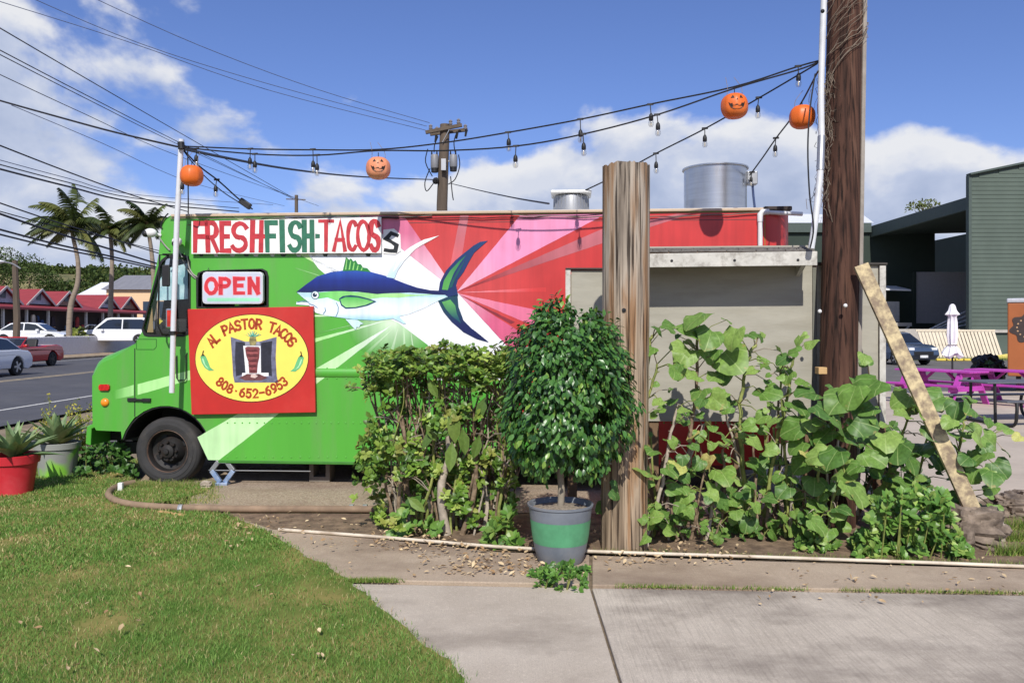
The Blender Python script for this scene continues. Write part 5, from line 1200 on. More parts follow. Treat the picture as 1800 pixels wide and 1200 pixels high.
# ---- shrubs built of stems and small leaves
def shrubby(t, clusters, leaf_n, size, width, cols, matname, indiv, lname='leaf', fold=.2, droop=.2, up=.6, trans=.22, rough=.4):
    pos, d, nr, c, sz = [], [], [], [], []
    for (p, ax) in clusters:
        p = Vector(p); ax = Vector(ax).normalized(); base = random.choice(cols); br = random.uniform(.75, 1.25)
        s1 = ax.orthogonal().normalized(); s2 = ax.cross(s1)
        for k in range(leaf_n):
            a = k * 2.4 + random.uniform(-.4, .4); el = random.uniform(.1, 1.1)
            dd = (s1 * math.cos(a) + s2 * math.sin(a)) * math.cos(el) + ax * math.sin(el)
            pos.append(p + Vector((random.gauss(0, .008), random.gauss(0, .008), random.gauss(0, .008))) - ax * random.uniform(0, .03)); d.append(dd); nr.append(ax * .8 - dd * .3 + Vector((0, -.2, .2)))
            q = random.uniform(.85, 1.15) * br; c.append([min(1, x * q) for x in base]); sz.append(size * random.uniform(.6, 1.15))
    pos = np.array(pos); d = np.array(d); nr = np.array(nr); c = np.array(c); sz = np.array(sz); n = len(pos)
    ordr = np.argsort(pos[:, 1] - pos[:, 2] * .15 + RNG.uniform(0, .15, n)); top = ordr[:indiv]; m_ = np.ones(n, bool); m_[top] = False
    if m_.any(): leaf_cloud('foliage', pos[m_], d[m_], nr[m_], sz[m_], width, vmat(matname, rough, trans, .4, .12), t, c[m_], fold, droop)
    if indiv:
        me = unit_leaf(lname, width, leafmat(matname + ' single', cols, rough, trans, .4), fold, droop)
        for i in top: put_leaf(me, lname, t, pos[i], d[i], nr[i], sz[i])
bark = mat('shrub bark', srgb(112, 92, 72), .9, var=.3, scale=18, bump=.6, bscale=40, col2=srgb(146, 126, 102)); bark_g = mat('pale bark', srgb(166, 154, 138), .9, var=.25, scale=16, bump=.5); gstem = mat('green stem', srgb(112, 124, 58), .7, var=.25, scale=12, col2=srgb(150, 156, 84))
def gnarl(a, b, n, amp):
    a = Vector(a); b = Vector(b); out = [a]
    for i in range(1, n): out.append(a.lerp(b, i / n) + Vector((random.gauss(0, amp), random.gauss(0, amp), random.gauss(0, amp * .4))))
    return out + [b]
def hedge():
    t = thing('hedge_shrub', 'flat topped leggy hedge with yellow green leaf rosettes beside the ficus', 'hedge', G(770, 935)); L_ = Vector(t.location)
    x0, x1 = P(655, 700, 6.9).x, P(905, 700, 6.9).x
    cl = []
    for k in range(64):
        bx = random.uniform(x0 + .12, x1 - .02); by = random.uniform(6.75, 7.4); tx = bx + random.uniform(-.25, .2); tz = random.uniform(1.2, 1.56)
        pts = gnarl((bx, by, 0), (tx, by + random.uniform(-.15, .15), tz), 7, .028)
        thick = random.uniform(.008, .02)
        MB().tube([p - L_ for p in smoothpath(pts, 3)], [thick * (1 - .6 * i / 21) for i in range(22)], 6, rough=.15).build('stem', random.choice([bark, bark, bark_g, gstem]), t, smooth=60)
        for j in range(5):
            i = random.randint(2, 6); p = pts[i]; e = p + Vector((random.uniform(-.22, .22), random.uniform(-.22, .12), random.uniform(.03, .22)))
            MB().tube([p - L_, p.lerp(e, .5) + Vector((0, 0, .02)) - L_, e - L_], [.006, .005, .003], 5).build('twig', random.choice([bark, bark_g]), t)
            if e.z > 1.1 or random.random() < .38: cl.append((e, (random.uniform(-.5, .5), random.uniform(-.9, 0), random.uniform(.2, 1))))
    # two thick trunks at the front
    for pts, r in (([(786, 938), (778, 900), (776, 850), (790, 800), (786, 740)], .042), ([(812, 936), (826, 900), (836, 850), (838, 800), (850, 740)], .026), ([(700, 930), (702, 860), (712, 790), (706, 730)], .02)):
        q = [P(a, b, 6.78) for a, b in pts]; q[0].z = 0
        MB().tube([p - L_ for p in smoothpath(q, 4)], [r * (1 - .4 * i / 17) for i in range(len(smoothpath(q, 4)))], 10, rough=.08).build('trunk', bark_g if r > .03 else bark, t, smooth=60)
    # clipped top layer and the sunny left flank
    for k in range(560):
        x = random.uniform(x0, x1); y = random.uniform(6.5, 7.5) + .12 * noise.noise(Vector((x * 4, 9, 0))); z = 1.55 + .11 * noise.noise(Vector((x * 3.2, y * 3.2, 0))) + .07 * noise.noise(Vector((x * 9, y * 9, 0))) - abs(random.gauss(0, .13))
        cl.append(((x, y, z), (random.uniform(-.5, .5), random.uniform(-.8, .3), 1)))
    for k in range(150):
        z = random.uniform(.25, 1.5); x = x0 - .06 + .12 * noise.noise(Vector((z * 3, 5, 0))) + abs(random.gauss(0, .08)) - (.14 if .3 < z < 1.0 else 0) * random.random(); cl.append(((x, random.uniform(6.7, 7.4), z), (-1, random.uniform(-1.2, .2), random.uniform(.1, .9))))
    for k in range(420):      # the far side
        cl.append(((random.uniform(x0 - .05, x1), random.uniform(7.35, 7.6), random.uniform(.12, 1.5)), (random.uniform(-.6, .6), random.uniform(-1, 1), random.uniform(.1, 1))))
    for k in range(900):      # leafy clumps down the face, bulging and gappy
        x = random.uniform(x0 - .04, x1); z = random.uniform(.06, 1.45); q = noise.noise(Vector((x * 3.1 + 4, z * 3.4, 2.0)))
        if q < -.10 - .35 * (z < .5): continue
        cl.append(((x, 6.88 - .42 * q + random.gauss(0, .05), z), (random.uniform(-.6, .6), -1, random.uniform(.1, 1))))
    for k in range(60):
        cl.append(((random.uniform(x0, x1), random.uniform(6.6, 6.85), random.uniform(.3, 1.45)), (random.uniform(-.6, .6), -1, random.uniform(.1, 1))))
    cl = [c for c in cl if c[0][2] > 1.38 or noise.noise(Vector((c[0][0] * 3.3, c[0][1] * 2, c[0][2] * 3.3))) > -.08]
    shrubby(t, cl, 8, .062, .3, [srgb(126, 152, 62), srgb(96, 130, 50), srgb(156, 174, 84), srgb(78, 110, 44), srgb(108, 142, 54), srgb(136, 160, 68), srgb(100, 134, 52), srgb(84, 116, 48), srgb(118, 148, 58), srgb(144, 150, 74)], 'hedge leaves', 300)
    # big paddle leaves poking through
    me = unit_leaf('paddle_leaf', .2, leafmat('paddle leaf', [srgb(96, 124, 58), srgb(122, 146, 70), srgb(82, 110, 52)], .45, .15, .4, 6), .35, .1)
    for (px, py, L__, an) in [(742, 790, .2, 60), (768, 776, .18, 120), (818, 800, .24, 95), (832, 806, .22, 75), (790, 830, .26, 85), (846, 690, .2, 80), (770, 700, .2, 115), (800, 780, .3, 92), (838, 740, .22, 70), (748, 900, .2, 140)]:
        a = R(an); put_leaf(me, 'paddle_leaf', t, P(px, py, 6.66 + random.uniform(0, .1)), (math.cos(a), random.uniform(-.3, .1), math.sin(a)), (random.uniform(-.4, .4), -1, .25), L__)
hedge()

# ---- the big-leaved vines and cane plants along the bed
def bigleaf_mesh(name, seed, m):
    random.seed(seed); V = [(0, 0, 0)]; n = 15; K = 3; Fq = []
    for r in range(1, K + 1):
        f = r / K
        for i in range(n):
            a = -math.pi / 2 + math.pi * 2 * (i + .5) / n       # the stalk joins at -y
            rad = .5 * (1 + .10 * math.cos(3 * (a - math.pi / 2)) + random.uniform(-.035, .035)) * (1 - .5 * math.exp(-((a + math.pi / 2) % (2 * math.pi) if (a + math.pi / 2) % (2 * math.pi) < math.pi else 2 * math.pi - (a + math.pi / 2) % (2 * math.pi)) ** 2 / .12))
            x = math.cos(a) * rad * f; y = math.sin(a) * rad * f
            z = .26 * abs(x) - .42 * (x * x + y * y) + .06 * math.sin(4 * a + seed) * f * f + random.uniform(-.02, .02) * f + (.02 if i % 2 else -.0) * (1 if r == 2 else .3)
            V.append((x, y + .06, z))
    for i in range(n): Fq.append((0, 1 + i, 1 + (i + 1) % n))
    for r in range(K - 1):
        for i in range(n):
            a = 1 + r * n + i; b = 1 + r * n + (i + 1) % n; Fq.append((a, a + n, b + n, b))
    me = bpy.data.meshes.new(name); me.from_pydata(V, [], Fq); me.polygons.foreach_set('use_smooth', [True] * len(Fq)); me.materials.append(m); return me
vl = leafmat('vine leaf', [srgb(82, 118, 52), srgb(112, 148, 66), srgb(140, 168, 86), srgb(98, 134, 60), srgb(78, 114, 56), srgb(120, 152, 70)], .45, .22, .35, 9, True)
vy = leafmat('vine leaf yellowing', [srgb(166, 178, 92), srgb(190, 188, 110), srgb(176, 164, 100)], .5, .22, .3, 9, True)
BL = [bigleaf_mesh('leaf', k, vl) for k in range(4)] + [bigleaf_mesh('leaf', 9, vy)]
random.seed(41)
def vine_leaf(t, p, size, out=None, from_=None):
    nr = Vector((random.uniform(-.8, .8), random.uniform(-1.0, -.1), random.uniform(.2, 1.2))); dn = Vector((random.uniform(-.7, .7), random.uniform(-.4, .3), random.uniform(-1, -.1)))
    dn = dn - nr * (dn.dot(nr) / nr.length_squared)
    put_leaf(random.choice(BL[:4] if random.random() < .96 else BL[3:]), 'leaf', t, p, dn, nr, size)
    if from_ is not None:
        L_ = Vector(t.location); f = Vector(from_); p = Vector(p); MB().tube([f - L_, f.lerp(p, .55) + Vector((0, 0, .04)) - L_, p - L_], [.0055, .0045, .0035], 5).build('leaf_stalk', gstem, t)
def cane(label, stems, leaves, Yb=6.7, name='cane_plant', grp=None, extra=38):
    """stems: lists of photo points from the ground up with a radius and bark; leaves: photo points with a size in pixels"""
    t = thing(name, label, 'plant', G(stems[0][0][0][0], F * CH / Yb + HY), group=grp); L_ = Vector(t.location); paths = []
    for pts, r, m in stems:
        Y = Yb + random.uniform(-.08, .08); q = [P(a, b, Y + (k * .02)) for k, (a, b) in enumerate(pts)]; q[0].z = 0; sp = smoothpath(q, 5); sp = [p + Vector((random.gauss(0, .006), random.gauss(0, .006), 0)) for p in sp]
        MB().tube([p - L_ for p in sp], [r * (1 - .45 * i / len(sp)) for i in range(len(sp))], 8, rough=.13).build('stem', m, t, smooth=60); paths += sp
        mb = MB()
        for i in range(3, len(sp), 2):      # leaf scars and stubs
            if random.random() < .45:
                d = Vector((random.uniform(-1, 1), random.uniform(-1, .2), random.uniform(.2, .9))).normalized() * random.uniform(.02, .07); MB().tube([sp[i] - L_, sp[i] + d - L_], [.006, .004], 5).build('stub', m, t)
    big = [p for p in paths if p.z > .08]
    for k in range(extra):        # side twigs with smaller leaves
        f = random.choice(big); e = f + Vector((random.uniform(-.2, .2), random.uniform(-.26, .08), random.uniform(-.1, .16))); e.z = max(.05, e.z)
        MB().tube([f - L_, f.lerp(e, .5) + Vector((0, 0, .03)) - L_, e - L_], [.005, .004, .003], 4).build('twig', random.choice([gstem, bark, bark_g]), t); vine_leaf(t, e, random.uniform(.05, .15))
    for (px, py, s) in leaves:
        Y = Yb - random.uniform(.0, .28); p = P(px, py, Y); size = s * Y / F * 1.2
        f = min(paths, key=lambda v: (v - p).length + (.3 if v.z > p.z + .05 else 0)) if paths else None
        vine_leaf(t, p, size, None, f if f is not None and (f - p).length < .55 else None)
    return t
cane('tall cane hugging the right side of the weathered post', [([(1118, 962), (1116, 880), (1128, 760), (1140, 620), (1146, 590)], .02, gstem), ([(1104, 958), (1102, 840), (1140, 700), (1155, 640)], .016, gstem), ([(1136, 965), (1150, 900), (1164, 850), (1180, 760), (1192, 710)], .018, bark_g)], [(1172, 575, 26), (1198, 612, 34), (1152, 900, 40), (1080, 862, 30), (1124, 820, 44), (1160, 705, 22), (1186, 652, 30), (1078, 900, 22), (1148, 792, 30), (1176, 826, 28)], 6.45)
cane('cane with the highest and biggest leaves against the plywood', [([(1200, 965), (1206, 880), (1212, 780), (1222, 700), (1226, 620), (1224, 570)], .02, bark), ([(1176, 962), (1196, 860), (1220, 790), (1238, 745)], .016, bark_g)], [(1228, 558, 50), (1215, 582, 40), (1248, 590, 42), (1205, 622, 40), (1244, 620, 34), (1222, 660, 30), (1196, 652, 26), (1232, 690, 34), (1258, 662, 30), (1204, 870, 30), (1188, 820, 34), (1270, 832, 40), (1266, 870, 42), (1208, 905, 26)], 6.75)
cane('knobbly green cane standing clear before the middle of the plywood', [([(1318, 968), (1316, 900), (1306, 820), (1300, 740), (1306, 670), (1318, 620), (1330, 605)], .021, gstem), ([(1322, 962), (1312, 880), (1296, 800), (1278, 735), (1270, 720)], .014, bark_g)], [(1282, 628, 56), (1290, 588, 42), (1255, 700, 36), (1274, 770, 32), (1324, 775, 30), (1338, 690, 22), (1272, 660, 26), (1326, 816, 34), (1346, 640, 18)], 6.8)
cane('bushy cane before the right half of the plywood', [([(1346, 965), (1350, 880), (1360, 800), (1384, 700), (1392, 640), (1400, 618)], .018, gstem), ([(1380, 968), (1384, 880), (1380, 800), (1374, 700), (1372, 650)], .015, gstem), ([(1392, 968), (1390, 880), (1396, 830)], .017, bark_g)], [(1352, 690, 34), (1398, 712, 34), (1424, 690, 42), (1362, 738, 26), (1396, 752, 40), (1405, 780, 36), (1432, 770, 34), (1380, 860, 30), (1412, 812, 38), (1374, 906, 26), (1432, 848, 36), (1404, 930, 30), (1440, 884, 32), (1398, 618, 24), (1352, 790, 26)], 6.7)
cane('leafy vine climbing across the foot of the dark pole', [([(1432, 968), (1436, 900), (1440, 820), (1460, 740), (1470, 690)], .014, gstem), ([(1450, 960), (1470, 860), (1500, 760), (1520, 690), (1528, 660)], .013, gstem)], [(1445, 718, 44), (1478, 702, 50), (1470, 740, 42), (1452, 762, 40), (1492, 772, 42), (1500, 690, 46), (1466, 800, 44), (1484, 830, 40), (1440, 800, 38), (1430, 742, 36), (1530, 678, 58), (1512, 742, 46), (1500, 860, 50), (1434, 920, 34), (1414, 950, 28), (1460, 716, 36), (1526, 716, 36)], 6.42)
cane('leafy vine draped round the lower half of the leaning plank', [([(1560, 960), (1556, 880), (1570, 800), (1596, 740), (1604, 700)], .014, gstem), ([(1604, 955), (1610, 860), (1628, 780), (1640, 720)], .013, gstem)], [(1556, 768, 46), (1530, 800, 42), (1544, 836, 44), (1578, 790, 46), (1598, 806, 44), (1560, 858, 44), (1588, 700, 36), (1620, 790, 52), (1640, 800, 44), (1648, 700, 44), (1610, 850, 40), (1596, 866, 50), (1650, 880, 34), (1660, 864, 28), (1582, 726, 34), (1640, 756, 36), (1536, 896, 36), (1616, 724, 30), (1520, 766, 44)], 6.95)
cane('branching cane with drooping leaves to the right of the plank', [([(1690, 940), (1684, 860), (1686, 790), (1694, 740), (1700, 720)], .014, gstem), ([(1694, 935), (1700, 850), (1720, 800), (1736, 770)], .011, gstem)], [(1682, 715, 34), (1704, 716, 34), (1718, 764, 40), (1736, 772, 36), (1726, 800, 36), (1754, 820, 34), (1744, 836, 34), (1670, 740, 26), (1700, 806, 28), (1714, 830, 30), (1690, 850, 26)], 6.75)
# thin bare and half bare canes filling the bed
for k, (px, top, lean, lb) in enumerate([(1166, 800, 20, 'thin grey cane near the post foot'), (1232, 800, 10, 'dry forked cane left of the tall leafy cane'), (1258, 740, -14, 'bare brown cane under the plywood edge'), (1286, 860, 22, 'short thick leaning stub in the bed'), (1360, 700, 8, 'thin bare cane before the plywood corner'), (1404, 820, -6, 'short white barked stub'), (1420, 860, 12, 'short mossy cane left of the dark pole'), (1344, 840, -16, 'slim dry cane in the shade'), (1246, 890, 26, 'dead brown stump leaning right'), (1150, 760, -8, 'slim green cane close behind the post'), (1190, 850, -20, 'crooked pale cane leaning left'), (1330, 720, 14, 'thin green cane with a forked head'), (1368, 760, -18, 'brown cane leaning left under the plywood'), (1300, 880, -10, 'short dry stalk in the middle'), (1456, 760, 20, 'green runner crossing the dark pole'), (1486, 800, 26, 'slim runner right of the dark pole')]):
    cane(lb + ' in the planting bed', [([(px + o_, 966), (px + o_ + lean * .3 + random.uniform(-8, 8), (966 + top) / 2 + 20), (px + o_ * 1.6 + lean, top + abs(o_) * 3)], random.uniform(.009, .02), random.choice([bark, bark_g, gstem])) for o_ in (0, random.uniform(8, 18), -random.uniform(8, 18))], [(px + random.uniform(-30, 30), random.uniform(max(top, 800), 950), random.uniform(14, 30)) for _ in range(4)], random.uniform(6.55, 7.1), extra=5)
# seedlings and low greenery on the bed
def lowbush(label, px0, px1, py0, py1, n, size, cols, mn, Y0, Y1, name='low_shrub', leafn=9, ind=200):
    Ym = (Y0 + Y1) / 2; t = thing(name, label, 'shrub', G((px0 + px1) / 2, F * CH / Ym + HY)); cl = []
    for k in range(n):
        u = random.random(); px = px0 + (px1 - px0) * u; v = random.random() ** .8; Y = random.uniform(Y0, Y1)
        ed = 1 - abs(u - .5) * 2; top = py1 + (py0 - py1) * (min(1, ed * 1.9 + .12)) * (1 + .2 * noise.noise(Vector((px * .05, 0, n))))
        p = P(px, py1 + (top - py1) * v, Y); p.z = max(.03, p.z); cl.append((p, (random.uniform(-.7, .7), random.uniform(-1, .1), random.uniform(.3, 1))))
        if k % 3 == 0:
            L_ = Vector(t.location); b = Vector((p.x + random.uniform(-.05, .05), p.y + .05, 0)); MB().tube([b - L_, b.lerp(p, .6) - L_, p - L_], [.006, .005, .003], 5).build('stem', gstem, t)
    shrubby(t, cl, leafn, size, .3, cols, mn, ind, fold=.2)
BG = [srgb(92, 134, 56), srgb(120, 158, 72), srgb(76, 114, 48), srgb(150, 174, 88)]
lowbush('bright green low shrub in front of the plank and dark pole', 1500, 1705, 868, 992, 210, .075, BG, 'low shrub leaves', 6.0, 6.5, ind=300)
lowbush('small bright seedling on the bed left of the ficus pot', 852, 912, 905, 968, 12, .10, BG, 'low shrub leaves', 6.35, 6.5, 'seedling', 7, 80)
lowbush('creeping weed in the path joint in front of the ficus pot', 932, 1036, 992, 1050, 60, .045, [srgb(84, 128, 50), srgb(110, 150, 66), srgb(70, 108, 44)], 'weed leaf', 5.25, 5.75, 'creeping_weed', 8, 250)
lowbush('leafy weed under the hedge left corner', 690, 770, 885, 945, 22, .10, BG, 'low shrub leaves', 6.6, 6.8, 'low_shrub', 6, 120)
lowbush('small round leaved weed by the pipe left of the low shrub', 1400, 1470, 930, 985, 24, .06, BG, 'low shrub leaves', 6.2, 6.4, 'seedling', 6, 100)
lowbush('shaded bush behind the dark pole below the screen', 1395, 1640, 752, 900, 170, .10, [srgb(58, 88, 42), srgb(78, 110, 52), srgb(66, 96, 46)], 'leaves darkened for shade', 7.7, 8.1, 'shaded_bush', 7, 200)  # added as dark fill, with shade put into the leaf greens
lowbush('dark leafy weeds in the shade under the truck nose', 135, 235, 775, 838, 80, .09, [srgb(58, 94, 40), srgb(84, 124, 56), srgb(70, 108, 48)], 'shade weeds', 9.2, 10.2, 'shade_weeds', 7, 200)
def tuft(label, pts, n, h, cols, spread, name='grass_tuft'):
    V = []; C = []
    for k in range(n):
        p = Vector(random.choice(pts)) + Vector((random.gauss(0, spread), random.gauss(0, spread * .35), 0)); a = random.uniform(0, 6.28); w = random.uniform(.002, .004); hh = h * random.uniform(.4, 1); l = hh * random.uniform(.2, .9); b = random.uniform(0, 6.28)
        V += [(p.x - math.cos(a) * w, p.y - math.sin(a) * w, p.z), (p.x + math.cos(a) * w, p.y + math.sin(a) * w, p.z), (p.x + math.cos(b) * l, p.y + math.sin(b) * l, p.z + hh)]; C += [random.choice(cols)] * 3
    o = fast_mesh(name, np.array(V), np.arange(len(V)).reshape(-1, 3), vmat('grass blades', .6, .25, .25, .05), None, np.array(C)); return tag(o, label, 'grass', kind='stuff')
GC = [srgb(96, 134, 50), srgb(130, 156, 68), srgb(160, 160, 96)]
tuft('grass growing along the joint of the concrete path', [G(x, 1030 + (x - 1040) * .018, 0) for x in list(range(1090, 1200, 6)) + list(range(1200, 1420, 14)) + list(range(1480, 1800, 9))], 1300, .035, GC, .03)
tuft('grass strip growing in the joint at the lawn edge', [G(x, 1022, 0) for x in range(575, 700, 5)], 1400, .04, GC, .035)
tuft('taller grass at the right end of the bed', [G(x, y, 0) for x in range(1760, 1900, 8) for y in (930, 950, 975)], 2600, .14, GC, .05)
tuft('grass patch inside the curl of the hose', [G(random.uniform(212, 385), random.uniform(855, 886), .004) for _ in range(500)], 3200, .045, GC + [srgb(180, 168, 116)], .05)
tuft('grass tufts growing against the front tyre', [G(random.uniform(225, 375), random.uniform(851, 859), .0) for _ in range(200)], 1500, .09, GC + [srgb(180, 168, 116)], .03)
tuft('weeds and grass along the foot of the white pipe', [G(x, 972 + (x - 1050) * .029, 0) for x in range(1050, 1800, 13)], 900, .06, GC, .04)
# fallen leaves
def litter():
    V, Fc, C = [], [], []
    spots = [(random.gauss(870, 75), random.uniform(955, 1010)) for _ in range(330)] + [(random.uniform(655, 800), random.uniform(925, 968)) for _ in range(170)] + [(random.uniform(1060, 1320), random.uniform(955, 992)) for _ in range(150)] + [(random.uniform(30, 640), random.uniform(890, 1180)) for _ in range(38)] + [(random.uniform(1320, 1780), random.uniform(975, 1060)) for _ in range(60)] + [(random.uniform(400, 640), random.uniform(905, 960)) for _ in range(60)]
    pos = np.array([G(a, b, .022 + random.uniform(0, .012) + (.028 if a < 640 and b > 900 else 0)) for a, b in spots]); n = len(pos)
    d = rvec(n); d[:, 2] *= .25; nr = rvec(n) * .45 + np.array([0, 0, 1]); t = RNG.random((n, 1)); c = np.array(srgb(158, 126, 90)) * (1 - t) + np.array(srgb(222, 200, 160)) * t
    V = leaf_arrays(pos, d, nr, RNG.uniform(.018, .055, n), .24, .5, -.2); Fc = (LF[None] + (np.arange(n) * 8)[:, None, None]).reshape(-1, 3)
    o = fast_mesh('leaf_litter', V, Fc, vmat('dry leaves', .8, .1, .2, .15), None, np.repeat(c, 8, axis=0)); tag(o, 'scattered dry tan leaves on the path, bed and lawn', 'leaf litter', kind='stuff')
litter()
# ================================================================== STRINGS, LAMPS, PUMPKINS
def wire(name, label, pts, r, m=black, cat='cable', n=5, grp=None, sm=5):
    pp = smoothpath(pts, sm); b = pp[0].copy(); o = MB().tube([p - b for p in pp], r, n).build(name, m, None, smooth=True); o.location = b
    return tag(o, label, cat, grp)
wpole = thing('white_pole', 'slim white metal pole strapped to the truck cab carrying the light strings', 'pole', P(302, 690, 8.72))
wl = lambda v: Vector(v) - P(302, 690, 8.72)
MB().tube([wl(P(302, 690, 8.72)), wl(P(305, 560, 8.70)), wl(P(311, 390, 8.68)), wl(P(319, 245, 8.66))], .029, 10).build('tube', mat('white pole paint', srgb(216, 218, 222), .4, var=.05, scale=4, dirt=srgb(170, 168, 166), dscale=4, damt=.4), wpole, smooth=40)
for (px, py) in ((308, 452), (304, 585)):
    a = P(px, py, 8.70); MB().bar(wl(a), wl(a + Vector((.02, .27, 0))), .03, .02).build('bracket', black, wpole); MB().tube([wl(a + Vector((0, 0, -.02))), wl(a + Vector((0, 0, .02)))], .036, 10).build('clamp', black, wpole)
MB().tube([wl(P(319, 262, 8.62)), wl(P(318, 250, 8.62))], .036, 10).build('tie', black, wpole)
A0 = P(318, 258, 8.66); B0 = P(1440, 108, 7.32)
def yl(px, A=A0, B=B0):
    k = (px - CX) / F; s = (B.y - A.y) / (B.x - A.x); return (A.y - s * A.x) / (1 - s * k)
L1 = lambda px, py: P(px, py, yl(px)); L2 = lambda px, py: P(px, py, yl(px) - .05)
wire('light_string', 'upper black festoon cable from the white pole to the dark pole', [L1(*p) for p in [(318, 257), (440, 262), (550, 263.5), (665, 263), (780, 251), (893, 233), (1020, 210), (1145, 183), (1290, 153), (1400, 118), (1440, 107)]], .008, cat='light string')
wire('light_string', 'lower black festoon cable sagging under the upper one', [L2(*p) for p in [(318, 259), (448, 271), (557, 273), (665, 265), (780, 265), (907, 257), (1025, 236), (1155, 202), (1290, 156), (1400, 124), (1440, 109)]], .008, cat='light string')
E3 = P(1017, 338, 9.2); L3 = lambda px, py: P(px, py, 9.2 + (7.28 - 9.2) * (px - 1017) / (1437 - 1017))
wire('light_string', 'black festoon cable running from the dark pole down to the roof fan', [L3(*p) for p in [(1437, 112), (1400, 134), (1335, 172), (1240, 226), (1153, 270), (1080, 310), (1017, 340)]], .008, cat='light string')
L4 = lambda px, py: P(px, py, 9.1 + (7.2 - 9.1) * (px - 1316) / (1438 - 1316))
wire('light_string', 'steep black festoon cable from the dark pole to the exhaust drum', [L4(*p) for p in [(1438, 125), (1412, 175), (1388, 212), (1365, 242), (1340, 278), (1318, 308)]], .008, cat='light string')
L5 = lambda px, py: P(px, py, 8.66 + (9.0 - 8.66) * (px - 318) / 112)
wire('light_string', 'short black festoon cable from the white pole to the truck roof', [L5(*p) for p in [(319, 260), (350, 292), (384, 318), (415, 346), (428, 356), (444, 368)]], .009, cat='light string')
wire('cable', 'thin black cable beside the short festoon down to the truck roof', [L5(*p) for p in [(320, 262), (352, 302), (390, 336), (424, 358), (440, 368)]], .006)
plug = MB().box(-.07, .07, -.03, .03, -.035, .035, Matrix.Rotation(R(35), 4, 'Y')).build('cable_plug', black, None, bevel=.01); plug.location = L5(431, 358); tag(plug, 'black plug joint in the cable just above the truck roof', 'plug')
wire('cable', 'loose black cable hanging past the pumpkin at the white pole', [P(330, 262, 8.6), P(330.5, 300, 8.58), P(331, 350, 8.6), P(331, 376, 8.75)], .007)
glassb = glassmat('clear bulb glass', (.93, .93, .92), .10, .05)
def bulb(label, px, py, pb, Lf):
    """hangs from the string at (px, py); pb is the photo row of the bulb's foot"""
    top = Lf(px, py); foot = Lf(px + random.uniform(-2, 2), pb); h = top.z - foot.z; s = .115 if h > .17 else h * .62
    t = thing('string_light', label, 'light bulb', foot, group='bulbs on the festoon strings'); sk = h - s * .5
    MB().lathe([(.001, s * .02), (s * .15, s * .06), (s * .235, s * .22), (s * .24, s * .36), (s * .17, s * .56), (s * .14, s * .62)], 14).build('bulb', glassb, t, smooth=50)
    MB().lathe([(s * .05, s * .15), (s * .06, s * .5)], 8).build('filament', mat('filament stem', srgb(226, 216, 196), .5), t)
    MB().lathe([(s * .16, s * .56), (s * .19, s * .6), (s * .19, s * .86), (s * .15, s * 1.05), (s * .07, s * 1.15), (.006, s * 1.2)], 12).build('socket', black, t, smooth=40)
    d = top - foot; MB().tube([(0, 0, s * 1.1), (d.x * .6, d.y * .6, (h + s) * .55), (d.x, d.y, h)], .005, 5).build('lead', black, t)
    MB().bar((d.x - .03, d.y, h), (d.x + .03, d.y, h + .004), .018).build('clip', black, t)
for a in [('bulb left of a pair, first from the white pole', 440, 262, 299, L1), ('bulb right of a pair, first from the white pole', 448, 271, 305, L2), ('bulb left of the second pair from the white pole', 550, 263, 305, L1), ('bulb right of the second pair from the white pole', 557, 273, 310, L2),
          ('upper bulb of the pair right of the far transformer pole', 893, 233, 267, L1), ('lower bulb of the pair right of the far transformer pole', 907, 257, 296, L2), ('upper bulb of the pair above the roof fan', 1020, 210, 252, L1), ('lower bulb of the pair above the roof fan', 1025, 236, 275, L2),
          ('upper bulb of the pair above the weathered post', 1143, 184, 224, L1), ('lower bulb of the pair above the weathered post', 1155, 202, 240, L2), ('bulb on the upper strings nearest the dark pole', 1403, 117, 154, L1),
          ('bulb just right of the grinning pumpkin by the dark pole', 1334, 172, 209, L3), ('bulb hanging midway between pumpkin and weathered post', 1239, 226, 260, L3), ('bulb just right of the top of the weathered post', 1153, 270, 306, L3),
          ('bulb on the steep string below the turned pumpkin', 1364, 243, 277, L4), ('bulb beside the exhaust drum junction box', 1322, 303, 328, L4), ('bulb over the pumpkin at the white pole', 345, 262, 294, L1), ('bulb below the pumpkin at the white pole', 320, 300, 343, L5), ('bulb on the short string above the truck roof', 381, 316, 347, L5)]: bulb(*a)
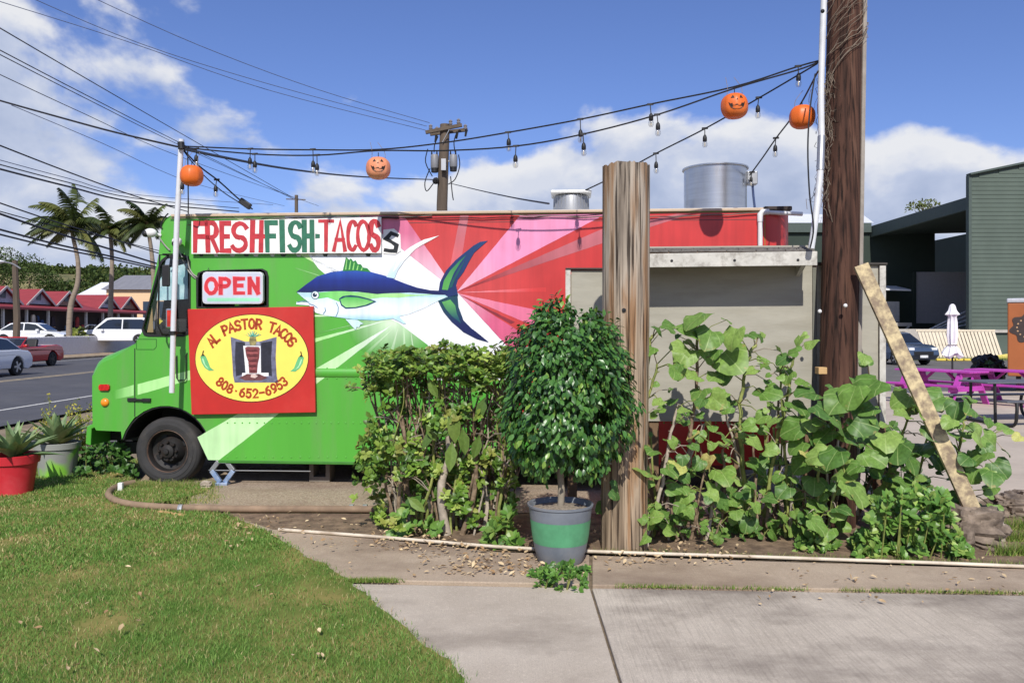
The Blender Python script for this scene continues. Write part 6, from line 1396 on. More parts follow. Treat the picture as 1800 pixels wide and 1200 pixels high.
# pumpkins
pk = mat('orange plastic pumpkin', srgb(222, 106, 36), .45, var=.08, scale=4, dirt=srgb(236, 150, 96), dscale=2, damt=.5); pk2 = mat('faded plastic pumpkin', srgb(226, 142, 100), .5, var=.08, scale=4, dirt=srgb(240, 186, 156), dscale=1.6, damt=.7)
blk_ = mat('painted black', srgb(40, 26, 18), .6); 
def pumpkin(label, px, py, Y, rpx, yaw, m, face=True):
    c = P(px, py, Y); r = rpx * Y / F; t = thing('pumpkin_lantern', label, 'pumpkin', c - Vector((0, 0, r * .9)), yaw, 'plastic pumpkins on the strings')
    n, rows = 48, 20; mb = MB()
    def surf(th, ph):
        rb_ = 1 - .045 * abs(math.sin(4 * ph)) ** .5 * math.sin(th); q = math.sin(th) ** .82 if math.sin(th) > 0 else 0
        return Vector((r * q * rb_ * math.cos(ph), r * q * rb_ * math.sin(ph), r * .93 * math.copysign(abs(math.cos(th)) ** .85, math.cos(th)) - .10 * r * math.exp(-(math.sin(th) / .22) ** 2) * math.copysign(1, math.cos(th)) + r * .9))
    for j in range(rows + 1):
        for k in range(n): mb.v.append(tuple(surf(math.pi * j / rows, 2 * math.pi * k / n)))
    for j in range(rows):
        for k in range(n):
            a = j * n + k; b = j * n + (k + 1) % n; mb.f.append((a, a + n, b + n, b))
    mb.build('shell', m, t, smooth=60)
    def feat(nm, poly, mm=blk_, dy=.006):
        vs = []
        for (u, v) in poly:
            th = math.pi / 2 - v * 1.15; ph = -math.pi / 2 + u * 1.15; p = surf(th, ph); c0 = Vector((0, 0, r * .9)); vs.append(c0 + (p - c0) * (1 + dy))
        tr = tessellate_polygon([[Vector((a, b, 0)) for a, b in poly]]); MB().add(vs, tr).build(nm, mm, t)
    if face:
        def dense(pl):
            out = []
            for i in range(len(pl)):
                a, b = pl[i], pl[(i + 1) % len(pl)]; out += [(a[0] + (b[0] - a[0]) * k / 3, a[1] + (b[1] - a[1]) * k / 3) for k in range(3)]
            return out
        hl = mat('pumpkin pale rim', srgb(240, 188, 140), .5)
        for s in (-1, 1): feat('eye', dense([(s * .42, .30), (s * .16, .30), (s * .29, .56)]), blk_, .03)
        feat('nose', dense([(-.06, .16), (.06, .16), (0, .28)]), blk_, .03)
        feat('mouth', dense([(-.56, .06), (-.42, -.02), (-.30, .0), (-.26, -.1), (-.12, -.12), (-.1, -.06), (.06, -.06), (.08, -.14), (.24, -.1), (.28, 0), (.44, .0), (.56, .1), (.46, -.16), (.28, -.3), (.02, -.34), (-.2, -.34), (-.40, -.22)]), blk_, .03)
    top = Vector((0, 0, r * 1.75))
    MB().tube([top + Vector((0, 0, -.02)), top + Vector((0, 0, r * .45))], .004, 4).build('hook', black, t)
    for s in (-1, 1): MB().tube(smoothpath([top + Vector((s * r * .55, 0, -r * .12)), top + Vector((s * r * .5, 0, r * .5)), top + Vector((s * r * .3 - r * .35, -.01, r * 1.25))], 3), .0025, 4).build('zip_tie', mat('tie grey', srgb(150, 140, 136), .6), t)
    return t
pumpkin('faded jack o lantern with a black painted face over the TACOS board', 665, 296, yl(665), 21.5, R(8), pk2)
pumpkin('bright orange jack o lantern grinning near the dark pole', 1291, 187, yl(1291) + .0, 24, R(-4), pk)
pumpkin('orange pumpkin turned away beside the dark pole', 1410, 206, yl(1410) + .12, 22.5, R(150), pk, True)
pumpkin('orange pumpkin hanging at the white pole seen from behind', 337, 309, 8.6, 20, R(190), pk, True)

# ---- overhead lines far off
lm_ = mat('line wire', srgb(40, 40, 46), .6); lm2 = mat('line wire pale', srgb(96, 104, 130), .6)
UP = P(776, 400, 28)
def line(label, pts, r, m=lm_): return wire('power_line', label, [P(*p) for p in pts], r, m, 'power line', 4, 'overhead power lines')
line('thick service cable crossing to the white pole from the upper left', [(-40, 164, 9.6), (0, 177, 9.5), (100, 205, 9.2), (200, 232, 8.9), (312, 258, 8.66)], .011)
line('cable from the white pole to the far transformer pole', [(320, 261, 8.68), (400, 278, 11), (500, 296, 14), (600, 308, 18), (680, 313, 22), (768, 316, 27.7)], .018)
line('black cable from the far transformer pole down to the roof fan', [(790, 322, 27.8), (840, 334, 20), (900, 347, 14), (965, 358, 9.6)], .012)
line('highest thin wire from the top edge to the far crossarm', [(150, -10, 20), (350, 80, 22), (560, 158, 25), (755, 216, 27.8)], .010, lm2)
line('middle thin wire of the three reaching the far crossarm', [(40, -10, 20), (250, 78, 22), (480, 150, 25), (750, 222, 27.8)], .010, lm2)
line('lowest thin wire of the three reaching the far crossarm', [(-10, 0, 20), (220, 72, 22), (470, 158, 25), (748, 229, 27.8)], .010, lm2)
FP = 70
for k, (ya, yb, xb) in enumerate([(48, 346, 512), (88, 350, 516), (96, 352, 524), (132, 362, 560)]):
    line(['upper', 'second', 'third', 'lowest'][k] + ' dark wire fanning from the left edge to the small far pole', [(-20, ya - 10, 24), (150, ya + (yb - ya) * .30, 32), (320, ya + (yb - ya) * .63, 46), (xb, yb, FP)], .020 - k * .002, lm_)
line('faint wire under the fan of four towards the truck roof', [(20, 185, 30), (180, 252, 38), (340, 322, 50), (500, 362, 70)], .014, lm2)
for k, (ya, yb, xb, r) in enumerate([(252, 372, 330, .024), (288, 366, 420, .018), (296, 372, 420, .03), (280, 360, 480, .012)]):
    line(['dark drooping wire above the palm crowns', 'upper of two wires close over the palms', 'thick bundled wire close over the palms', 'faintest wire over the palms'][k], [(-20, ya - 4, 24), (120, ya + (yb - ya) * .42, 28), (240, ya + (yb - ya) * .78, 34), (xb, yb, 44)], r, lm_ if k < 3 else lm2)
for k, (ya, yb, r) in enumerate([(356, 443, .024), (372, 438, .018), (375, 462, .038), (404, 468, .034), (413, 471, .03)]):
    line(['top', 'thin second', 'thick third', 'fourth', 'lowest'][k] + ' of the black cables passing in front of the palms', [(-20, ya - 6, 26), (90, ya + (yb - ya) * .36, 29), (190, ya + (yb - ya) * .71, 33), (285, yb + 4, 38)], r)
# far pole with transformers
fpole = thing('transformer_pole', 'distant wooden utility pole with crossarms and two grey transformers', 'utility pole', (UP.x, 28, 0)); ul = lambda px, py, Y=28: P(px, py, Y) - Vector((UP.x, 28, 0))
pm = mat('grey pole wood', srgb(92, 80, 68), .9, var=.25, scale=4, stretch=(1, 1, .1))
MB().tube([(0, 0, 0), ul(777, 360), ul(782, 225), ul(782, 219)], [.2, .19, .17, .17], 12).build('shaft', pm, fpole, smooth=50)
MB().bar(ul(748, 233, 27.8), ul(812, 220, 27.8), .10, .12).build('crossarm', pm, fpole, bevel=.01); MB().bar(ul(756, 236, 28.25), ul(822, 228, 28.25), .10, .12).build('crossarm', pm, fpole, bevel=.01)
MB().bar(ul(790, 228, 27.7), ul(778, 250, 27.75), .04, .02).build('brace', galv, fpole)
tg = mat('transformer grey', srgb(128, 130, 134), .5, var=.08, dirt=srgb(120, 112, 104), dscale=2)
for (px, y0, y1, r) in ((764, 272, 296, .14), (797, 272, 294, .14)):
    a = ul(px, y1, 27.9); h = (y1 - y0) / F * 28; tk = MB().lathe([(r * .9, 0), (r, .03), (r, h - .05), (r * .8, h), (.001, h + .02)], 16, Matrix.Translation(a)).build('transformer', tg, fpole, smooth=40)
    for s in (-.1, .08): MB().tube([a + Vector((s, 0, h)), a + Vector((s, 0, h + .14))], [.035, .02], 6).build('bushing', black, tk)
    MB().bar(a + Vector((0, .05, h * .5)), ul(779, (y0 + y1) / 2, 28), .05).build('hanger', galv, tk)
    MB().lathe([(r * .85, -.14), (r * .92, -.001)], 14, Matrix.Translation(a)).build('tank_base', black, tk)
for (px, py) in ((757, 222), (768, 226), (792, 214), (806, 212), (818, 222)): MB().lathe([(.05, 0), (.07, .05), (.05, .09), (.07, .13), (.03, .18)], 8, Matrix.Translation(ul(px, py + 6, 27.85))).build('insulator', mat('insulator', srgb(120, 116, 118), .3), fpole)
for (px, py) in ((767, 238), (804, 232), (820, 228)): MB().tube([ul(px, py, 27.9), ul(px - 2, py + 12, 27.9)], [.05, .035], 7).build('cutout_fuse', black, fpole)
for pts in ([(756, 296), (747, 320), (750, 336), (762, 322), (768, 312)], [(806, 272), (808, 292), (800, 315), (788, 324)], [(792, 310), (795, 340), (797, 352)], [(752, 262), (748, 285), (760, 310)], [(803, 232), (798, 250), (800, 268)], [(770, 240), (764, 255), (763, 268)]): MB().tube(smoothpath([ul(a, b, 27.75) for a, b in pts], 4), .018, 4).build('jumper_wire', black, fpole)
MB().sphere(ul(766, 318, 27.8), .12, 8, 6).build('splice_box', black, fpole); MB().box(*(lambda a: (a.x - .08, a.x + .08, a.y - .1, a.y + .1, a.z - .2, a.z + .2))(ul(780, 290, 27.7))).build('mount_plate', galv, fpole)
fp2 = thing('far_pole', 'tiny distant pole with a crossarm above the truck cab roof', 'utility pole', (P(521, 400, FP).x, FP, 0)); b2 = Vector((P(521, 400, FP).x, FP, 0))
MB().tube([(0, 0, 0), P(521, 343, FP) - b2], [.2, .15], 8).build('shaft', pm, fp2); MB().bar(P(503, 350, FP) - b2, P(537, 351, FP) - b2, .08).build('crossarm', pm, fp2)

# ================================================================== ACROSS THE STREET
ZL = .68
def palm(label, pts, Y, crown, n, L0, seed, wind=-.5):
    random.seed(seed); b = P(pts[0][0], pts[0][1], Y); b.z = ZL - .02; t = thing('palm_tree', label, 'palm tree', b, group='palms across the street'); q = [P(x, y, Y) - b for x, y in pts]; q[0] = Vector((0, 0, 0)); sp = smoothpath(q, 5)
    MB().tube(sp, [.19 - .09 * i / len(sp) for i in range(len(sp))], 10, rough=.05).build('trunk', mat('palm trunk', srgb(140, 126, 110), .9, var=.2, scale=8, stretch=(.3, .3, 3)), t, smooth=60)
    C = sp[-1]; fm = leafmat('palm frond', [srgb(50, 64, 30), srgb(78, 90, 42), srgb(112, 114, 62), srgb(64, 78, 36)], .45, .2, .4, 2); MB().sphere(C, .3, 10, 6).build('crown_heart', mat('palm heart', srgb(122, 100, 66), .9, var=.3), t)
    for k in range(n):
        a = k * 2.4 + random.uniform(-.3, .3); el = random.uniform(-.1, 1.35); L_ = L0 * random.uniform(.75, 1.1); d = Vector((math.cos(a) * math.cos(el), math.sin(a) * math.cos(el), math.sin(el)))
        rach = [C.copy()]; v = d.copy()
        for i in range(12):
            v = (v + Vector((wind * .09, 0, -.10 - .07 * random.random()))).normalized(); rach.append(rach[-1] + v * L_ / 12)
        mb = MB(); mb.tube(rach, [.045 * (1 - i / 13) + .006 for i in range(13)], 4)
        for i in range(1, 13):
            for h in (0, .33, .66):
                p = rach[i - 1].lerp(rach[i], h); tg_ = (rach[i] - rach[i - 1]).normalized(); sd2 = tg_.cross(Vector((0, 0, 1))); sd2 = sd2.normalized() if sd2.length > .01 else Vector((1, 0, 0))
                ll = L_ * .27 * math.sin(math.pi * min(1, (i + h) / 13 * .85 + .12)) + .1
                for s in (-1, 1):
                    e = p + (sd2 * s * .75 + tg_ * .55 + Vector((wind * .3, 0, -.55 - .3 * random.random()))).normalized() * ll; w = tg_ * .042
                    m_ = p.lerp(e, .5) + Vector((0, 0, ll * .10)); mb.add([p - w, p + w, m_ + w * 1.1, m_ - w * 1.1, e], [(0, 1, 2, 3), (3, 2, 4)])
        mb.build('frond', fm, t)
palm('nearest coconut palm with a curved pale trunk and windblown crown', [(121, 590), (124, 540), (136, 500), (137, 460), (128, 415), (126, 400)], 52, None, 30, 2.9, 3, -.7)
palm('middle coconut palm with a thin straight trunk', [(193, 595), (195, 520), (197, 460), (194, 415), (192, 405)], 58, None, 24, 2.5, 5, -.5)
palm('coconut palm nearest the truck cab', [(272, 590), (271, 520), (268, 460), (263, 420), (258, 395)], 56, None, 24, 2.5, 8, -.5)
random.seed(77)
# the strip of shops with red gabled roofs, running along the street at x = -45
def shops():
    X = -45.0; t = thing('shop_row', 'row of small shops with red gabled roofs across the street', 'building', (X, 80, ZL)); o0 = Vector((X, 80, ZL)); lw = lambda x, y, z: Vector((x, y, z)) - o0
    rr_ = mat('red metal roof', srgb(142, 54, 58), .6, var=.12, scale=.8, stretch=(1, 6, 1)); wallm = mat('shop wall', srgb(96, 84, 78), .8, var=.3, scale=.5, col2=srgb(60, 58, 66)); trim = mat('shop trim', srgb(206, 200, 192), .7); gabm = mat('gable boards', srgb(150, 128, 108), .8, var=.2); gabw = mat('gable pale', srgb(176, 182, 192), .8, var=.15)
    y0, y1 = 55, 99
    MB().box(*[v for v in (lw(X - 9, 0, 0).x, lw(X - 1.6, 0, 0).x)], y0 - 80, y1 - 80, 0, 3.2).build('wall', wallm, t)
    ez = CH + 41 / F * 70 - ZL
    MB().add([lw(X + .9, y0, ez + ZL - .1), lw(X + .9, y1, ez + ZL - .1), lw(X - 2.4, y1, ez + ZL + .55), lw(X - 2.4, y0, ez + ZL + .55), lw(X + .9, y0, ez + ZL - .3), lw(X + .9, y1, ez + ZL - .3)], [(0, 1, 2, 3), (0, 4, 5, 1)]).build('porch_roof', rr_, t)
    # main roof and cross gables
    rz = 4.55
    MB().add([lw(X - 2.2, y0, ez + ZL + .5), lw(X - 2.2, y1, ez + ZL + .5), lw(X - 5.5, y1, rz + ZL + .3), lw(X - 5.5, y0, rz + ZL + .3), lw(X - 9, y0, ez + ZL), lw(X - 9, y1, ez + ZL)], [(0, 1, 2, 3), (3, 2, 5, 4), (0, 3, 4), (1, 5, 2)]).build('roof', rr_, t)
    for k, yy in enumerate([60.5, 66.0, 71.8, 77.2, 82.0, 90.2, 95.2]):
        hw = 2.1; zb = ez + ZL + .35; zt = 5.05 + ZL * .6; xf = X - .9
        g = MB().add([lw(xf, yy - hw, zb), lw(xf, yy + hw, zb), lw(xf, yy, zt), lw(X - 5.6, yy - hw, zb), lw(X - 5.6, yy + hw, zb), lw(X - 5.6, yy, zt)], [(0, 1, 2), (0, 2, 5, 3), (1, 4, 5, 2)]).build('gable', gabm if k in (4, 6) else gabw, t)
        for s in (-1, 1):
            a, b = lw(xf + .35, yy + s * (hw + .35), zb - .12), lw(xf + .35, yy, zt + .16); c, d = lw(X - 5.6, yy, zt + .16), lw(X - 5.6, yy + s * (hw + .35), zb - .12)
            MB().add([a, b, c, d] + [v + Vector((0, 0, -.1)) for v in (a, b, c, d)], [(0, 1, 2, 3), (4, 7, 6, 5), (0, 4, 5, 1), (1, 5, 6, 2), (2, 6, 7, 3), (3, 7, 4, 0)]).build('gable_roof', rr_, g)
            MB().bar(a + Vector((.03, 0, -.06)), b + Vector((.03, 0, -.06)), .05, .2).build('barge_board', trim, g)
        MB().box(*(lambda a: (a.x, a.x + .04, a.y - .35, a.y + .35, a.z, a.z + .7))(lw(xf + .01, yy, zb + .4))).build('gable_window', mat('window dark blue', srgb(50, 66, 82), .3), g)
    for y in np.arange(y0 + 1, y1, 3.4): MB().box(*(lambda a: (a.x - .1, a.x + .1, a.y - .1, a.y + .1, 0, ez - .15))(lw(X + .5, y, 0))).build('porch_post', trim, t)
    # stock hung out under the porch
    cols = [srgb(60, 90, 150), srgb(170, 60, 60), srgb(220, 210, 200), srgb(40, 50, 80), srgb(90, 130, 160), srgb(190, 150, 120), srgb(50, 40, 50), srgb(120, 60, 90)]
    for k in range(60):
        y = random.uniform(y0 + 2, y1 - 1); z = random.uniform(.3, 1.5); c = random.choice(cols); a = lw(X - random.uniform(.2, 1.4), y, ZL); w = random.uniform(.2, .4)
        MB().prism([(-w, z), (w, z), (w * .8, z + .9), (w * .3, z + 1.05), (-w * .3, z + 1.05), (-w * .8, z + .9)], -.06, .06, Matrix.Translation(a) @ Matrix.Rotation(R(90), 4, 'Z')).build('hanging_goods', mat('goods %.2f %.2f' % (c[0], c[2]), c, .8, var=.3, scale=3), t)
shops()
def plainhouse(name, label, x0, x1, y0, y1, zw, zr, wm, rm, ridge_x=False):
    t = thing(name, label, 'building', ((x0 + x1) / 2, (y0 + y1) / 2, ZL)); o = Vector(t.location); dx, dy = (x1 - x0) / 2, (y1 - y0) / 2
    MB().box(-dx, dx, -dy, dy, -ZL, zw).build('wall', wm, t); e = .5
    MB().add([(-dx - e, -dy - e, zw), (dx + e, -dy - e, zw), (dx + e, dy + e, zw), (-dx - e, dy + e, zw), (-dx - e, 0, zr), (dx + e, 0, zr)], [(0, 1, 5, 4), (2, 3, 4, 5), (1, 2, 5), (3, 0, 4), (0, 3, 2, 1)]).build('roof', rm, t)
    for k in range(5): x = -dx + dx * 2 * (k + .5) / 5; w = MB().box(x - .6, x + .6, -dy - .04, -dy + .02, zw * .4, zw * .75).build('window', mat('window dark blue', srgb(50, 66, 82), .3), t)
plainhouse('store_building', 'white roofed store building behind the red shops', -66, -52.5, 122, 136, 6.2, 8.6, mat('store wall', srgb(206, 196, 182), .8, var=.05), mat('white metal roof', srgb(226, 228, 230), .5, var=.04))
plainhouse('store_building', 'peach walled store with a grey roof nearest the truck', -54, -43, 106, 118, 6.3, 8.6, mat('peach wall', srgb(226, 190, 150), .8, var=.05), mat('grey metal roof', srgb(128, 128, 132), .6, var=.1, scale=.5, stretch=(6, 1, 1)))
# picket fence along the far side
def fence():
    t = thing('picket_fence', 'long low white picket fence along the far side of the street', 'fence', (-28.2, 75, .1)); wf = mat('fence white', srgb(206, 206, 210), .6, var=.05)
    mb = MB(); y = -38.0
    while y < 45: mb.prism([(-.055, 0), (.055, 0), (.055, 1.12), (0, 1.2), (-.055, 1.12)], -.012, .012, Matrix.Translation((0, y, 0)) @ Matrix.Rotation(R(90), 4, 'Z')); y += .135
    o = mb.build('pickets', wf, t); o['kind'] = 'stuff'
    for z in (.25, .85): MB().box(-.06, -.02, -38, 45, z, z + .08).build('rail', wf, t)
    for y in np.arange(-38, 45, 2.6): MB().box(-.12, -.03, y - .05, y + .05, -.1, 1.15).build('post', wf, t)
fence()
# street lamp
sl = thing('street_lamp', 'street lamp on a dark wooden pole before the red shops', 'street lamp', (P(27, 500, 46).x, 46, ZL - .1)); so = Vector(sl.location)
MB().tube([(0, 0, -.7), P(30, 560, 46) - so, P(26, 458, 46) - so], [.2, .19, .15], 8).build('shaft', pm, sl); MB().tube(smoothpath([P(36, 472, 46) - so, P(20, 463, 45.8) - so, P(-2, 459, 45.4) - so], 4), .05, 6).build('arm', galv, sl, smooth=True)
MB().sphere(P(-4, 460, 45.4) - so, .22, 10, 6, (1.8, 1, .5)).build('lamp_head', mat('lamp head', srgb(214, 216, 218), .4), sl, smooth=50)

# ---- cars
carglass = mat('car glass', srgb(30, 36, 42), .08, var=.05, spec=.8)
def car(name, label, col, loc, rz, kind='sedan', L_=4.7, W__=1.82, H=1.45, cat='car'):
    t = thing(name, label, cat, loc, rz); pm_ = mat('car paint %.2f %.2f %.2f' % col, col, .22, .0, var=.02, scale=1, coat=.7); h = L_ / 2
    if kind == 'sedan': low = [(-h, .35), (-h, .62), (-h + .08, .82), (-h + .25, .92), (-h + .9, .97), (h - 1.45, .95), (h - .6, .84), (h - .12, .70), (h, .5), (h - .02, .3), (h - .3, .2), (-h + .25, .22)]; cab = [(-h + .55, .94), (-h + 1.25, H - .06), (-h + 1.7, H), (h - 2.25, H), (h - 1.75, H - .08), (h - 1.05, .93)]
    elif kind == 'convertible': low = [(-h, .35), (-h, .7), (-h + .1, .93), (-h + .5, 1.0), (-h + 1.4, .98), (-h + 1.5, .93), (h - 1.9, .93), (h - 1.7, 1.0), (h - .5, .9), (h - .08, .74), (h, .45), (h - .3, .2), (-h + .25, .22)]; cab = None
    elif kind == 'suv': low = [(-h, .4), (-h, .8), (-h + .06, 1.0), (-h + .9, 1.04), (h - 1.2, 1.05), (h - .4, .98), (h - .06, .82), (h, .5), (h - .25, .26), (-h + .25, .28)]; cab = [(-h + .06, 1.0), (-h + .38, H - .1), (-h + .7, H), (h - 2.1, H), (h - 1.75, H - .06), (h - .95, 1.03)]
    else: low = [(-h, .5), (-h, 1.0), (-h + .06, 1.12), (h - 1.5, 1.14), (h - .3, 1.08), (h, .9), (h, .5), (h - .2, .35), (-h + .2, .4)]; cab = [(-h + .05, 1.1), (-h + .2, H - .05), (-h + .5, H), (h - 2.4, H), (h - 1.4, 1.12)]
    wx = (-h + .92, h - .9); wr = .34
    # wheel arches cut into the lower profile
    base = [p for p in low if p[1] > .34]; bot = []
    for w in reversed(wx):
        pass
    prof = list(low)
    ch_ = [(wx[1] + (wr + .05) * math.cos(R(a)), .33 + (wr + .05) * math.sin(R(a))) for a in range(-10, 191, 20)]; ch2 = [(wx[0] + (wr + .05) * math.cos(R(a)), .33 + (wr + .05) * math.sin(R(a))) for a in range(-10, 191, 20)]
    prof = low + ch2[::-1] + ch_[::-1] if False else low[:-1] + [low[-1]]
    outline_ = [p for p in low[:-2]] + [low[-2]] + ch_ + ch2 + [low[-1]]
    def wid(z): return W__ / 2 * (1 - .06 * max(0, (z - .6)) / .5 - .05 * max(0, .45 - z) / .3)
    mb = MB(); n = len(outline_); vs = [(p[0], -wid(p[1]), p[1]) for p in outline_] + [(p[0], wid(p[1]), p[1]) for p in outline_]; tr = tessellate_polygon([[Vector((p[0], p[1], 0)) for p in outline_]])
    mb.add(vs, [tuple(x) for x in tr] + [tuple(i + n for i in x) for x in tr] + [(i, (i + 1) % n, (i + 1) % n + n, i + n) for i in range(n)])
    body_ = mb.build('body', pm_, t, smooth=32, bevel=.04)
    if cab:
        mb = MB(); n = len(cab); zt = max(p[1] for p in cab); zb_ = min(p[1] for p in cab); cw = lambda z: W__ / 2 * (.93 - .17 * (z - zb_) / (zt - zb_))
        mb.add([(p[0], -cw(p[1]), p[1]) for p in cab] + [(p[0], cw(p[1]), p[1]) for p in cab], [tuple(range(n)), tuple(range(2 * n - 1, n - 1, -1))] + [(i, (i + 1) % n, (i + 1) % n + n, i + n) for i in range(n)]); cb = mb.build('cabin', pm_, t, smooth=30, bevel=.05)
        cx_ = sum(p[0] for p in cab) / n; ins = [(cx_ + (p[0] - cx_) * .90, zb_ + .05 + (p[1] - zb_) * .80) for p in cab]
        mid = (ins[0][0] + ins[-1][0]) / 2 + .05
        for s in (-1, 1):
            for lo_, hi_ in ((-9, mid - .04), (mid + .04, 9)):
                pl = []
                for i in range(n):           # clip the glass outline at the door pillar
                    a, b = ins[i], ins[(i + 1) % n]
                    if lo_ <= a[0] <= hi_: pl.append(a)
                    for c in (lo_, hi_):
                        if (a[0] - c) * (b[0] - c) < 0: f = (c - a[0]) / (b[0] - a[0]); pl.append((c, a[1] + (b[1] - a[1]) * f))
                if len(pl) > 2: MB().add([(p[0], s * (cw(p[1]) + .012), p[1]) for p in pl], [tuple(range(len(pl)))]).build('side_window', carglass, cb)
        f0, f1 = cab[-1], cab[-2] if kind == 'pickup' else cab[-2]
        for (a, b, nm) in ((cab[-1], cab[-2], 'windscreen'), (cab[0], cab[1], 'rear_window')):
            e = .015 if nm == 'windscreen' else -.015; w0, w1 = cw(a[1]) * .88, cw(b[1]) * .9; q = lambda t_: (a[0] + (b[0] - a[0]) * t_ + e, a[1] + (b[1] - a[1]) * t_ + .012)
            (xa, za_), (xb, zb2) = q(.12), q(.93); MB().add([(xa, -w0, za_), (xa, w0, za_), (xb, w1, zb2), (xb, -w1, zb2)], [(0, 1, 2, 3)]).build(nm, carglass, cb)
    else:
        MB().box(-h + 1.45, h - 1.75, -W__ / 2 + .14, W__ / 2 - .14, .9, .945).build('cockpit', black, t, bevel=.01)
        for s in (-1, 1):
            for x in (-.75, .15): MB().prism([(x, .8), (x + .2, .8), (x + .06, 1.28), (x - .1, 1.28)], s * .4 - .24, s * .4 + .24).build('seat', black, t, bevel=.05)
        a, b = (h - 1.75, .98), (h - 2.3, 1.36)
        MB().add([(a[0], -.72, a[1]), (a[0], .72, a[1]), (b[0], .64, b[1]), (b[0], -.64, b[1])], [(0, 1, 2, 3)]).build('windscreen', glassmat('thin car glass', (.7, .75, .76), .08), t)
        MB().tube([(a[0], -.74, a[1]), (b[0], -.66, b[1]), (b[0], .66, b[1]), (a[0], .74, a[1])], .035, 6).build('windscreen_frame', pm_, t)
    for x in wx:
        for s in (-1, 1):
            M = Matrix.Translation((x, s * (W__ / 2 - .01), .33)) @ Matrix.Rotation(R(-90 * s), 4, 'X'); w = MB().lathe([(wr * .62, -.02), (wr * .7, 0), (wr * .95, -.01), (wr, -.05), (wr, -.18), (wr * .9, -.2)], 24, M, False).build('wheel', mat('car tyre', srgb(34, 34, 35), .8), t, smooth=40)
            MB().lathe([(wr * .66, -.03), (wr * .6, -.05), (.001, -.06)], 20, M).build('rim_back', black, w)
            for k in range(5): a = k * 2 * math.pi / 5; MB().bar(M @ Vector((0, 0, -.022)), M @ Vector((math.cos(a) * wr * .62, math.sin(a) * wr * .62, -.026)), .075, .03, up=(0, 1, 0)).build('spoke', mat('dark alloy', srgb(40, 40, 42), .4, .3) if 'red' in label else mat('alloy', srgb(188, 190, 194), .3, .6), w)
    fl_ = mat('headlamp', srgb(226, 230, 234), .15); tl_ = mat('tail lamp', srgb(176, 24, 22), .25)
    for s in (-1, 1):
        zf = .66 if kind in ('sedan', 'convertible') else .8; MB().box(h - .22, h - .03, s * (W__ / 2 - .42), s * (W__ / 2 - .1), zf - .07, zf + .06).build('headlight', fl_, t, bevel=.03); MB().box(-h - .008, -h + .18, s * (W__ / 2 - .4), s * (W__ / 2 - .045), zf - .02, zf + .15).build('tail_light', tl_, t, bevel=.02)
    MB().box(h - .05, h + .008, -.55, .55, .5, .68).build('grille', black, t, bevel=.01); MB().box(h, h + .016, -.22, .22, .38, .5).build('number_plate', mat('plate', srgb(214, 214, 214), .5), t)
    for s in (-1, 1): MB().box(h - 1.72, h - 1.52, s * (W__ / 2 - .02), s * (W__ / 2 + .16), .93, 1.06).build('door_mirror', pm_, t, bevel=.03)
    return t
WHT = srgb(232, 234, 236)
car('car', 'white sedan on the street cut off by the left frame edge', srgb(214, 218, 224), (-19.5, 28.5, .004), R(-90), L_=4.85)
car('car', 'red convertible with its top down behind the white sedan', srgb(178, 22, 26), (-22.7, 36.3, .004), R(-90), 'convertible', L_=4.8, W__=1.9)
car('car', 'white sedan parked behind the picket fence', WHT, (P(57, 590, 54).x, 54, ZL), R(8), 'sedan', H=1.5)
car('car', 'silver convertible parked behind the picket fence by the palms', srgb(150, 154, 160), (P(172, 590, 58).x - .6, 58.5, ZL), R(-172), 'convertible')
car('sport_utility_vehicle', 'white sport utility vehicle parked next to the truck nose', WHT, (P(222, 590, 56).x, 55.2, ZL), R(186), 'suv', L_=4.9, W__=1.95, H=1.85, cat='suv')

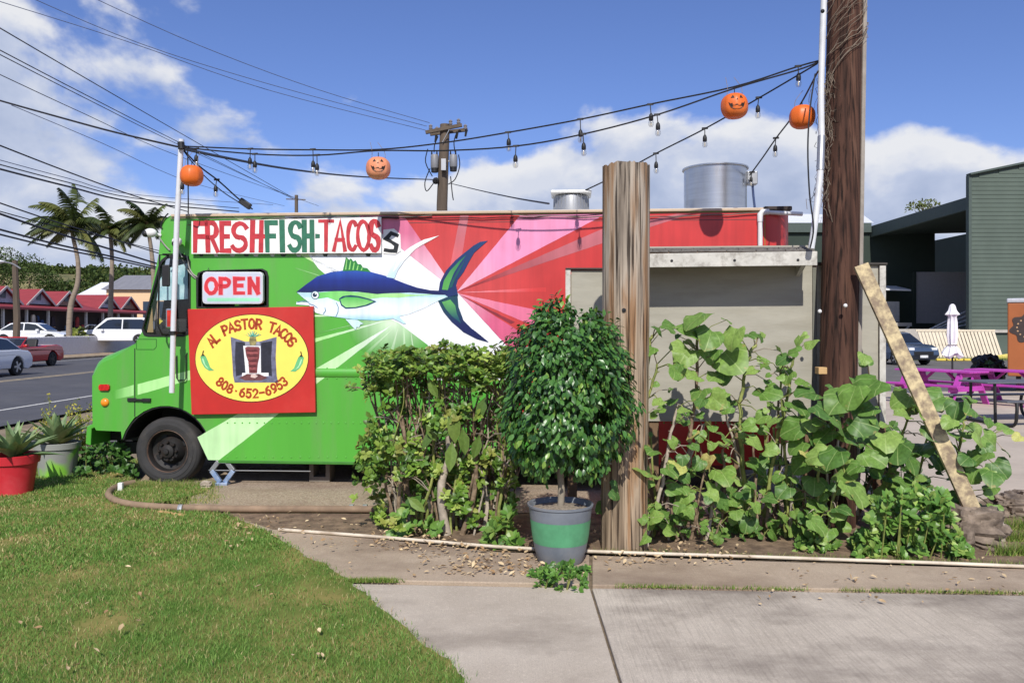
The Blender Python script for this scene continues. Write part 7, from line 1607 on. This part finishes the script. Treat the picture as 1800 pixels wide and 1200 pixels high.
# ================================================================== THE YARD AT THE RIGHT
dirt_ = srgb(120, 118, 100)
def warehouse():
    XS = P(1706, 400, 50).x; t = thing('warehouse', 'large dark green warehouse with a white roof and a shaded loading bay', 'building', (XS, 50, 0)); o = Vector((XS, 50, 0)); l = lambda px, py, Y: P(px, py, Y) - o
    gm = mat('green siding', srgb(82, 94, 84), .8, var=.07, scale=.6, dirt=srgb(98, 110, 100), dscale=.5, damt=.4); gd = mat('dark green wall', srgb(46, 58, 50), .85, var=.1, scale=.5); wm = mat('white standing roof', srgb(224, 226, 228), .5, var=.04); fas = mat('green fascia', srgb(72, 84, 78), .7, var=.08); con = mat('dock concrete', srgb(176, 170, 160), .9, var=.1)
    # the lit end wall: lapped boards
    zb, z0, z1 = CH - .05, l(1706, 308, 50).z, l(1800, 288, 50).z; x1 = 26.0; sl_ = (z1 - z0) / (l(1800, 300, 50).x)
    n = 34; H = z0 - zb + sl_ * 0
    MB().prism([(0, zb - 1.7), (x1, zb - 1.7), (x1, z0 + sl_ * 5.2), (5.2, z0 + sl_ * 5.2), (0, z0)], .05, .3).build('end_wall', gm, t)
    k = 0; z = zb
    while z < z0 + sl_ * 5:
        xa = 0 if z + .27 < z0 else (z + .27 - z0) / sl_
        MB().add([(xa, 0.0, z), (x1, 0.0, z), (x1, .028, z + .27), (xa, .028, z + .27), (xa, .05, z), (x1, .05, z)], [(0, 1, 2, 3), (0, 4, 5, 1)]).build('siding_board', gm, t); z += .265
    MB().box(-.03, x1, -.12, .3, zb - .18, zb).build('base_kerb', con, t); MB().bar((-.1, .05, z0 + .05), (5.2, .05, z0 + sl_ * 5.2 + .05), .5, .12, up=(0, 0, 1)).build('coping', fas, t); MB().box(-.12, .06, -.03, .3, zb - .1, z0).build('corner_post', fas, t)
    # shaded bay: eave running away from us over a recessed wall with a roller door
    ye = 64.0; ze = l(1706, 345, 50).z; xo = 0.0; ze2 = ze - .2
    MB().add([(xo - .05, .3, ze), (xo - .05, ye - 50, ze2 + .1), (xo - .05, ye - 50, ze2 - .75), (xo - .05, .3, ze - .8), (xo + .2, .3, ze), (xo + .2, ye - 50, ze2 + .1), (xo + .2, ye - 50, ze2 - .75), (xo + .2, .3, ze - .8)], [(0, 1, 2, 3), (4, 7, 6, 5), (0, 4, 5, 1), (2, 6, 7, 3), (0, 3, 7, 4)]).build('eave_fascia', fas, t)
    MB().add([(xo, .2, ze), (xo, ye - 50, ze2 + .1), (30, ye - 50, ze + 4), (30, .2, ze + 4)], [(0, 1, 2, 3)]).build('roof', wm, t)
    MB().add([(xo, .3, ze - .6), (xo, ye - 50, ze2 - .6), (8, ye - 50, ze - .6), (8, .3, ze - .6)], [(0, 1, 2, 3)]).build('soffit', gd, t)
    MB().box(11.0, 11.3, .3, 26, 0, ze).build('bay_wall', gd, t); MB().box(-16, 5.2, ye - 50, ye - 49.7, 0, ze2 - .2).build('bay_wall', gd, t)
    a, b = l(1610, 482, 63.9), l(1712, 568, 63.9); dr = MB().box(a.x, b.x, ye - 50.12, ye - 50.02, b.z, a.z).build('roller_door', mat('roller door', srgb(176, 174, 176), .6, var=.06), t)
    z = b.z + .1
    while z < a.z: MB().box(a.x, b.x, ye - 50.15, ye - 50.121, z, z + .24).build('door_slat', mat('roller door', srgb(112, 110, 112), .6), dr); z += .29
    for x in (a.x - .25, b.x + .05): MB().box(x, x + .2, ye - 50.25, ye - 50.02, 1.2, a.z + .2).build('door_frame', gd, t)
    MB().box(-6.4, 5.0, 1.0, ye - 50.2, 0, 1.75).build('dock', con, t)
    # wing further left with its own white roof
    c, d = l(1398, 393, 64), l(1527, 393, 64); MB().box(c.x - 4, d.x, ye - 50.5, ye - 50.2, c.z - .75, c.z).build('eave_fascia', fas, t)
    MB().add([(c.x - 4, ye - 50.5, c.z), (d.x + .2, ye - 50.5, c.z), (d.x + 4, ye - 40, c.z + 2.1), (c.x - 4, ye - 40, c.z + 2.4)], [(0, 1, 2, 3)]).build('roof', wm, t)
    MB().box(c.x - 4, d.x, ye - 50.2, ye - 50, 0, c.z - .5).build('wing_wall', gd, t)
    # canopy and crates by the wing wall
    e, f = l(1552, 507, 62), l(1590, 512, 62); MB().add([(e.x - 2, 11.0, e.z), (f.x, 11.0, f.z + .1), (f.x, 13.4, f.z + .5), (e.x - 2, 13.4, e.z + .4), (e.x - 2, 11, e.z - .12), (f.x, 11, f.z - .02)], [(0, 1, 2, 3), (0, 4, 5, 1)]).build('canopy', wm, t)
    g, h_ = l(1553, 530, 62), l(1577, 566, 62); MB().box(g.x, h_.x, 11.6, 12.8, h_.z, g.z).build('air_unit', mat('unit grey', srgb(168, 168, 166), .6), t, bevel=.03)
    # stair with rails
    for k in range(4):
        p, q = l(1632 + k * 8, 580, 55), l(1700, 546 + k * 8, 55); MB().tube([p, q], .055, 6).build('stair_rail', mat('rail white', srgb(206, 206, 204), .5), t)
    MB().tube([l(1630, 600, 55), l(1632, 578, 55)], .04, 6).build('rail_post', galv, t); MB().tube([l(1698, 585, 55), l(1700, 543, 55)], .04, 6).build('rail_post', galv, t)
    p, q = l(1556, 567, 60), l(1603, 573, 60); MB().box(p.x, q.x, p.y, p.y + 1.2, q.z, p.z).build('dock_plate', con, t); MB().bar((q.x - .2, p.y, q.z), (q.x - 1.0, p.y, q.z - .7), .1).build('plate_strut', con, t)
warehouse()
def barrier():
    a = P(1634, 628, 48.0); a.z = 0; b = P(1772, 630, 47.2); b.z = 0; t = thing('metal_barrier', 'leaning cream ribbed metal barrier in front of the warehouse', 'barrier', a); d = (b - a); n = 22; m = mat('cream ribbed metal', srgb(222, 208, 182), .55, var=.06, scale=2); u = d.normalized(); H = 1.66; tl = .28
    for k in range(n):
        p = d * (k / n); w = d.length / n; q = p + u * (w * .78)
        MB().add([p + Vector((-.22, 0, .0)), q + Vector((-.22, 0, .0)), q + Vector((-.0 - .6, tl, H)), p + Vector((-.6, tl, H)), p + Vector((-.22, .06, 0)), q + Vector((-.22, .06, 0)), q + Vector((-.6, tl + .06, H)), p + Vector((-.6, tl + .06, H))], [(0, 1, 2, 3), (4, 7, 6, 5), (0, 4, 5, 1), (1, 5, 6, 2), (2, 6, 7, 3), (3, 7, 4, 0)]).build('panel', m, t, bevel=.015)
    MB().bar(Vector((-.7, tl + .02, H)), d + Vector((-.6, tl + .02, H)), .1).build('top_rail', m, t); MB().bar(Vector((-.4, .34, .8)), d + Vector((-.4, .34, .8)), .08).build('back_rail', black, t)
barrier()
o = MB().prism([(0, 0), (3.8, 0), (3.8, .55), (.6, .12)], 0, .06).build('yellow_tarp', mat('yellow tarp', srgb(224, 206, 110), .7, var=.08), None, bevel=.02); o.location = P(1714, 630, 46.5); o.location.z = 0.0; tag(o, 'yellow tarp lying at the foot of the cream barrier', 'tarp')
tuft('grass strip growing along the foot of the cream barrier', [Vector((x, y, -.02)) for x in np.arange(22.5, 32, .3) for y in (44.5, 45.2, 46)], 5000, .3, [srgb(96, 124, 50), srgb(126, 144, 70)], .25)
for k in range(4):
    p = G(1655 + k * 15, 634); MB_ = MB().box(-.3, .3, -.1, .1, 0, .13).build('wheel_stop', mat('yellow kerb paint', srgb(212, 190, 80), .7, var=.1), None, bevel=.03); MB_.location = p; tag(MB_, ['leftmost', 'second from left', 'third from left', 'rightmost'][k] + ' yellow wheel stop before the cream barrier', 'wheel stop', 'yellow wheel stops')
car('car', 'dark blue crossover parked facing us behind the plywood screen', srgb(56, 72, 96), (P(1588, 640, 40).x - .4, 40.6, -.016), R(-76), 'suv', H=1.62)
# brown food trailer at the edge
bt = thing('brown_trailer', 'brown food trailer with a dark round emblem cut by the right edge', 'food trailer', (P(1771, 600, 22).x, 22, 0), -R(32)); bo = Vector((P(1771, 600, 22).x, 22, 0)); bl = lambda px, py: P(px, py, 22) - bo
z1 = bl(1771, 532).z; MB().box(0, 4.6, 0, 2.2, .45, z1).build('body', mat('brown trailer paint', srgb(160, 92, 48), .5, var=.06, scale=2, dirt=srgb(136, 74, 38), dscale=1.2), bt, bevel=.03); MB().box(-.02, 4.65, -.03, 2.25, z1, z1 + .12).build('roof', mat('trailer roof', srgb(182, 184, 190), .4), bt, bevel=.03)
eb = [( bl(1808, 572).x + (.5 + .05 * math.sin(a * 8)) * math.cos(a), bl(1808, 576).z + (.42 + .05 * math.sin(a * 8)) * math.sin(a)) for a in np.linspace(0, 2 * math.pi, 64, endpoint=False)]
em = MB().prism([tuple(p) for p in eb], -.012, -.002).build('emblem', mat('emblem dark', srgb(58, 46, 42), .6, var=.15, scale=6), bt)
for k in range(7): a = R(118 + k * 20); c = (bl(1808, 572).x + .36 * math.cos(a), bl(1808, 576).z + .29 * math.sin(a)); MB().lathe([(.022, 0), (.001, .003)], 8, Matrix.Translation((c[0], -.013, c[1])) @ Matrix.Rotation(R(90), 4, 'X')).build('emblem_dot', mat('emblem cream', srgb(186, 150, 112), .6), em)
for x in (1.4, 2.2): MB().lathe([(.2, -.02), (.33, 0), (.34, -.05), (.34, -.2)], 20, Matrix.Translation((x, -.02, .34)) @ Matrix.Rotation(R(90), 4, 'X')).build('wheel', mat('car tyre', srgb(34, 34, 35), .8), bt)
MB().box(4.0, 4.2, .4, 1.8, .0, .46).build('leg', black, bt); MB().box(.2, .32, .4, .5, .0, .46).build('leg', black, bt)
# closed parasol
pa = thing('closed_parasol', 'closed white parasol standing behind the magenta picnic tables', 'parasol', G(1674, 704)); pl_ = 1400 * 1.75 / 126; 
MB().tube([(0, 0, 0), (0, 0, 2.25)], .022, 8).build('pole', black, pa)
mb = MB(); n = 24
for j, (r, z) in enumerate([(.03, 2.36), (.07, 2.32), (.10, 2.2), (.16, 2.1), (.09, 2.06), (.11, 1.9), (.12, 1.6), (.10, 1.42), (.08, 1.36), (.17, 1.25), (.24, 1.12), (.16, 1.06)]):
    for k in range(n):
        a = 2 * math.pi * k / n; q = r * .88 * (1 + (.22 if k % 3 == 0 else -.12) * min(1, j / 3)); mb.v.append((q * math.cos(a), q * math.sin(a), z + (.05 * math.sin(3 * a) if j > 8 else 0)))
mb.f += [(j * n + k, j * n + (k + 1) % n, (j + 1) * n + (k + 1) % n, (j + 1) * n + k) for j in range(11) for k in range(n)]
mb.build('canopy', mat('parasol cloth', srgb(228, 226, 228), .85, var=.06), pa, smooth=50); MB().tube([(.1 * math.cos(a), .1 * math.sin(a), 1.36) for a in np.linspace(0, 6.3, 13)], .012, 5).build('tie', mat('tie grey', srgb(150, 140, 136), .6), pa)
MB().lathe([(.25, 0), (.25, .06), (.05, .09)], 16).build('base', black, pa)
# picnic tables
mg = mat('magenta paint', srgb(180, 66, 164), .55, var=.08, scale=3, dirt=srgb(150, 54, 140), dscale=2)
def picnic(label, loc, rz):
    t = thing('picnic_table', label, 'picnic table', loc, rz, 'magenta picnic tables'); L_ = 1.85
    for k in range(5): y = -.36 + k * .145; MB().box(-L_ / 2, L_ / 2, y, y + .135, .735, .775).build('table_plank', mg, t, bevel=.006)
    for s in (-1, 1):
        for k in range(2): y = s * .66 + (k - 1) * .145; MB().box(-L_ / 2, L_ / 2, y, y + .135, .43, .47).build('bench_plank', mg, t, bevel=.006)
    for x in (-.66, .66):
        for s in (-1, 1): MB().bar((x, s * .26, .735), (x, s * .68, 0), .045, .14, up=(1, 0, 0)).build('leg', mg, t, bevel=.005)
        MB().box(x + .025, x + .065, -.76, .76, .32, .43).build('bench_beam', mg, t, bevel=.005); MB().box(x + .025, x + .065, -.34, .34, .64, .735).build('top_beam', mg, t, bevel=.005)
        MB().bar((x * .9, 0, .36), (x * .25, 0, .73), .04, .09, up=(0, 1, 0)).build('brace', mg, t, bevel=.005)
picnic('magenta picnic table nearest the plywood screen', Vector((9.95, 18.5, .03)), R(-62))
picnic('magenta picnic table cut by the right edge', Vector((11.5, 18.3, .03)), R(-60))
mt_ = thing('metal_picnic_table', 'grey mesh picnic table on black tube legs at the right edge', 'picnic table', G(1792, 742, .03), R(8)); gt = mat('grey mesh top', srgb(92, 94, 100), .5, var=.1, scale=30); 
for (z, y, w) in ((.44, -.72, .25), (.44, .72, .25)): MB().box(-.95, .95, y - w / 2, y + w / 2, z, z + .03).build('bench', gt, mt_, bevel=.012)
MB().box(-.95, .95, -.38, .38, .74, .77).build('table_top', gt, mt_, bevel=.012)
for x in (-.75, .75):
    MB().tube(smoothpath([(x, -.82, .44), (x - .02, -.84, .25), (x, -.74, .04), (x, -.3, .03), (x, .3, .03), (x, .74, .04), (x, .84, .25), (x, .82, .44)], 5), .028, 8).build('leg', black, mt_, smooth=True)
    for s in (-1, 1): MB().tube([(x, s * .32, .03), (x, s * .3, .74)], .026, 8).build('post', black, mt_)
# dark lump of plants and a black bag by the trailer
lowbush('small dark plant beside the brown trailer', 1728, 1772, 628, 662, 20, .12, [srgb(54, 80, 40), srgb(76, 104, 52)], 'yard plant', 24, 24.6, 'yard_plant', 7, 60)
rock('black_bag', 'black rubbish bag against the brown trailer', G(1756, 680, 0) + Vector((0, .6, .0)), (.42, .35, .5), 44, mat('black plastic', srgb(24, 24, 26), .35), 'bag')
# tree tips beyond the warehouse roof
def fartree(label, px, py, Y, h, w, n, cols):
    c = P(px, py, Y); t = thing('far_tree', label, 'tree', (c.x, Y, 0)); MB().tube([(0, 0, 0), (0, 0, c.z - h * .3)], [.3, .15], 8).build('trunk', bark, t); d = rvec(n) * RNG.random((n, 1)) ** .4 * np.array([w, w, h]); cc = np.array([random.choice(cols) for _ in range(n)]) * RNG.uniform(.7, 1.2, (n, 1)); leaf_cloud('crown', d + np.array([c.x, Y, c.z]), rvec(n), rvec(n), RNG.uniform(.25, .5, n), .3, vmat('far leaves', .7, .15, .2, .1, 1), t, cc)
fartree('tree tip showing above the warehouse roof', 1622, 362, 110, .9, 2.4, 260, [srgb(92, 104, 60), srgb(120, 128, 80)])
for k, (px, py, w, h) in enumerate([(6, 474, 4.2, 4.6), (52, 478, 4.0, 3.4), (88, 500, 2.6, 2.6), (100, 545, 2.6, 2.0)]): fartree(['dense tree at the left frame edge behind the shops', 'rounded tree on the hill behind the second gable', 'small tree behind the nearest palm trunk', 'low bush between the shops and the hill'][k], px, py, 150 if k < 3 else 105, h, w, 2400 if k == 0 else 1100, [srgb(62, 82, 40), srgb(80, 98, 48), srgb(52, 70, 36)])
lowbush('green bush at the foot of the nearest palm behind the fence', 124, 152, 580, 600, 40, .35, [srgb(110, 124, 50), srgb(140, 146, 66)], 'fence bush', 53, 54, 'fence_bush', 7, 100)
